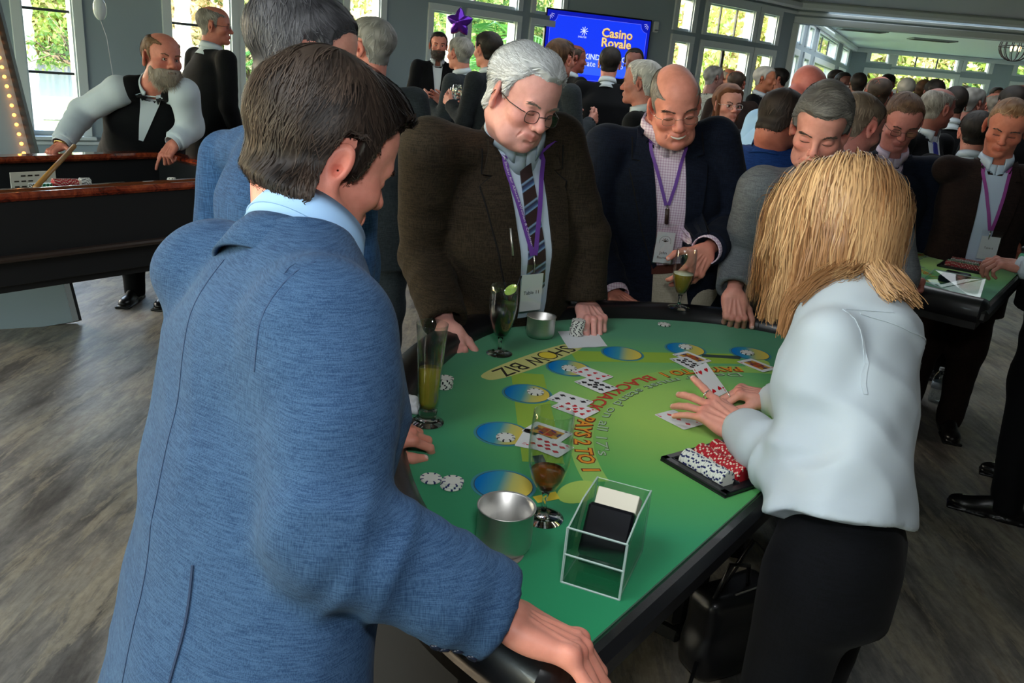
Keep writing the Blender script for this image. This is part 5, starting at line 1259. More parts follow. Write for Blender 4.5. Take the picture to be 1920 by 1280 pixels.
def lay(label,val,st,x,y,x2,y2,z=0.,rank=None,tilt=0):
    """centre pixel and a pixel further along its long side"""
    a=g(x,y); b=g(x2,y2); d=nrm(b-a); X=np.cross(d,[0,0,1.]); zz=np.array([0,0,1.])
    if tilt: zz=nrm(zz+X*math.tan(tilt)); X=np.cross(d,zz)
    return card(label,val,st,frame(a+np.array([0,0,.0024+z]),X,d,zz),rank)
lay('seven of hearts lying under the nine of clubs, near the SHOW BIZ banner',6,'H',1110,703,1145,716)
lay('nine of clubs lying on the red card beside the circle under the banner',9,'C',1117,724,1152,739,.0010)
lay('six of spades partly under the nine of hearts, left of the payout arc',6,'S',1069,752,1104,763)
lay('nine of hearts lying over the six of spades at the payout arc',9,'H',1078,769,1113,782,.0010)
lay('court card lying under the ten of diamonds behind the tulip glass','K','S',1026,812,1062,824,0,'K')
lay('ten of diamonds on a court card, seen through the tulip glass',9,'D',1026,838,1060,851,.0012,'10')
lay('court card under the ten of spades, near the far circles','J','C',1297,672,1332,686,0,'J')
lay('ten of spades on the court card beside the held four of hearts',10,'S',1291,683,1324,700,.0012)
lay('jack face card by the farthest right circle, behind her hand','J','D',1419,686,1444,696,0,'J')
lay('three of diamonds alone on the felt in front of the dealer',3,'D',1272,788,1302,803)
lay('card corner sticking out left behind the tulip glass',2,'S',1003,826,1018,800)
# held card
hc=P(1331,713,1.93); hx=nrm(P(1345.5,706,1.953)-P(1316.5,720,1.907)); hy=nrm(P(1313,690,1.938)-P(1350,736,1.922)); hy=nrm(hy-hx*(hy@hx)); hz=np.cross(hx,hy)
card('four of hearts held up between the blonde dealer fingers',4,'H',frame(hc,hx,hy,hz))
# ------------------------------------------------------------------ glassware
M_gl=mat('drinking_glass',(255,255,255),.0,trans=1.,ior=1.45,spec=.5)
def thinglass(name,tint=(.96,.98,.97,1),k=.9,base=.05):
    m=mat(name,(255,255,255),.0); m.node_tree.nodes.clear(); o=nd(m,'ShaderNodeOutputMaterial'); t=nd(m,'ShaderNodeBsdfTransparent'); g_=nd(m,'ShaderNodeBsdfGlossy'); x=nd(m,'ShaderNodeMixShader'); w=nd(m,'ShaderNodeLayerWeight'); w.inputs[0].default_value=.35
    q=nd(m,'ShaderNodeMath',operation='POWER'); q.inputs[1].default_value=2.2; f=nd(m,'ShaderNodeMath',operation='MULTIPLY_ADD'); f.inputs[1].default_value=k; f.inputs[2].default_value=base
    lk(m,w.outputs['Facing'],q.inputs[0]); lk(m,q.outputs[0],f.inputs[0]); t.inputs[0].default_value=tint; g_.inputs['Roughness'].default_value=.04; lk(m,f.outputs[0],x.inputs[0]); lk(m,t.outputs[0],x.inputs[1]); lk(m,g_.outputs[0],x.inputs[2]); lk(m,x.outputs[0],o.inputs[0]); return m
M_thin=thinglass('thin_glass'); MATS['lens']=thinglass('spectacle_lens',(.90,.92,.92,1),.7,.07)
M_acryl=thinglass('clear_acrylic',(.90,.96,.93,1),.8,.10)
def liquid(name,rgb,dens=.9):
    m=mat(name,rgb,.05,trans=dens,ior=1.2,spec=.4); return m
M_beer=liquid('lager',(206,186,66),.6); M_amber=liquid('whisky',(196,104,30),.75); M_cola=mat('cola',(14,7,6),.35); M_beer2=liquid('pale_ale',(168,140,44),.45); M_foam=mat('foam',(226,226,200),.8)
def solid_of(prof,wall_): return None
def glass_(label,base,outer,wall_=.0014,liq=None,foot=None,cat='glass',tiltR=None,n=32,foam=False):
    """outer: (r,z) bowl profile bottom->rim; foot: (r,z) stem profile"""
    root=empty('drinking_glass',tuple(base)); tag(root,label,cat)
    mb=MB(); pr=list(outer)+[(outer[-1][0]-wall_*.5,outer[-1][1]+.0008)]+[(max(r-wall_,.0005),z+(.003 if i==0 else 0)) for i,(r,z) in list(enumerate(outer))[::-1]]
    mb.lathe([(0,outer[0][1])]+pr+[(0,outer[0][1]+.004)],base,n); mb.build('bowl',M_thin,root,smooth=True)
    if foot: MB().lathe(foot,base,n).build('stem',M_gl,root,smooth=True)
    if liq:
        m,lv=liq; pz=[(r-wall_-.0008,z) for r,z in outer if z<lv]; zs=[z for r,z in outer]; rs=[r for r,z in outer]; rl_=float(np.interp(lv,zs,rs))-wall_-.0008
        MB().lathe([(0,outer[0][1]+.006)]+[(max(r,.001),max(z,outer[0][1]+.006)) for r,z in pz]+[(rl_,lv),(0,lv)],base,n).build('drink',m,root,smooth=True)
        if foam: MB().lathe([(0,lv+.0002),(rl_,lv+.0002),(rl_,lv+.0030),(0,lv+.0022)],base,n).build('foam',M_foam,root,smooth=True)
    return root
FOOT=lambda rf,zs,rs: [(0,0),(rf,0),(rf,.0015),(rf*.8,.0030),(rf*.35,.0055),(rs*1.3,.010),(rs,.018),(rs,zs*.8),(rs*1.6,zs),(0,zs+.002)]
b=g(801,792)+np.array([0,0,.001])
glass_('tall pilsner glass a third full of beer, beside the crumpled napkin',b,[(.0200,.030),(.0215,.05),(.0235,.09),(.0255,.13),(.0285,.17),(.0320,.212)],.0015,(M_beer,.118),[(0,0),(.034,0),(.034,.002),(.022,.005),(.0165,.010),(.0185,.018),(.020,.030),(.017,.034),(0,.035)],foam=False)
b=g(936,663)+np.array([0,0,.001])
glass_('stemmed glass of dark cola with lime wedge and straw, before the brown-suited man',b,[(.006,.044),(.016,.052),(.026,.072),(.0335,.10),(.0365,.135),(.0355,.165),(.0340,.182)],.0014,(M_cola,.135),FOOT(.034,.043,.0045))
lw=bpy.data.objects.new; q=P(958,543,2.16); lm=MB(); Rl=frame(q,_X,_Y,-_F)
lm.lathe([(0,-.004),(.019,-.004),(.020,0),(.019,.004),(0,.004)],(0,0,0),20); lv_=[np.array(Rl@(Matrix.Rotation(.6,4,'Z')@Vector((v[0],v[1]*.62,v[2])))) for v in lm.v]
lm2=MB(); lm2.v=[tuple(v) for v in lv_]; lm2.f=lm.f; lime=tag(lm2.build('lime_wedge',mat('lime',(168,206,40),.4),None,smooth=False),'lime wedge on the rim of the dark cola glass','lime')
st=MB(); st.tube([P(955,575,2.19),P(977,517,2.16)],.0030,8); tag(st.build('straw',mat('straw_black',(14,14,16),.4),smooth=True),'short black straw standing in the cola glass','straw')
b=g(1018,971)+np.array([0,0,.001])
glass_('tulip stemmed glass with a little amber drink, near the front steel cup',b,[(.006,.048),(.016,.056),(.026,.074),(.0330,.100),(.0355,.130),(.0345,.160),(.0325,.190)],.0013,(M_amber,.088),FOOT(.034,.047,.0042))
bD=G(1272,577,.953)+np.array([0,0,.001])
glass_('stemmed beer glass standing on the rail, held by the navy-suited man',bD,[(.006,.042),(.015,.050),(.024,.068),(.0315,.095),(.0345,.128),(.0335,.158),(.0310,.186)],.0013,(M_beer2,.108),FOOT(.034,.041,.0045),foam=True)
# steel cup holders
M_steel=mat('brushed_steel',(212,210,206),.42,metal=1.); 
def cup(label,b,r=.042,h=.072,dec=False):
    root=empty('steel_cup',tuple(b)); tag(root,label,'cup')
    MB().lathe([(0,0),(r*.90,0),(r*.97,.006),(r,.014),(r*1.0,h-.002),(r*1.05,h),(r*1.05,h+.0015),(r*.97,h),(r*.965,.010),(r*.9,.004),(0,.004)],b,40).build('cup_wall',M_steel,root,smooth=True); return root
b1=g(943,1026); cup('brushed steel cup holder standing beside the tulip glass in front',b1+np.array([0,0,.004]),.0430,.068)
tag(MB().lathe([(0,0),(.043,0),(.043,.0015),(0,.0018)],g(930,1034)+np.array([0,0,.0008]),32).build('coaster',mat('coaster_grey',(150,140,132),.4),smooth=False),'grey round coaster under the front steel cup','coaster')
cup('small brushed steel cup holder near the far left rail',g(1012,630)+np.array([0,0,.001]),.040,.058)
# napkins
M_nap=mat('paper_white',(232,236,240),.8)
def napkin(label,corners,z=.001):
    C4=[g(*q) for q in corners]; mb=MB(); n=10; vs=[]; sn=snoise(5,60)
    for i in range(n+1):
        for k in range(n+1):
            a,b_=i/n,k/n; p=C4[0]*(1-a)*(1-b_)+C4[1]*a*(1-b_)+C4[2]*a*b_+C4[3]*(1-a)*b_; p=p+np.array([0,0,z+.0012*abs(float(sn(p[None].astype(np.float32))[0]))]); vs.append(p)
    N=len(vs); vs2=[v-np.array([0,0,.0008]) for v in vs]; f=[(i*(n+1)+k,(i+1)*(n+1)+k,(i+1)*(n+1)+k+1,i*(n+1)+k+1) for i in range(n) for k in range(n)]
    mb.add(vs+vs2,f+[tuple(q+N for q in r[::-1]) for r in f]); o=mb.build('napkin',M_nap,smooth=True); return tag(o,label,'napkin')
napkin('square white paper napkin under the tall chip stack',[(1046,622),(1066,654),(1139,650),(1116,618)])
cr_=uni([ell(g(764,768)+np.array([0,0,.016]),(.034,.022,.018)),ell(g(778,775)+np.array([0,0,.010]),(.020,.016,.011))],.004); sn=snoise(3,190); V,Q=surf(lambda p:cr_(p)+.004*np.abs(sn(p)),g(766,768)-.07,g(766,768)+.07,.003); tag(put('crumpled_napkin',nmesh('n',V,Q),M_nap,smooth=False),'crumpled white napkin on the felt beside the pilsner glass','napkin')
# dealing shoe
f0=g(1106,1108); bk=G(1170,908,TZ+.107); bk[2]=TZ; ay=nrm(bk-f0); axx=np.cross(ay,[0,0,1.]); Ls=float(np.linalg.norm(bk-f0)); Ws=.088; print('shoe',Ls)
R_s=np.stack([axx,ay,[0,0,1.]],1); sq=lambda x,y,z: f0+R_s@np.array([x,y,z+.0015])
shoe=empty('card_shoe',tuple(f0)); tag(shoe,'clear acrylic card shoe with cards and a black weight at the near corner','card shoe')
hf,hb=.090,.107; tt_=.0030
for s in (-1,1):
    x=s*Ws/2; pf=[(0,0),(Ls,0),(Ls,hb),(Ls*.45,hb*.98),(0,hf)]; mb=MB(); vs=[sq(x-s*tt_,y,z) for y,z in pf]+[sq(x,y,z) for y,z in pf]; k=5; mb.add(vs,[(0,1,2,3,4),(9,8,7,6,5)]+[(i,(i+1)%k,k+(i+1)%k,k+i) for i in range(k)]); mb.build('side_plate',M_acryl,shoe)
    ed=MB(); 
    for a_,b_ in zip(pf,pf[1:]+pf[:1]): ed.tube([sq(x-s*tt_*.5,*a_),sq(x-s*tt_*.5,*b_)],.0013,5)
    ed.build('polished_edge',mat('acrylic_edge',(200,222,216),.25,alpha=.75),shoe)
fp=MB(); fp.box(sq(0,.0015,hf/2),(Ws,.003,hf),R_s); fp.build('front_plate',M_acryl,shoe)
ed=MB(); 
for a_,b_ in (((-Ws/2,0),(Ws/2,0)),((Ws/2,0),(Ws/2,hf)),((Ws/2,hf),(-Ws/2,hf)),((-Ws/2,hf),(-Ws/2,0)),((-Ws/2,hf*.52),(Ws/2,hf*.52))): ed.tube([sq(a_[0],-.001,a_[1]),sq(b_[0],-.001,b_[1])],.0016,5)
ed.build('polished_edge',MATS['acrylic_edge'],shoe); MB().box(sq(0,Ls-.0015,hb/2),(Ws,.003,hb),R_s).build('back_plate',M_acryl,shoe); MB().box(sq(0,Ls/2,.0015),(Ws,Ls,.003),R_s).build('floor_plate',M_acryl,shoe)
# sloping card stack and weight
Rt_=R_s@rotm((1,0,0),-38); cs_=sq(0,Ls-.040,.066)
stck=MB(); stck.box(cs_,(.064,.035,.080),Rt_,.001); stck.build('card_deck',mat('card_edges',(222,216,196),.6),shoe)
wb=MB(); wb.box(sq(0,Ls-.075,.060),(.070,.022,.078),R_s@rotm((1,0,0),-28),.004); wb.build('black_weight',mat('weight_black',(14,14,20),.25),shoe)
MB().box(sq(.008,Ls-.091,.048),(.020,.004,.022),R_s@rotm((1,0,0),-28)).build('weight_label',mat('label_teal',(40,150,160),.4),shoe)
rol=MB(); rol.tube([sq(-.032,.045,.02),sq(.032,.045,.02)],.008,14); rol.build('roller',mat('roller_black',(20,20,24),.4),shoe,smooth=True)
# second table clutter
sh2=empty('card_shoe',tuple(G(1770,545,TZ))); tag(sh2,'clear acrylic box lying open at the corner of the second table','card shoe')
c4=[G(1728,525,TZ+.002),G(1835,568,TZ+.002),G(1848,524,TZ+.06),G(1752,505,TZ+.06)]; m4=MB(); m4.add(c4+[c+np.array([0,0,.003]) for c in c4],[(3,2,1,0),(4,5,6,7)]+[(i,(i+1)%4,4+(i+1)%4,4+i) for i in range(4)]); m4.build('side_plate',M_acryl,sh2)
e4=MB(); e4.tube([c for c in c4],.002,5,closed=True); e4.build('polished_edge',MATS['acrylic_edge'],sh2); b4=MB(); b4.box(G(1790,520,TZ+.03),(.16,.10,.03),RT,.006); b4.build('black_weight',MATS['weight_black'],sh2)
p=G(1802,452,TZ); stack('wb',p[0],p[1],TZ+.001,8,'white chip in the short stack by the far rail of the second table','white chips by the far rail of the second table',.001)
for i,(x,y) in enumerate(((1697,434),(1707,435))): p=G(x,y,TZ); stack('wb',p[0],p[1],TZ+.001,4,['white chip in the left low stack beside the grey jacket','white chip in the right low stack beside the grey jacket'][i],['left low stack on the second table','right low stack on the second table'][i],.001)
for (x,y,x2,y2,l) in ((1760,463,1772,465,'card lying face up at the middle of the second table'),(1815,472,1826,474,'card lying by the water tumbler on the second table')): lay(l,7,'D',x,y,x2,y2)
bw=G(1846,492,TZ)+np.array([0,0,.001]); glass_('clear plastic tumbler with printed band on the second table',bw,[(.030,.0),(.033,.04),(.037,.10)],.0012)
MB().lathe([(.0352,.055),(.0368,.082),(.0362,.082),(.0346,.055)],bw,32).build('printed_band',mat('band_lilac',(210,200,225),.5),bpy.data.objects['drinking_glass.004'],smooth=True)
# ------------------------------------------------------------------ craps table at the left
cd=nrm([.56,.83,0]); cn_=np.array([-cd[1],cd[0],0]); CR=np.stack([cd,cn_,[0,0,1.]],1); c00=np.array([-1.80,3.36,0])
cq=lambda s,n,z: c00+CR@np.array([s,n,z])
M_burl=mat('burl_rail',(120,48,28),.12,coat=.8,spec=.6); lk(M_burl,ramp(M_burl,noise(M_burl,coords(M_burl),14,6,.7,1.2),[(.35,(70,22,14)),(.5,(126,48,28)),(.65,(160,74,40))]),bsdf(M_burl).inputs['Base Color'])
crp=empty('craps_table',tuple(cq(-.6,.5,0))); tag(crp,'long craps table with glossy burl wood rails and black sides at the left','craps table')
S0,S1,WD=-2.6,1.02,1.13
for nme,n0 in (('near_rail',.055),('far_rail',WD-.055)): MB().box(cq((S0+S1)/2,n0,.985),(S1-S0,.115,.034),CR,.012).build(nme,M_burl,crp)
for s in (S0+.05,S1-.05): MB().box(cq(s,WD/2,.985),(.10,WD-.2,.034),CR,.012).build('end_rail',M_burl,crp)
for nme,n0 in (('near_side',.045),('far_side',WD-.045)): MB().box(cq((S0+S1)/2,n0,.80),(S1-S0-.02,.06,.34),CR,.004).build(nme,M_blackcloth,crp)
for s in (S0+.06,S1-.06): MB().box(cq(s,WD/2,.80),(.06,WD-.1,.34),CR,.004).build('end_side',M_blackcloth,crp)
MB().box(cq((S0+S1)/2,.0,.745),(S1-S0,.05,.022),CR,.008).build('moulding',mat('dark_moulding',(52,40,34),.4),crp); MB().box(cq((S0+S1)/2,.06,.67),(S1-S0-.06,.05,.14),CR).build('apron',M_blackwood,crp)
MB().box(cq((S0+S1)/2,WD/2,.70),(S1-S0-.1,WD-.12,.03),CR).build('playing_surface',mat('craps_felt',(14,84,44),.9),crp)
for s,n in ((S0+.2,.12),(S0+.2,WD-.12),(S1-.1,.14),(S1-.1,WD-.14)): MB().tube([cq(s,n,0),cq(s,n,.3),cq(s,n,.69)],[.03,.035,.045],12).build('leg',M_blackwood,crp,smooth=True)
bl=MB(); 
for k in range(2): bl.tube([cq(-1.6,.035+.03*k,1.0035),cq(.75,.035+.03*k,1.0035)],.0022,5)
bl.build('rail_groove',mat('groove_brass',(150,96,60),.2,metal=.6),crp)
zc=.716
def cpx(x,y,n=.80):   # point on the surface plane seen at pixel but at cross position n
    r=ray(x,y); nn=cn_[:2]; t=((c00[:2]+nn*n)@nn)/(r[:2]@nn); w=_C+r*t; return w
for (kind,xs,y,n,k,l) in (('black',(62,70),347,.5,5,'black'),('green',(81,89),345,.5,4,'green'),('red',(99,145),343,.5,0,'red'),('wb',(150,168),341,.5,0,'white')):
    if k:
        for i,x in enumerate(xs): w=cpx(x,y,.35); stack(kind,w[0],w[1],w[2]-.02,k+3,l+' chip in the craps bank, '+('left' if i==0 else 'right')+' '+l+' stack','craps bank '+l+' stack '+('left' if i==0 else 'right'))
    else:
        a,b_=cpx(xs[0],y,.35),cpx(xs[1],y,.35); m_=int(np.linalg.norm(b_-a)/.0034); R3=np.stack([cn_,np.array([0,0,1.]),cd],1)
        for i in range(m_): w=lerp(a,b_,i/m_); chip(kind,(w[0],w[1],w[2]),l+' chip on edge in the long craps bank row','craps bank '+l+' row',R3)
MB().box(cpx(105,352,.35)+np.array([0,0,-.03]),(.75,.20,.05),CR,.01).build('chip_bank_ledge',M_blackwood,crp)
for i,(x,y,kind,k) in enumerate(((233,343,'green',3),(277,341,'red',3),(321,333,'wb',9))):
    w=cpx(x,y,.30); 
    stack(kind,w[0],w[1],w[2]-.0034*k,k,['green chip in the small stack inside the near craps rail','red chip in the small stack inside the near craps rail','white chip in the leaning stack at the right end of the craps table'][i],['small green craps stack','small red craps stack','leaning white craps stack'][i],.002)
    MB().box((w[0],w[1],w[2]-.0034*k-.012),(.10,.10,.02),CR,.004).build('chip_shelf',M_blackwood,crp)
pc0=cpx(64,345,.55); cdp=MB(); cdp.box(pc0,(.20,.004,.115),CR,.001); bc_=tag(cdp.build('printed_card',mat('card_cream',(206,206,190),.6)),'cream printed payout card standing behind the craps chips','card')
ln=MB(); 
for r_ in range(4):
    for c_ in range(5):
        if (r_*7+c_*3)%4: ln.box(pc0+CR@np.array([-.075+.030*c_,-.0035,.040-.024*r_]),(.020,.001,.006),CR)
ln.build('print_rows',M_ink,bc_); 
stk_=MB(); stk_.tube([P(66,352,3.35),P(139,274,3.80)],.011,12); tag(stk_.build('dice_stick',mat('cane_tan',(176,128,66),.35),smooth=True),'tan wooden dice stick held by the bearded croupier','dice stick')
# ------------------------------------------------------------------ marquee board with bulbs
mA,mB=P(66,290,4.7),P(-6,8,4.7); mC,mD=P(-260,8,4.4),P(-190,300,4.4)
mrq=empty('marquee_sign',(mA[0],mA[1],0)); tag(mrq,'black framed marquee board edged with small glowing bulbs at the far left','sign')
fd=nrm(mB-mA); wd_=nrm(mC-mB); nr_=nrm(np.cross(wd_,fd)); low=mA-fd*((mA[2]-.02)/fd[2])*1.0
pn=MB(); q4=[low,mB+fd*.25,mC+fd*.25,mC-(mB-low)]; pn.add([v for v in q4]+[v+nr_*.03 for v in q4],[(0,1,2,3),(7,6,5,4)]+[(i,4+i,4+(i+1)%4,(i+1)%4) for i in range(4)]); pn.build('board',mat('board_grey',(132,144,150),.6),mrq)
MB().tube([low,mB+fd*.25],.024,4).build('frame',mat('frame_black',(12,12,16),.4),mrq)
M_bulb=mat('bulb_glow',(255,170,80),.3,emit=(255,150,60),estr=7.)
for k in range(24):
    c=mA+fd*(k*.0575+.01)+wd_*.055-nr_*.012*(1 if nr_@(_C-mA)<0 else -1)
    c=c+nrm(_C-c)*.012; MB().lathe([(0,-.010)]+[(.010*math.sin(t),-.010*math.cos(t)) for t in np.linspace(.5,2.6,5)]+[(0,.010)],c,10).build('bulb',M_bulb,mrq,smooth=True)
# ------------------------------------------------------------------ television
def scr(px,py): return vplane(px,py,B0,BA)
tv=empty('television',tuple(pB(.65,-.08,1.9))); tag(tv,'large wall television showing a bright blue sponsor slide','television')
ts0,tz1=scr(1020.4,13.9); ts1,_z=scr(1217,38.6); _,tz0=scr(1207,118); tz0=tz1-(ts1-ts0)*.585
MB().box(pB((ts0+ts1)/2,-.06,(tz0+tz1)/2),(ts1-ts0,.05,tz1-tz0),RB,.006).build('bezel',mat('tv_black',(8,8,10),.3),tv)
W_t,H_t=ts1-ts0-.035,tz1-tz0-.04
def em(name,rgb,s): m=mat(name,rgb,.15,emit=rgb,estr=s); bsdf(m).inputs['Base Color'].default_value=(.01,.01,.01,1); return m
tvm=em('screen_blue',(22,58,240),1.0); MB().box(pB((ts0+ts1)/2,-.0862,(tz0+tz1)/2),(W_t,.002,H_t),RB).build('screen',em('screen_navy',(10,24,170),1.0),tv)
tp=lambda x,z,n=-.0885: pB((ts0+ts1)/2+x,n,(tz0+tz1)/2+z)
a_,b_=W_t*.47,H_t*.44; c=.10; oc=[]
for sx,sz in ((1,1),(-1,1),(-1,-1),(1,-1)):
    cx,cz=sx*a_,sz*b_; arc=[(cx-sx*c*math.cos(t),cz-sz*c*math.sin(t)) for t in (np.linspace(0,math.pi/2,8) if (sx*sz)<0 else np.linspace(math.pi/2,0,8))]; oc+=arc
pm=MB(); V=[tp(*q) for q in oc]+[tp(0,0)]; pm.add(V,[(i,(i+1)%len(oc),len(oc)) for i in range(len(oc))]); pm.build('slide_panel',tvm,tv)
pl_=MB(); pl_.tube([tp(x,z,-.090) for x,z in oc],.003,4,closed=True); pl_.build('slide_border',em('screen_lilac',(90,100,255),1.0),tv)
for sx in (-1,1):
    for k in range(4): t=math.radians(10+22*k); MB().tube([tp(sx*(a_+.02-math.cos(t)*.03),b_+.015-math.sin(t)*.03,-.090),tp(sx*(a_+.02-math.cos(t)*.075),b_+.015-math.sin(t)*.075,-.090)],.0025,4).build('slide_ray',em('screen_ray',(190,190,240),1.0),tv)
def tvtext(s,size,x,z,m,ext=.0005,off=0.,sx=1.,dn=0.):
    me=text_mesh(s,size,ext,offset=off,sx=sx); me.transform(frame(tp(x,z,-.0905-dn),RB[:,0],RB[:,2],-RB[:,1])); return put('slide_text',me,m,tv,smooth=False)
for dx,dz,m,dn in ((.007,-.008,em('screen_rust',(120,50,40),1.0),0),(0,0,em('screen_gold',(236,206,130),1.0),.002)):
    tvtext('Casino',.155,.27+dx,b_-.155+dz,m,off=.0035,sx=1.08,dn=dn); tvtext('Royale',.155,.27+dx,b_-.275+dz,m,off=.0035,sx=1.08,dn=dn)
tw_=em('screen_white',(214,226,255),1.0)
tvtext('IN-KIND SPONSOR',.098,.10,b_-.47,tw_,off=.0015); 
MB().box(tp(.08,-b_+.20,-.0893),(W_t*.66,.0006,.26),RB).build('slide_panel',em('screen_light',(50,96,250),1.0),tv)
tvtext('Private Cigar Co',.105,.06,-b_+.21,tw_)
for k in range(9): t=math.radians(k*40); MB().tube([tp(-.22,b_-.16,-.0905),tp(-.22+.055*math.cos(t),b_-.16+.055*math.sin(t),-.0905)],.004,4).build('slide_star',tw_,tv)
tvtext('SHELTER',.032,-.24,b_-.235,tw_)
sp=empty('wall_sensor',tuple(pB(1.50,-.05,2.4))); tag(sp,'white plastic wall alarm unit right of the television','alarm')
z_=scr(1225,50)[1]; s_=scr(1227,50)[0]; MB().box(pB(s_,-.03,z_),(.085,.06,.14),RB,.015).build('housing',M_trim,sp); MB().lathe([(0,-.015),(.025,-.01),(.03,0),(0,.004)],pB(s_,-.065,z_-.04),14).build('lens',mat('sensor_lens',(120,130,136),.2),sp,smooth=True)
# ------------------------------------------------------------------ balloons, pendant lamp
def star_balloon(label,c,r,th,m,yaw,tz):
    root=empty('balloon',tuple(c)); tag(root,label,'balloon')
    def f(p):
        q=(p-np.array(c,np.float32))@R_; a=np.arctan2(q[:,0],q[:,1]); rr=np.sqrt(q[:,0]**2+q[:,1]**2); k=np.abs(((a/(2*math.pi)*5+.5)%1)-.5)*2; R0=r*(1-.42*k**.9); d=rr-R0; w=np.clip(1-rr/(R0+1e-6),0,1)**.5*th; return smax(d*.7,np.abs(q[:,2])-w-.002,.01)
    R_=np.stack([hframe(yaw)[:,0],hframe(yaw)[:,2],-hframe(yaw)[:,1]],1).astype(np.float32)
    V,Q=surf(f,np.array(c)-r*1.2,np.array(c)+r*1.2,.010); put('foil',nmesh('foil',V,Q),m,root)
    MB().tube([c-np.array([0,0,r*.8]),c-np.array([.02,0,r*1.6]),(c[0],c[1],tz)],.0022,4).build('string',mat('string_white',(206,206,212),.6),root); return root
star_balloon('purple foil star balloon floating before the windows',P(862,42,6.4),.115,.07,mat('foil_purple',(96,40,168),.16,metal=.7),10,1.12)
sb=P(187,17,5.6); rb=empty('balloon',tuple(sb)); tag(rb,'white round balloon on a string before the wall by the first window','balloon')
MB().lathe([(0,-.075)]+[(.045*math.sin(t),-.075*math.cos(t)) for t in np.linspace(.25,2.9,12)]+[(0,.075)],sb,20).build('foil',mat('balloon_white',(214,222,224),.2),rb,smooth=True); MB().tube([sb-np.array([0,0,.075]),P(200,70,5.55),P(213,150,5.5),P(222,260,5.4)],.0018,4).build('string',MATS['string_white'],rb)
lp=P(1905,88,13.0); lm_=empty('pendant_lamp',tuple(lp)); tag(lm_,'black wire cage pendant lamp hanging at the far right','lamp')
for k in range(7):
    t=math.pi*k/7; MB().tube([lp+np.array([math.cos(a)*.24*math.cos(t),math.cos(a)*.24*math.sin(t),math.sin(a)*.22]) for a in np.linspace(0,2*math.pi,25)[:-1]],.008,5,closed=True).build('cage_hoop',mat('cage_black',(24,24,26),.5),lm_,smooth=True)
MB().tube([lp+np.array([.25*math.cos(a),.25*math.sin(a),0]) for a in np.linspace(0,2*math.pi,25)[:-1]],.008,5,closed=True).build('cage_hoop',MATS['cage_black'],lm_,smooth=True)
MB().tube([lp+np.array([0,0,.2]),(lp[0],lp[1],2.98)],.008,6).build('rod',MATS['cage_black'],lm_)
for k in range(3): a=k*2.1; c=lp+np.array([.07*math.cos(a),.07*math.sin(a),-.02]); MB().lathe([(0,-.05),(.012,-.04),(.020,0),(.012,.03),(0,.045)],c,10).build('bulb',mat('bulb_warm',(255,210,150),.3,emit=(255,200,130),estr=9.),lm_,smooth=True)
# ------------------------------------------------------------------ small bar, water bottle, bag
bar=empty('bar_counter',tuple(G(800,190,1.08))); bc0=P(800,200,6.9); bc0[2]=0; tag(bar,'dark bar counter with orange-brown polished top before the bartender','counter')
MB().box((bc0[0]+.1,bc0[1]+.25,1.085),(1.7,.62,.05),rotm((0,0,1),42),.01).build('counter_top',mat('bar_top',(190,112,44),.12,coat=.6),bar); MB().box((bc0[0]+.1,bc0[1]+.25,.53),(1.6,.5,1.06),rotm((0,0,1),42),.01).build('counter_front',mat('bar_front',(26,20,18),.5),bar)
hb_=P(1114,250,4.72); b2=empty('high_table',(hb_[0],hb_[1],0)); tag(b2,'tall dark cocktail table behind the brown-suited man','table')
MB().lathe([(0,.0),(.42,.0),(.42,.03),(0,.03)],(hb_[0],hb_[1],1.04),32).build('tabletop',mat('table_dark',(46,30,22),.35),b2); MB().tube([(hb_[0],hb_[1],0.02),(hb_[0],hb_[1],1.04)],.04,12).build('column',M_blackwood,b2,smooth=True); MB().lathe([(0,0),(.28,0),(.26,.03),(0,.04)],(hb_[0],hb_[1],0),28).build('foot',M_blackwood,b2)
for (x,y,d,l) in ((1080,213,4.72,'clear tumbler at the left on the cocktail table'),(1134,225,4.66,'clear wine glass at the right on the cocktail table')):
    q=P(x,y,d); q[2]=1.071; glass_(l,q,[(.022,.0),(.030,.03),(.034,.07),(.030,.12)],.0012)
wb0=G(1750,752,0); wbt=empty('water_bottle',tuple(wb0)); tag(wbt,'clear plastic water bottle standing on the floor under the second table','bottle')
MB().lathe([(0,0),(.030,0),(.033,.01),(.033,.06),(.031,.07),(.033,.08),(.033,.14),(.026,.165),(.013,.185),(.012,.195),(0,.196)],wb0,20).build('bottle_body',thinglass('bottle_plastic',(.8,.86,.88,1),.7,.16),wbt,smooth=True)
MB().lathe([(.0335,.085),(.0337,.085),(.0337,.125),(.0335,.125)],wb0,20).build('bottle_label',mat('label_pale',(190,200,205),.5),wbt,smooth=True); MB().lathe([(0,.0),(.014,.0),(.014,.016),(0,.018)],wb0+np.array([0,0,.194]),14).build('cap',mat('cap_white',(220,222,222),.5),wbt)
bg=G(1352,1262,0); bag=empty('handbag',tuple(bg)); tag(bag,'black leather handbag with straps on the floor under the near table','bag')
Rb_=hframe(-30); f=uni([boxs(bg+np.array([0,.03,.15]),(.13,.065,.14),Rb_,.04),ell(bg+np.array([0,.03,.10]),(.15,.09,.10),Rb_)],.03); fn=snoise(14,22); V,Q=surf(lambda p:f(p)+.006*fn(p),bg-np.array([.3,.3,.0]),bg+np.array([.3,.3,.4]),.008); put('bag_body',nmesh('bag',V,Q),M_leather,bag)
for s in (-1,1): MB().tube([bg+Rb_@np.array([s*.09,.0,.27]),bg+Rb_@np.array([s*.07,-.02,.40]),bg+Rb_@np.array([0,-.02,.46 if s>0 else .38]),bg+Rb_@np.array([-s*.06,.02,.27])],.007,6).build('strap',M_leather,bag,smooth=True)
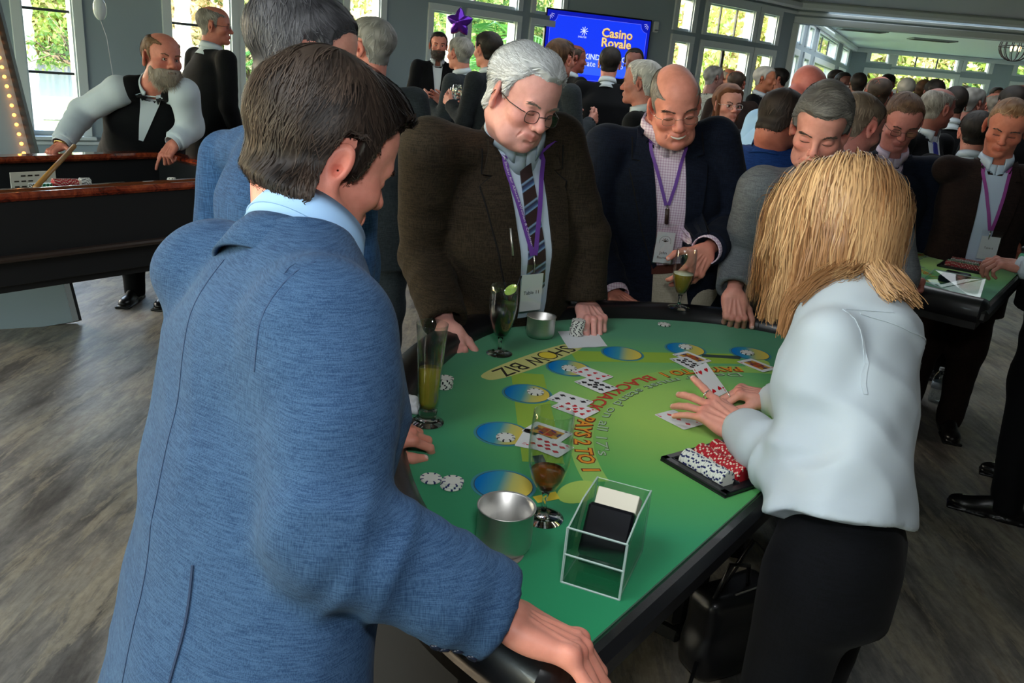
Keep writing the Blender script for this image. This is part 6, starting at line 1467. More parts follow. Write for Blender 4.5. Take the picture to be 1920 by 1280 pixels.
MB().tube([bg+Rb_@np.array([-.13,-.02,.10]),bg+Rb_@np.array([-.19,-.06,.03]),bg+Rb_@np.array([-.23,-.05,.012]),bg+Rb_@np.array([-.26,.0,.010])],.006,6).build('strap',M_leather,bag,smooth=True)
MB().tube([bg+Rb_@np.array([-.03,-.02,.292]),bg+Rb_@np.array([.05,-.02,.295])],.003,5).build('zip',M_steel,bag)
# ------------------------------------------------------------------ the people
import time as _t; _T0=_t.time()
M_blue=fabric('jacket_blue',(64,92,124),(38,62,94),slub=.8,fine=2300.); M_blue2=fabric('jacket_blue_second',(54,88,128),(34,62,98),slub=.6)
M_brown=fabric('jacket_brown',(56,47,36),(36,30,23),slub=.5); M_navy=fabric('jacket_navy',(22,29,44),(14,19,31),slub=.4); M_greyj=fabric('jacket_grey',(112,116,118),(84,88,92),slub=.7)
M_blk=fabric('suit_black',(12,13,17),(7,8,10),slub=.4); M_char=fabric('suit_charcoal',(48,54,58),(34,39,43),slub=.5); M_drk=fabric('suit_dark_brown',(44,32,28),(30,22,20),slub=.5); M_dgrn=fabric('suit_dark_grey',(34,38,42),(24,27,31),slub=.4)
M_wsh=mat('shirt_white',(186,197,205),.75,sheen=.1,spec=.3); M_lblue=mat('shirt_light_blue',(150,186,224),.7,spec=.3); M_ltblue2=mat('shirt_pale',(188,203,220),.7,spec=.3)
M_khaki=fabric('trousers_khaki',(186,180,160),(166,160,140)); M_navyknit=fabric('pullover_navy',(26,62,126),(14,34,84),slub=1.)
def checkm(name,a,b,sc):
    m=mat(name,a,.8); tc=nd(m,'ShaderNodeTexCoord'); s=nd(m,'ShaderNodeSeparateXYZ'); lk(m,tc.outputs['Object'],s.inputs[0]); o=[]
    for ax in (0,2):
        w=nd(m,'ShaderNodeMath',operation='MULTIPLY'); w.inputs[1].default_value=sc; lk(m,s.outputs[ax],w.inputs[0]); f=nd(m,'ShaderNodeMath',operation='FRACT'); lk(m,w.outputs[0],f.inputs[0]); g_=nd(m,'ShaderNodeMath',operation='LESS_THAN'); g_.inputs[1].default_value=.38; lk(m,f.outputs[0],g_.inputs[0]); o.append(g_.outputs[0])
    ad=nd(m,'ShaderNodeMath',operation='ADD'); lk(m,o[0],ad.inputs[0]); lk(m,o[1],ad.inputs[1]); h=nd(m,'ShaderNodeMath',operation='MULTIPLY'); h.inputs[1].default_value=.5; lk(m,ad.outputs[0],h.inputs[0])
    c=mix(m,lin(a),lin(b),h.outputs[0]); lk(m,c,bsdf(m).inputs['Base Color']); return m
M_pink=checkm('shirt_pink_check',(226,212,224),(186,150,178),120); M_pink2=fabric('shirt_pink',(206,190,206),(196,178,196),slub=.2); M_bcheck=checkm('shirt_blue_check',(190,206,228),(120,150,200),90)
def stripem():
    m=mat('tie_stripe',(60,40,38),.45); v=coords(m,(1,1,1),(0,math.radians(38),0)); s=nd(m,'ShaderNodeSeparateXYZ'); lk(m,v,s.inputs[0]); w=nd(m,'ShaderNodeMath',operation='MULTIPLY'); w.inputs[1].default_value=19.; lk(m,s.outputs[2],w.inputs[0]); f=nd(m,'ShaderNodeMath',operation='FRACT'); lk(m,w.outputs[0],f.inputs[0])
    lk(m,ramp(m,f.outputs[0],[(.0,(52,36,36)),(.52,(52,36,36)),(.56,(120,156,190)),(.66,(60,80,120)),(.80,(44,40,56)),(.9,(130,160,190)),(.96,(52,36,36))]),bsdf(m).inputs['Base Color']); m.node_tree.nodes[-1]; return m
M_tie=stripem(); M_lan=mat('lanyard_purple',(104,60,150),.55); M_metal=mat('clip_metal',(190,188,180),.25,metal=1.); M_dshoe=mat('shoe_black',(15,14,15),.3); M_frame=mat('frame_dark',(46,36,34),.3); M_gold=mat('ring_gold',(220,180,110),.2,metal=1.); M_silv=mat('ring_silver',(220,220,220),.15,metal=1.); M_btn=mat('button_dark',(40,34,34),.35); M_btnb=mat('button_blue',(24,32,52),.3)
SKA=dict(skin_rgb=(206,140,112)); 
def button(info,x,z,m,r=.009,back=False,off=.004):
    h,n=info['D'].hit(x,z,off,back); zz=n; xx=nrm(np.cross(zz,[.2,.1,.9])); yy=np.cross(zz,xx); MB().lathe([(0,-.004),(r,-.004),(r,.0),(r*.8,.0015),(r*.55,.0005),(0,.0005)],h,16,np.stack([xx,yy,zz],1)).build('button',m,info['root'],smooth=True)
M_bplast=thinglass('badge_plastic',(.99,.99,.99,1),.5,.05)
def badge(info,x,z,w,h_,lines,off=.012,m=None,emblem=False,tilt=0.,top_clear=.025):
    """plastic holder with a printed white card hanging flat on the chest"""
    D=info['D']; root=info['root']; c,n=D.hit(x,z,off); R=info['R']; up=nrm(R[:,2]*1.0+0*n); fr_=nrm(R[:,1]-up*(R[:,1]@up)); rt_=np.cross(fr_,up); up=nrm(np.array([0,0,1.])*.6+up*.4); fr_=nrm(fr_-up*(fr_@up)); rt_=np.cross(fr_,up); rt_,fr_=-rt_*-1,fr_
    Rr=np.stack([rt_,fr_,up],1)@rotm((0,1,0),tilt)
    c=c+fr_*.006
    MB().box(c,(w,.0016,h_),Rr,.0).build('badge_card',mat('badge_white',(222,228,230),.5),root)
    MB().box(c+Rr@np.array([0,.0022,top_clear/2]),(w+.010,.0012,h_+.008+top_clear),Rr).build('badge_holder',M_bplast,root)
    for (s,size,dz,mm) in lines:
        me=text_mesh(s,size,.0002); me.transform(frame(c+Rr@np.array([0,.0012,dz]),-Rr[:,0],Rr[:,2],Rr[:,1])); put('badge_lettering',me,mm,root,smooth=False)
    if emblem:
        e=c+Rr@np.array([0,.0012,.020]); mb=MB(); mb.tube([e+Rr@np.array([.019*math.cos(a),0,.019*math.sin(a)]) for a in np.linspace(-.3,3.44,16)],.0005,4); 
        for k in range(5): a=.4+k*.6; mb.tube([e,e+Rr@np.array([.012*math.cos(a),0,.012*math.sin(a)])],.0010,4)
        mb.build('badge_emblem',M_ink,root)
    return c
def ribbon_text(info,s,line,size,m,off=.0125,flip=False):
    """small lettering laid along a ribbon on the chest"""
    me=text_mesh(s,size,.0,align='LEFT'); X=np.array([v.co[:] for v in me.vertices]); L=[np.array(q,float) for q in line]; seg=[np.linalg.norm(b-a) for a,b in zip(L[:-1],L[1:])]; cum=np.r_[0,np.cumsum(seg)]; X[:,0]*=cum[-1]*.96/X[:,0].max()
    for v,(x,y,_z) in zip(me.vertices,X):
        k=min(len(seg)-1,int(np.searchsorted(cum,x,'right')-1)); k=max(0,k); t=(x-cum[k])/seg[k]; p=lerp(L[k],L[k+1],t); d=(L[k+1]-L[k])/seg[k]; n2=np.array([d[1],-d[0]]); q=p+n2*y; h,n=info['D'].hit(q[0],q[1],off); v.co=tuple(h)
    put('lanyard_lettering',me,m,info['root'],smooth=False)
def ring(info,k,finger,m,frac=.45,r=.0105,curls='rest',side=1,size=.95):
    side=-side; R=info['hand_'+k]['R']; W=info['hand_'+k]['W']; mx=[.031,.0105,-.0105,-.0290]; my=[.092,.096,.091,.082]; cu=(CURL[curls] if isinstance(curls,str) else curls)[finger]; a=math.radians(cu[0]); p=np.array([mx[finger]*side,my[finger],-.002]); d=np.array([0,math.cos(a),-math.sin(a)]); c=(p+d*.044*frac)*size; x=np.array([1.,0,0]); y=np.cross(d,x); pts=[W+R@(c+r*(math.cos(t)*x+math.sin(t)*y)) for t in np.linspace(0,2*math.pi,19)[:-1]]; MB().tube(pts,.0016,6,closed=True).build('ring',m,info['root'],smooth=True)
# ---- A : near man in the blue jacket, seen from behind
earA=P(672,300,1.0); hA=P(604,292,1.17)
A=person('man in light blue woven jacket seen from behind, right hand on the near rail',hA,52,body_yaw=40,pitch=-24,roll=4,hs=1.02,lod=0,fat=1.02,jacket=M_blue,trousers=fabric('trousers_cream',(190,184,166),(172,166,148)),shirt=M_lblue,skin_rgb=(214,142,116),
  J=dict(neck=P(552,452,1.11),shR=P(604,622,.95),shL=P(400,520,1.19),elR=P(630,1000,.88),wrR=P(948,1150,.94),elL=P(540,880,1.3),wrL=P(684,812,1.45),pelvis=P(455,1150,1.04)),
  hair=dict(rgb=(26,21,19),rgb2=(64,52,44),th=.017,n=4800,len=.05,T=7,r=.0011,mess=.16,wave=.3,flow='whorl',whorl=(.01,-.05,.13),vol=[((0,-.03,.10),.07,.010),((0,.07,.10),.05,.012)],line=dict(front=.082,back=-.080,burn=-.020),fade=.018,lift=.004,amp=.0022,nf=70),
  hands=dict(R=dict(curls=[(34,44,26),(36,48,28),(38,50,30),(30,52,30)],back=(-.12,.30,1.),fdir=(.72,-.15,-.22),size=1.04,spread=(4,1,-3,-10),thumb=((.6,.8,-.5),20,25)),L=dict(curls='rest',back=(.3,-.3,1),fdir=(.9,.6,-.1))),
  face=dict(jowl=.5,smile=.6),brow=(40,30,26),sleeve=(.084,.068,.057),hem=-.30,lapels=False,vee=(.25,.05,.01),shoulders=(.20,),amp=.0085,torso_fold=.006,flow_seed=3,neckr=.060,torso_w=1.16,armk=.03,shr=.078)
collar_band('jacket_collar',A['j']['neck']-A['R'][:,2]*.018+A['R'][:,1]*.012,A['R'],A['root'],M_blue,r=(.078,.081,.100),z=(-.01,.026,-.052),gap=44,pt=.05,th=.005,tilt=20,ptw=.5)
collar_band('shirt_collar',A['j']['neck']+A['R'][:,2]*.004+A['R'][:,1]*.016,A['R'],A['root'],M_lblue,r=(.070,.072,.086),z=(-.01,.044,-.004),gap=16,pt=.045,th=.003,tilt=24,ptw=.35)
mbl=MB(); c_=A['j']['neck']+A['R'][:,1]*.016; Rc=A['R']@rotm((1,0,0),-16); mbl.tube([c_+Rc@np.array([.066*math.sin(a),.068*math.cos(a),.030]) for a in np.linspace(1.9,4.4,20)],.0045,6); mbl.build('lanyard',M_lan,A['root'],smooth=True)
for k in range(4):   # sleeve buttons
    w,e=A['j']['wrR'],A['j']['elR']; d=nrm(e-w); v=nrm(np.array([-.25,-.80,-.60])-d*(np.array([-.25,-.80,-.60])@d)); c,n_=nearest(A['D'].t,w+d*(.026+.015*k)+v*.075); x=nrm(np.cross(n_,d)); y=np.cross(n_,x); MB().lathe([(0,-.003),(.0062,-.003),(.0065,.001),(.005,.0024),(.003,.0012),(0,.0012)],c,14,np.stack([x,y,n_],1)).build('button',M_btnb,A['root'],smooth=True)
DB=A['D']
for l_,w_ in (([(.195,.0),(.185,-.10),(.165,-.20)],.0022),([(.0,-.05),(.0,-.30),(.002,-.62)],.0020)): DB.strip('seam',l_,w_,mat('seam_blue',(40,64,98),.9),A['root'],off=.0004,th=.0004,back=True)
DB.strip('vent',[(.095,-.42),(.100,-.55),(.105,-.80)],.003,mat('vent_shadow_seam',(30,50,80),.9),A['root'],off=.0012,th=.001,back=True)
print('A',_t.time()-_T0)
# ---- B : second blue jacket beyond him
B=person('man in darker blue jacket, back half-turned, just beyond the near man',P(566,112,1.54),62,body_yaw=48,pitch=-12,roll=3,hs=1.0,lod=0,fat=1.08,jacket=M_blue2,trousers=M_char,shirt=M_ltblue2,skin_rgb=(220,158,132),
  J=dict(neck=P(545,215,1.56),shR=P(640,350,1.46),shL=P(430,300,1.80),pelvis=P(560,760,1.75)),arms='down',hair=dict(rgb=(52,52,55),rgb2=(92,92,96),temple=(112,112,116),th=.008,n=2600,len=.022,r=.0009,T=5,line=dict(front=.072,back=-.066),amp=.0012),
  hands={},face=dict(jowl=.3),brow=(80,70,66),lapels=False,vee=(.3,.055,.01),shoulders=(.20,),amp=.004,flow_seed=9)
collar_band('jacket_collar',B['j']['neck']-B['R'][:,2]*.014+B['R'][:,1]*.014,B['R'],B['root'],M_blue2,r=(.076,.079,.098),z=(-.01,.030,-.025),gap=60,pt=.0,th=.004,tilt=14)
mbl=MB(); c_=B['j']['neck']+B['R'][:,1]*.014; Rc=B['R']@rotm((1,0,0),-12); mbl.tube([c_+Rc@np.array([.064*math.sin(a),.066*math.cos(a),.042]) for a in np.linspace(1.6,4.6,24)],.005,6); mbl.build('lanyard',M_lan,B['root'],smooth=True)
print('B',_t.time()-_T0)
# ---- C : white-haired man in the brown suit
Cc=person('white-haired man with glasses and brown suit, looking down at the table',P(978,186,2.06),142,body_yaw=164,pitch=-21,roll=-8,hs=1.0,lod=0,fat=1.20,belly=.03,jacket=M_brown,trousers=M_brown,shirt=M_ltblue2,skin_rgb=(226,166,146),
  J=dict(neck=P(960,252,2.19),shR=P(805,278,2.10),shL=P(1043,264,2.26),elR=P(795,480,2.26),wrR=P(838,612,2.12),elL=P(1095,440,2.36),wrL=P(1100,570,2.38),pelvis=P(935,600,2.52)),
  hair=dict(rgb=(186,188,190),rgb2=(222,224,226),th=.012,n=3800,len=.075,T=8,r=.0014,flow='back',mess=.16,wave=.35,vol=[((0,.045,.110),.05,.014),((0,-.06,.06),.08,.006)],line=dict(front=.083,back=-.075,burn=-.004,side=.046,rec=.9),lift=.005,amp=.003,nf=55,fade=.014),
  hands=dict(R=dict(curls='fist',back=(-.2,-.45,.9),fdir=(.30,-.75,-.55),spread=(4,1,-2,-5)),L=dict(curls=[(48,62,34),(52,66,36),(56,68,38),(60,70,40)],back=(.1,-.15,1.),fdir=(.30,-.9,-.25),thumb=((.35,.95,-.25),16,18))),
  face=dict(jowl=.6,w=.95,nose=1.1,smile=.35),brow=(150,140,130),tie=M_tie,vee=(.47,.064,.054),sleeve=(.078,.068,.056),shoulders=(.205,),glass=(M_frame,dict(r=(.0215,.0160),drop=.004)),amp=.0050,torso_fold=.004,flow_seed=17,neckr=.066,torso_w=1.0)
lanyard(Cc,M_lan,top=(.058,.02),bottom=(.012,-.27),w=.013,off=.011,clip_m=M_metal)
ribbon_text(Cc,'The Shelter for Abused Women & Children',[(.0565,-.02),(.0545,-.05),(.014,-.255)],.0085,mat('lanyard_white',(214,206,224),.6),off=.0142)
badge(Cc,.018,-.375,.066,.108,[('Table 11',.0145,.0,M_ink)],off=.016,tilt=0)
button(Cc,-.066,-.455,M_btn); MB().tube([Cc['D'].hit(.068,-.20,.012)[0],Cc['D'].hit(.071,-.265,.012)[0]],.0035,8).build('pen',M_steel,Cc['root'],smooth=True)
print('C',_t.time()-_T0)
# ---- D : smiling bald man in navy
D_=person('smiling bald man in navy blazer and pink checked shirt at the far rail',P(1264,200,2.50),176,body_yaw=184,pitch=-19,roll=9,hs=1.0,lod=0,fat=1.14,jacket=M_navy,trousers=M_khaki,shirt=M_pink,skin_rgb=(214,142,116),
  J=dict(neck=P(1245,240,2.62),shR=P(1137,276,2.64),shL=P(1343,262,2.64),elR=P(1112,452,2.74),wrR=P(1152,552,2.60),elL=P(1382,425,2.74),wrL=P(1325,468,2.52),pelvis=P(1235,520,2.88)),
  hair=dict(rgb=(120,110,100),rgb2=(164,156,148),th=.006,n=1800,len=.016,r=.0009,T=5,line=dict(front=.05,back=-.066,side=.03),bald=((0,.07,.115),(.068,.150,.080))),
  hands=dict(R=dict(curls='fist',back=(.15,-.3,1.),fdir=(.65,-.72,-.22)),L=dict(curls=[(26,40,22),(44,26,14),(50,28,14),(54,32,16)],back=(.42,-.55,.62),fdir=(-.45,-.42,-.78),spread=(9,2,-3,-8),thumb=((.85,.55,-.3),18,20))),
  face=dict(smile=1.,jowl=.3,nose=1.1,w=.90),brow=(90,70,60),vee=(.42,.062,.050),sleeve=(.074,.066,.054),shoulders=(.20,),glass=(M_silv,dict(r=(.019,.0125),rimless=True,drop=.003,t=.0008)),cuff=M_pink,amp=.0045,flow_seed=23,neckr=.062)
lanyard(D_,M_lan,top=(.058,.02),bottom=(.014,-.21),w=.010,off=.010,clip_m=M_metal)
MB().tube([D_['D'].hit(.014,-.22,.014)[0],D_['D'].hit(.016,-.265,.015)[0]],.007,6).build('lanyard_clip',mat('clip_brown',(60,44,40),.4),D_['root'],smooth=True)
badge(D_,.020,-.350,.060,.105,[('John',.014,-.018,M_ink),('Bauman',.012,-.034,M_ink)],off=.014,emblem=True,tilt=-4)
ring(D_,'L',2,M_gold,side=-1,curls=[(26,40,22),(44,26,14),(50,28,14),(54,32,16)])
for z in (-.36,-.46): button(D_,-.072,z,M_btn)
bd,_n=D_['D'].hit(.0,-.495,.004); D_['D'].strip('belt',[(-.056,-.435),(.056,-.435)],.030,mat('belt_brown',(84,46,38),.4),D_['root'],off=.006,th=.002); D_['D'].piece('trouser_front',[(-.085,-.66),(.055,-.66),(.050,-.448),(-.053,-.448)],M_khaki,D_['root'],off=.004,th=.002,step=.03)
print('D',_t.time()-_T0)
# ---- E : grey jacket beyond the dealer
E_=person('man in grey woven jacket looking down, behind the blonde dealer',P(1538,240,2.36),202,body_yaw=196,pitch=-26,roll=-4,hs=.99,lod=0,fat=1.14,jacket=M_greyj,trousers=M_char,shirt=M_lblue,skin_rgb=(216,150,126),
  J=dict(neck=P(1545,318,2.42),shR=P(1428,358,2.44),shL=P(1650,362,2.36),elR=P(1392,478,2.60),wrR=P(1376,548,2.50),elL=P(1680,520,2.45),wrL=P(1640,600,2.30),pelvis=P(1520,570,2.80)),
  hair=dict(rgb=(78,74,70),rgb2=(122,118,112),temple=(140,138,134),th=.012,n=2800,len=.045,T=7,r=.0011,flow='side',part=.035,vol=[((-.01,.06,.10),.05,.014)],line=dict(front=.074,back=-.07,burn=-.006),fade=.014,lift=.004,amp=.002),
  hands=dict(R=dict(curls='fist',back=(-.1,-.62,.75),fdir=(.05,-.55,-.80),spread=(4,1,-2,-5)),L=None),face=dict(jowl=.35,w=.92),brow=(84,70,62),vee=(.40,.062,.03),sleeve=(.074,.064,.054),shoulders=(.20,),amp=.0045,flow_seed=31,neckr=.060)
lanyard(E_,M_lan,top=(.06,.02),bottom=(-.035,-.34),w=.012,off=.010)
badge(E_,-.055,-.50,.066,.11,[],off=.014)
for z,x in ((-.42,-.03),(-.53,-.035)): button(E_,x-.035,z,M_btn)
print('E',_t.time()-_T0)
# ---- F : blonde dealer
F_=person('blonde woman dealer in white blouse and black trousers, seen from behind',P(1570,426,1.48),-58,body_yaw=-50,pitch=-28,roll=0,hs=.96,lod=0,fat=.80,jacket=M_wsh,trousers=M_blk,shirt=M_wsh,skin_rgb=(214,150,126),style='shirt',lapels=False,
  J=dict(neck=P(1606,538,1.46),shL=P(1556,642,1.33),shR=P(1650,585,1.60),elL=P(1496,880,1.38),wrL=P(1385,800,1.62),elR=P(1530,790,1.62),wrR=P(1452,745,1.86),pelvis=P(1575,1010,1.38)),
  hands=dict(L=dict(curls=[(0,5,4),(12,12,8),(13,14,8),(10,14,8)],back=(-.22,-.50,.85),fdir=(-.66,.70,.14),spread=(17,2,-8,-17),thumb=((.45,.9,-.35),8,10),size=.90,arm_r=.025),R=dict(curls=[(46,36,20),(40,34,20),(44,36,20),(48,38,22)],back=(.25,.0,1.),fdir=(-.95,.15,.05),thumb=((.35,.95,-.45),8,10),size=.90,arm_r=.025)),
  face=dict(jowl=0,w=.94),sleeve=(.052,.066,.042),shoulders=(.160,),amp=.012,shr=.062,torso_fold=.013,tf_freq=20,hem=.035,flow_seed=41,neckr=.046,cuff=M_wsh,hipw=1.0,torso_w=1.08,belly=0,armk=.02)
ring(F_,'L',0,M_silv,side=-1,curls=[(2,6,4)]*4,size=.93,r=.0105); ring(F_,'R',1,M_silv,side=1,curls=[(40,34,20)]*4,size=.90,r=.0110)
print('F',_t.time()-_T0)
# ---- her hair: locks falling from the parting
def long_hair(info,hs,n_lock=300,per=72,seed=5):
    r=np.random.default_rng(seed); hn=info['hn']; Rh=info['Rh']; toW=info['toW']; c32=lambda q:q.astype(np.float32)
    gdir=Rh.T@np.array([0,0,-1.]); body=info['D']
    d=r.normal(size=(n_lock*5,3)); d[:,2]=np.abs(d[:,2])*1.0-.15; d/=np.linalg.norm(d,axis=1)[:,None]; p=np.array([0,-.01,.03])+d*.16
    for _ in range(9): p=p-grad(hn,c32(p))*hn(c32(p))[:,None]
    line=hairline(front=.080,back=-.045,ear=.02,side=.05,burn=.03); ok=(line(c32(p))>.002); p=p[ok][:n_lock]; S=len(p); T=15; Ltot=.215+.055*r.random(S)
    Ltot=np.where(p[:,1]>.02,Ltot*.95,Ltot); px=.012; curl=(r.random((S,1))>.3)*1.; st=(Ltot/(T-1))[:,None]
    ph=r.random(S)*6.28; q=p.copy(); path=[q.copy()]; v=None
    side=np.sign(p[:,0]-px)[:,None]
    for t in range(T-1):
        n=grad(hn,c32(q)); u=t/(T-1)
        out=np.concatenate([side*.55,np.full((S,1),-.30),np.zeros((S,1))],1)
        a=min(1,t/3.); dr=out*(1-a)+gdir[None]*(.25+1.1*a)+np.concatenate([side*.02,np.full((S,1),-.03),np.zeros((S,1))],1)*a
        w=.26*u*np.stack([np.sin(ph+u*8.5),np.cos(ph*1.7+u*7.5),0*ph],1); dr=dr+w
        if u>.66: dr=dr-side*np.array([[.8,0,0]])*(u-.66)*2.2*curl
        dr=dr/np.linalg.norm(dr,axis=1)[:,None]; dr=dr-n*np.minimum((dr*n).sum(1),0)[:,None]*(hn(c32(q))<.03)[:,None]; dr/=np.linalg.norm(dr,axis=1)[:,None]; v=dr if v is None else .45*v+.55*dr; v=v/np.linalg.norm(v,axis=1)[:,None]
        q=q+v*st; d0=hn(c32(q)); tgt=.006+.006*min(1,t/4.)+.007*math.sin(min(1,u*1.6)*math.pi*.5); n=grad(hn,c32(q)); q=q+n*np.clip(tgt-d0,0,.02)[:,None]
        path.append(q.copy())
    G_=np.stack(path,1)  # guides
    # keep guides off the shoulders
    W=toW(G_.reshape(-1,3)).reshape(G_.shape); bt=body.t
    for s in range(S):
        for t in range(6,T):
            h=bt.find_nearest(Vector(W[s,t]))
            if h[0] is not None:
                dv=W[s,t]-np.array(h[0]); dd=dv@np.array(h[1])
                if dd<.012: W[s,t:]+=np.array(h[1])*(.012-dd)*1.0
    pts=[];rad=[];col=[]; hs_n=snoise(77,85)
    lt,md,dk=np.array(lin(210,170,122)[:3]),np.array(lin(160,114,74)[:3]),np.array(lin(120,82,54)[:3])
    tt=np.linspace(0,1,T)
    for s in range(S):
        k=per; off=r.normal(size=(k,3))*.0080; o2=r.normal(size=(k,3))*.002; clump=(1-.35*tt**1.5)[None,:,None]*np.clip(tt*6,.25,1)[None,:,None]
        wv=.0022*np.sin(tt*20+r.random((k,1))*6)[...,None]*np.array([1,.5,0.])
        P_=W[s][None]+off[:,None]*clump+o2[:,None]+wv; pts.append(P_)
        rad.append((.00050*(1-.6*tt)+.0001)[None]*(.7+.7*r.random((k,1))))
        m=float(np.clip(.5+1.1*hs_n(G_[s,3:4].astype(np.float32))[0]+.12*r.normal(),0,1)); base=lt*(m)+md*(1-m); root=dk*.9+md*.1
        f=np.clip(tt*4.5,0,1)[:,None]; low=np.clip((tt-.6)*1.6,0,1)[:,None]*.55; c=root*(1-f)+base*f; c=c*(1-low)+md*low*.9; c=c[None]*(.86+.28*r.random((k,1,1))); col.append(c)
    P_=np.concatenate(pts); Rr=np.concatenate(rad); C=np.clip(np.concatenate(col),0,1)
    V,Q,Cc_=ribbons(P_,Rr*1.9,C,toW((0,-.01,.02)))
    # under-layer closing the gaps
    cap=lambda p: smax(smax(hn(p)-.013,-line(p)*.8,.006),-(hn(p)+.012),.002); a,b=surf(cap,(-.13,-.15,-.12),(.13,.15,.17),.005); cc=np.tile(md*.6,(len(a),1))
    V,Q,Cc_=joinm([(V,Q,Cc_),(toW(a),b,cc)]); return V,Q,Cc_
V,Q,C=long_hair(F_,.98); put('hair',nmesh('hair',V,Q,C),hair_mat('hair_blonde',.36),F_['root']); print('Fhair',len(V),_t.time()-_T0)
collar_band('shirt_collar',F_['j']['neck']+F_['R'][:,1]*.012-F_['R'][:,2]*.004,F_['R'],F_['root'],M_wsh,r=(.056,.058,.072),z=(0,.032,-.004),gap=26,pt=.03,tilt=16)
for l_ in ([(-.158,-.035),(-.150,-.10),(-.140,-.17),(-.135,-.22)],[(-.13,-.085),(-.05,-.095),(.05,-.095),(.13,-.085)],[(.152,-.04),(.146,-.12),(.135,-.20)]): F_['D'].strip('seam',l_,.004,M_wsh,F_['root'],off=.0008,th=.0012,back=True)
# ---- G : bearded croupier
G_=person('bearded croupier in black waistcoat, white shirt and bow tie leaning on the craps table',P(303,112,4.35),128,body_yaw=176,pitch=2,roll=-4,hs=1.12,lod=1,fat=1.30,belly=.04,jacket=M_blk,trousers=M_blk,shirt=M_wsh,skin_rgb=(190,120,96),style='vest',lapels=False,
  J=dict(neck=P(290,158,4.45),shR=P(222,170,4.42),shL=P(345,175,4.42),elR=P(155,210,4.45),wrR=P(116,268,4.32),elL=P(358,240,4.55),wrL=P(325,268,4.46),pelvis=P(270,285,4.95)),
  hair=dict(rgb=(92,66,48),rgb2=(130,100,76),th=.007,len=.022,line=dict(front=.06,back=-.06),bald=((0,.06,.115),(.060,.115,.068))),beard=(120,108,96),
  hands=dict(R=dict(curls='flat',back=(-.2,-.45,.9),fdir=(-.25,-.75,-.45),spread=(14,4,-5,-14),thumb=((.95,.3,-.1),10,10)),L=dict(curls='point',back=(-.1,-.7,.7),fdir=(-.3,-.5,-.8))),
  face=dict(jowl=.5,nose=1.15),vee=(.26,.055,.012),bow=True,sleeve=(.074,.066,.052),shoulders=(.20,),brow=(110,84,64),cuff=M_wsh,eyes=True,flow_seed=51,amp=.006)
w_=G_['j']['wrR']; dW=nrm(w_-G_['j']['elR']); xw=nrm(np.cross(dW,[0,0,1.])); yw=np.cross(dW,xw); MB().tube([w_+dW*.014+xw*.034*math.cos(a)+yw*.030*math.sin(a) for a in np.linspace(0,6.283,19)[:-1]],.005,6,closed=True).build('watch',M_gold,G_['root'],smooth=True)
print('G',_t.time()-_T0)
HA=dict(dark=dict(rgb=(22,18,17),rgb2=(44,36,32),th=.012),grey=dict(rgb=(120,118,114),rgb2=(166,164,160),th=.010),white=dict(rgb=(176,174,168),rgb2=(206,204,198),th=.013),brown=dict(rgb=(70,48,34),rgb2=(104,76,54),th=.011),
   baldg=dict(rgb=(110,104,98),rgb2=(150,146,140),th=.006,bald=((0,.06,.115),(.066,.125,.074)),line=dict(front=.06)),baldd=dict(rgb=(50,40,34),rgb2=(76,62,52),th=.006,bald=((0,.06,.115),(.064,.120,.072)),line=dict(front=.06)))
BG=dict(hands=dict(R=None,L=None))
def bg(label,px,py,d,yaw,hr,jm,lod=2,**kw):
    a=dict(hands={},shirt=M_wsh,jacket=jm,trousers=kw.pop('tr',jm),skin_rgb=kw.pop('sk',(190,126,102)),hair=dict(HA[hr]) if hr else None,fat=1.08,legs=True); a.update(kw); a.setdefault('lapels',lod<2)
    return person(label,P(px,py,d),yaw,lod=lod,**a)
H_=bg('bald man with glasses in dark suit, in profile by the second window',402,50,5.3,78,'baldg',M_blk,1,body_yaw=40,sk=(176,110,88),glass=(M_frame,{}),fat=1.15,lapels=False)
I_=bg('grey-haired man in charcoal jacket seen from behind beyond the near men',694,92,3.5,-62,'grey',M_char,1,body_yaw=-20,hs=1.02,sk=(204,134,112),fat=1.15,lapels=False)
J_=bg('bearded bartender in black suit and bow tie behind the bar',822,86,7.8,168,'dark',M_blk,1,bow=True,beard=(34,26,22),hands={},arms='front',vee=(.34,.055,.02),brow=(30,24,22),eyes=True)
K_=bg('grey-haired man in grey jacket holding a glass at the bar',862,102,6.2,-50,'grey',M_char,1,body_yaw=-70,arms='hold',hands=dict(L=dict(curls='grip')),lapels=False)
L_=bg('dark-haired man in dark jacket with a glass, back turned, right of the bar',914,96,5.6,-42,'dark',M_dgrn,1,body_yaw=-60,arms='hold',hands=dict(L=dict(curls='grip')),lapels=False)
M_=bg('brown-haired man in grey tweed jacket partly behind the white-haired man',1050,112,5.2,40,'brown',M_char,1,body_yaw=55,arms='hold',lapels=False,fat=1.15)
N_=bg('bald man in dark suit, profile right, below the television',1077,112,7.1,75,'baldd',M_blk,2,sk=(130,72,58),body_yaw=60)
O_=bg('dark-haired man in black suit seen squarely from behind before the television',1143,120,6.4,8,'dark',M_blk,1,fat=1.2,lapels=False)
P_2=bg('man in black suit facing the camera at the right of the television',1188,118,7.3,190,'dark',M_blk,2,sk=(120,76,64))
Q_=bg('white-haired man in black jacket, profile left, right below the television',1202,158,4.5,-68,'white',M_blk,1,body_yaw=-70,sk=(176,116,96),lapels=False)
for i,(inf,px,py,d,l) in enumerate(((K_,850,190,6.0,'stemless glass in the hand of the grey-haired man at the bar'),(L_,856,188,5.4,'wine glass in the hand of the man right of the bar'))):
    glass_(l,P(px,py,d),[(.004,.0),(.022,.012),(.034,.04),(.034,.07),(.027,.10)],.0012)
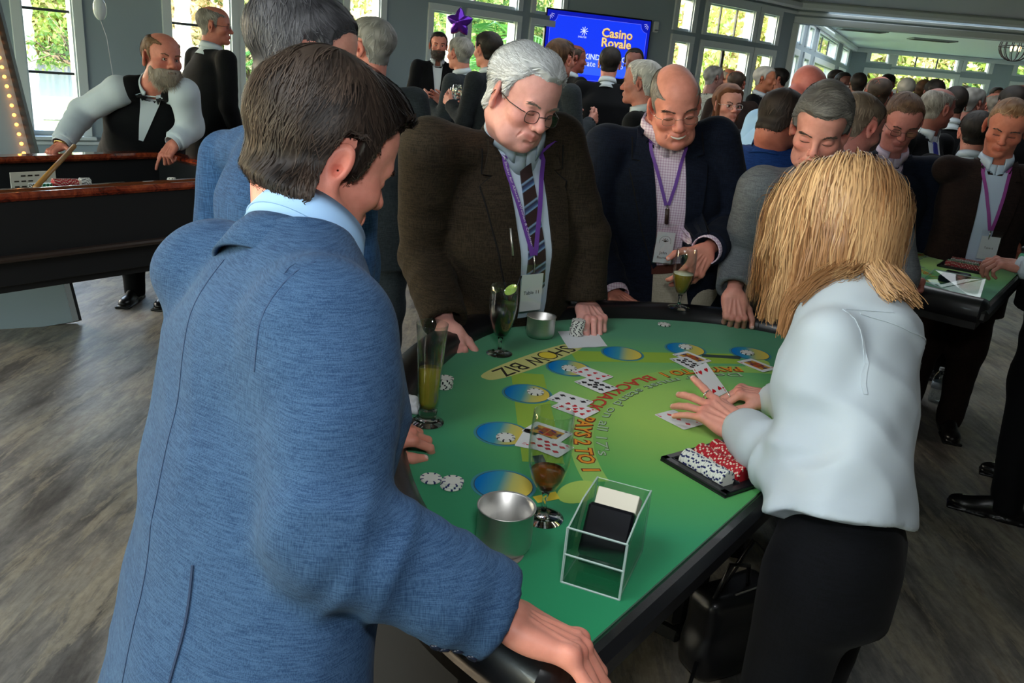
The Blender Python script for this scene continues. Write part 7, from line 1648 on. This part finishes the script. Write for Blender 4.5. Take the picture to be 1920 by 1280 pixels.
Y_=bg('woman with long auburn hair, glasses and black top facing the camera',1364,198,5.0,166,'brown',M_blk,1,hair=dict(rgb=(92,54,36),rgb2=(130,84,58),th=.020,line=dict(front=.080,back=-.16,burn=-.11,side=.05,ear=-.02),h=.006,n=0,amp=.003,vol=[((0,-.03,-.09),.08,.012)]),fat=.85,sk=(200,140,118),lapels=False,shirt=None,collar=False,glass=(M_silv,{}),face=dict(w=.92),style='shirt',shoulders=(.16,),hs=.97,eyes=True)
q,n_=Y_['D'].hit(-.085,-.10,.006); MB().box(q,(.055,.006,.022),hframe(166)).build('name_tag',mat('tag_cream',(226,222,190),.5),Y_['root'])
bg('grey-haired woman in a pale cardigan, profile right, by the glass doors',1338,148,8.2,70,'grey',fabric('cardigan_white',(176,178,170)),2,tr=M_char,style='shirt',collar=False,lapels=False,fat=.9,sk=(150,110,96))
bg('grey-haired man in dark suit facing left at the glass doors',1366,150,9.2,150,'baldg',M_blk,2,sk=(170,110,80))
bg('balding man in brown jacket behind the auburn-haired woman',1380,158,7.6,30,'baldd',M_drk,2,sk=(150,90,70))
bg('grey-haired man in dark jacket holding a drink right of the doors',1434,150,8.0,120,'white',M_blk,2,arms='hold',hands=dict(R=dict(curls='grip')),sk=(176,110,76))
bg('dark-haired man in dark jacket, profile left, by the far room corner',1458,150,9.0,-75,'dark',M_dgrn,2)
R1=bg('bald man with reddened scalp in light blue shirt bending forward',1508,178,3.65,60,None,M_lblue,1,body_yaw=65,pitch=-50,style='shirt',lapels=False,tr=M_char,sk=(190,112,98),fat=1.15,lean=.12,hs=1.0,J=dict(neck=P(1475,215,3.75)))
R2=bg('dark-haired man in navy textured pullover seen from behind, left of the grey jacket',1462,236,3.15,58,'dark',M_navyknit,1,body_yaw=35,pitch=-32,style='shirt',lapels=False,tr=M_blk,hair=dict(rgb=(36,28,25),rgb2=(58,46,40),th=.011),sk=(186,112,86),hs=1.04,fat=1.15,J=dict(neck=P(1443,278,3.2)),shirt=M_navyknit)
T_=bg('man with cropped brown hair and blue checked shirt behind the grey jacket',1605,238,3.3,62,'brown',M_bcheck,1,body_yaw=60,pitch=-18,style='shirt',lapels=False,tr=M_char,hs=1.08,hair=dict(rgb=(98,82,68),rgb2=(130,114,98),th=.005),sk=(196,126,108),J=dict(wrR=G(1690,520,.985),elR=P(1640,500,3.25)),hands=dict(R=dict(curls='fist',back=(0,0,1),fdir=(1,.3,-.1)),L=None))
U_=bg('man with glasses, navy blazer and pink shirt looking down at the second table',1690,228,3.95,190,'brown',M_navy,1,pitch=-28,hs=1.08,shirt=M_pink2,hair=dict(rgb=(84,60,46),rgb2=(116,88,68),th=.007,line=dict(front=.09)),sk=(190,124,108),glass=(M_frame,{}),vee=(.5,.06,.045),fat=1.25,lean=.05,J=dict(),arms='down')
lanyard(U_,mat('lanyard_dark',(70,62,84),.6),top=(.055,.01),bottom=(.0,-.25),w=.008,off=.008,clip_m=M_metal)
V_=bg('man with cropped sandy hair, pale blue shirt and badge by the second table',1886,240,3.75,208,'brown',M_drk,1,body_yaw=198,pitch=-20,roll=-5,hs=1.06,shirt=M_ltblue2,hair=dict(rgb=(116,78,48),rgb2=(160,130,104),temple=(150,146,140),th=.006),sk=(192,118,90),vee=(.5,.06,.05),fat=1.12,hands=dict(R=dict(curls='edge',back=(0,-.5,.85),fdir=(-.2,-.8,-.5)),L=dict(curls='fist',back=(0,-.4,.9),fdir=(-.4,-.8,-.3))),
     J=dict(wrR=P(1768,418,4.25),elR=P(1795,360,4.35),wrL=P(1900,455,4.0),elL=P(1935,390,4.15)))
lanyard(V_,mat('lanyard_magenta',(150,66,140),.55),top=(.058,.02),bottom=(-.03,-.30),w=.014,off=.010,clip_m=M_metal)
badge(V_,-.040,-.385,.080,.110,[('Table 6',.013,0,M_ink)],off=.014)
W_2=bg('black-haired man in black jacket behind the sandy-haired man',1828,250,4.7,20,'dark',M_blk,1,body_yaw=25,lapels=False,fat=1.2)
X_=bg('balding man in dark suit with blue tie, profile right, behind the second table',1757,205,4.9,72,'baldg',M_blk,1,body_yaw=150,tie=mat('tie_blue',(40,48,130),.5),vee=(.4,.055,.02),sk=(140,88,74),lapels=False)
FAR=[('balding man in brown jacket seen from behind, left of the far crowd',1647,178,5.6,20,'baldd',M_drk,(150,84,66)),('small dark-haired woman in dark dress beside the brown jacket',1664,205,6.6,150,'dark',M_blk,(160,100,80)),
 ('man in a dark cap and pale shirt before the far windows',1664,158,10.5,60,'dark',M_ltblue2,(120,80,66)),('white-haired man in green jacket before the wide far window',1698,170,8.4,30,'white',fabric('jacket_green',(58,74,58)),(160,120,100)),
 ('dark-haired person in beige jacket before the white board',1608,160,8.6,10,'dark',fabric('jacket_beige',(120,112,98)),(120,80,66)),('dark-haired man in dark shirt at the far left of the far room',1580,156,9.8,160,'dark',M_blk,(110,72,60)),('second dark-haired man at the far left, half hidden',1568,150,10.6,120,'dark',M_dgrn,(110,72,60)),
 ('dark-haired man in green jacket with back turned behind the balding man',1750,176,7.4,10,'dark',fabric('jacket_olive',(52,56,44)),(120,80,66)),('dark-haired man in black jacket with white collar, back turned',1788,196,5.9,15,'dark',M_blk,(130,84,68)),
 ('grey-haired man in dark jacket, profile right, deep in the crowd',1822,196,6.3,70,'grey',M_dgrn,(150,100,84)),('round bald head of a man in grey jacket deep in the crowd',1862,202,6.95,0,'baldg',M_char,(170,108,88)),('man standing tall in black by the right far window',1868,180,12.0,170,'dark',M_blk,(120,80,66)),
 ('man with shaved head in dark clothes at the right edge',1908,186,7.2,-40,'baldd',M_blk,(160,96,76)),('dark-haired head low at the right behind the sandy hair',1896,198,5.4,10,'dark',M_blk,(120,80,66)),('grey-haired man in pale jacket before the wide far window',1640,172,7.2,200,'baldg',fabric('jacket_pale',(110,112,112)),(160,112,96)),
 ('brown-haired man in dark suit at the middle of the far window',1730,172,8.8,30,'brown',M_dgrn,(150,100,84)),('grey-haired man in navy seen between two suits',1806,188,7.6,150,'grey',M_navy,(150,100,84))]
for (l,px,py,d,yw,hr,jm,sk) in FAR: bg(l,px,py,d,yw,hr,jm,2,sk=sk,lapels=False,collar='white collar' in l)
wbd=empty('white_board',tuple(P(1605,210,9.0)*np.array([1,1,0]))); tag(wbd,'white presentation board standing in the far crowd','board'); pb_=P(1603,196,9.2)
MB().box(pb_,(.80,.03,.40),hframe(20),.005).build('panel',mat('board_white',(196,206,214),.6),wbd); MB().tube([(pb_[0]-.3,pb_[1],0),(pb_[0]-.3,pb_[1],pb_[2])],.015,8).tube([(pb_[0]+.3,pb_[1],0),(pb_[0]+.3,pb_[1],pb_[2])],.015,8).build('stand',M_steel,wbd)
# person at the right edge reaching in with the tumbler
S_=person('dealer in black at the right edge, only arm and legs in view, holding the tumbler',P(2075,130,3.35),-70,body_yaw=-62,lod=1,fat=1.15,jacket=M_blk,trousers=M_blk,shirt=M_wsh,style='vest',lapels=False,skin_rgb=(196,136,112),hair=dict(HA['dark']),J=dict(elL=P(2010,520,3.15),wrL=P(1915,498,3.30),anL=np.array([2.12,3.02,.09]),anR=np.array([2.45,3.38,.09])),hands=dict(L=dict(curls='grip',back=(.1,-.3,.9),fdir=(-.95,.2,.05),size=1.),R=None),cuff=M_wsh,sleeve=(.066,.058,.046))
print('all people',_t.time()-_T0)
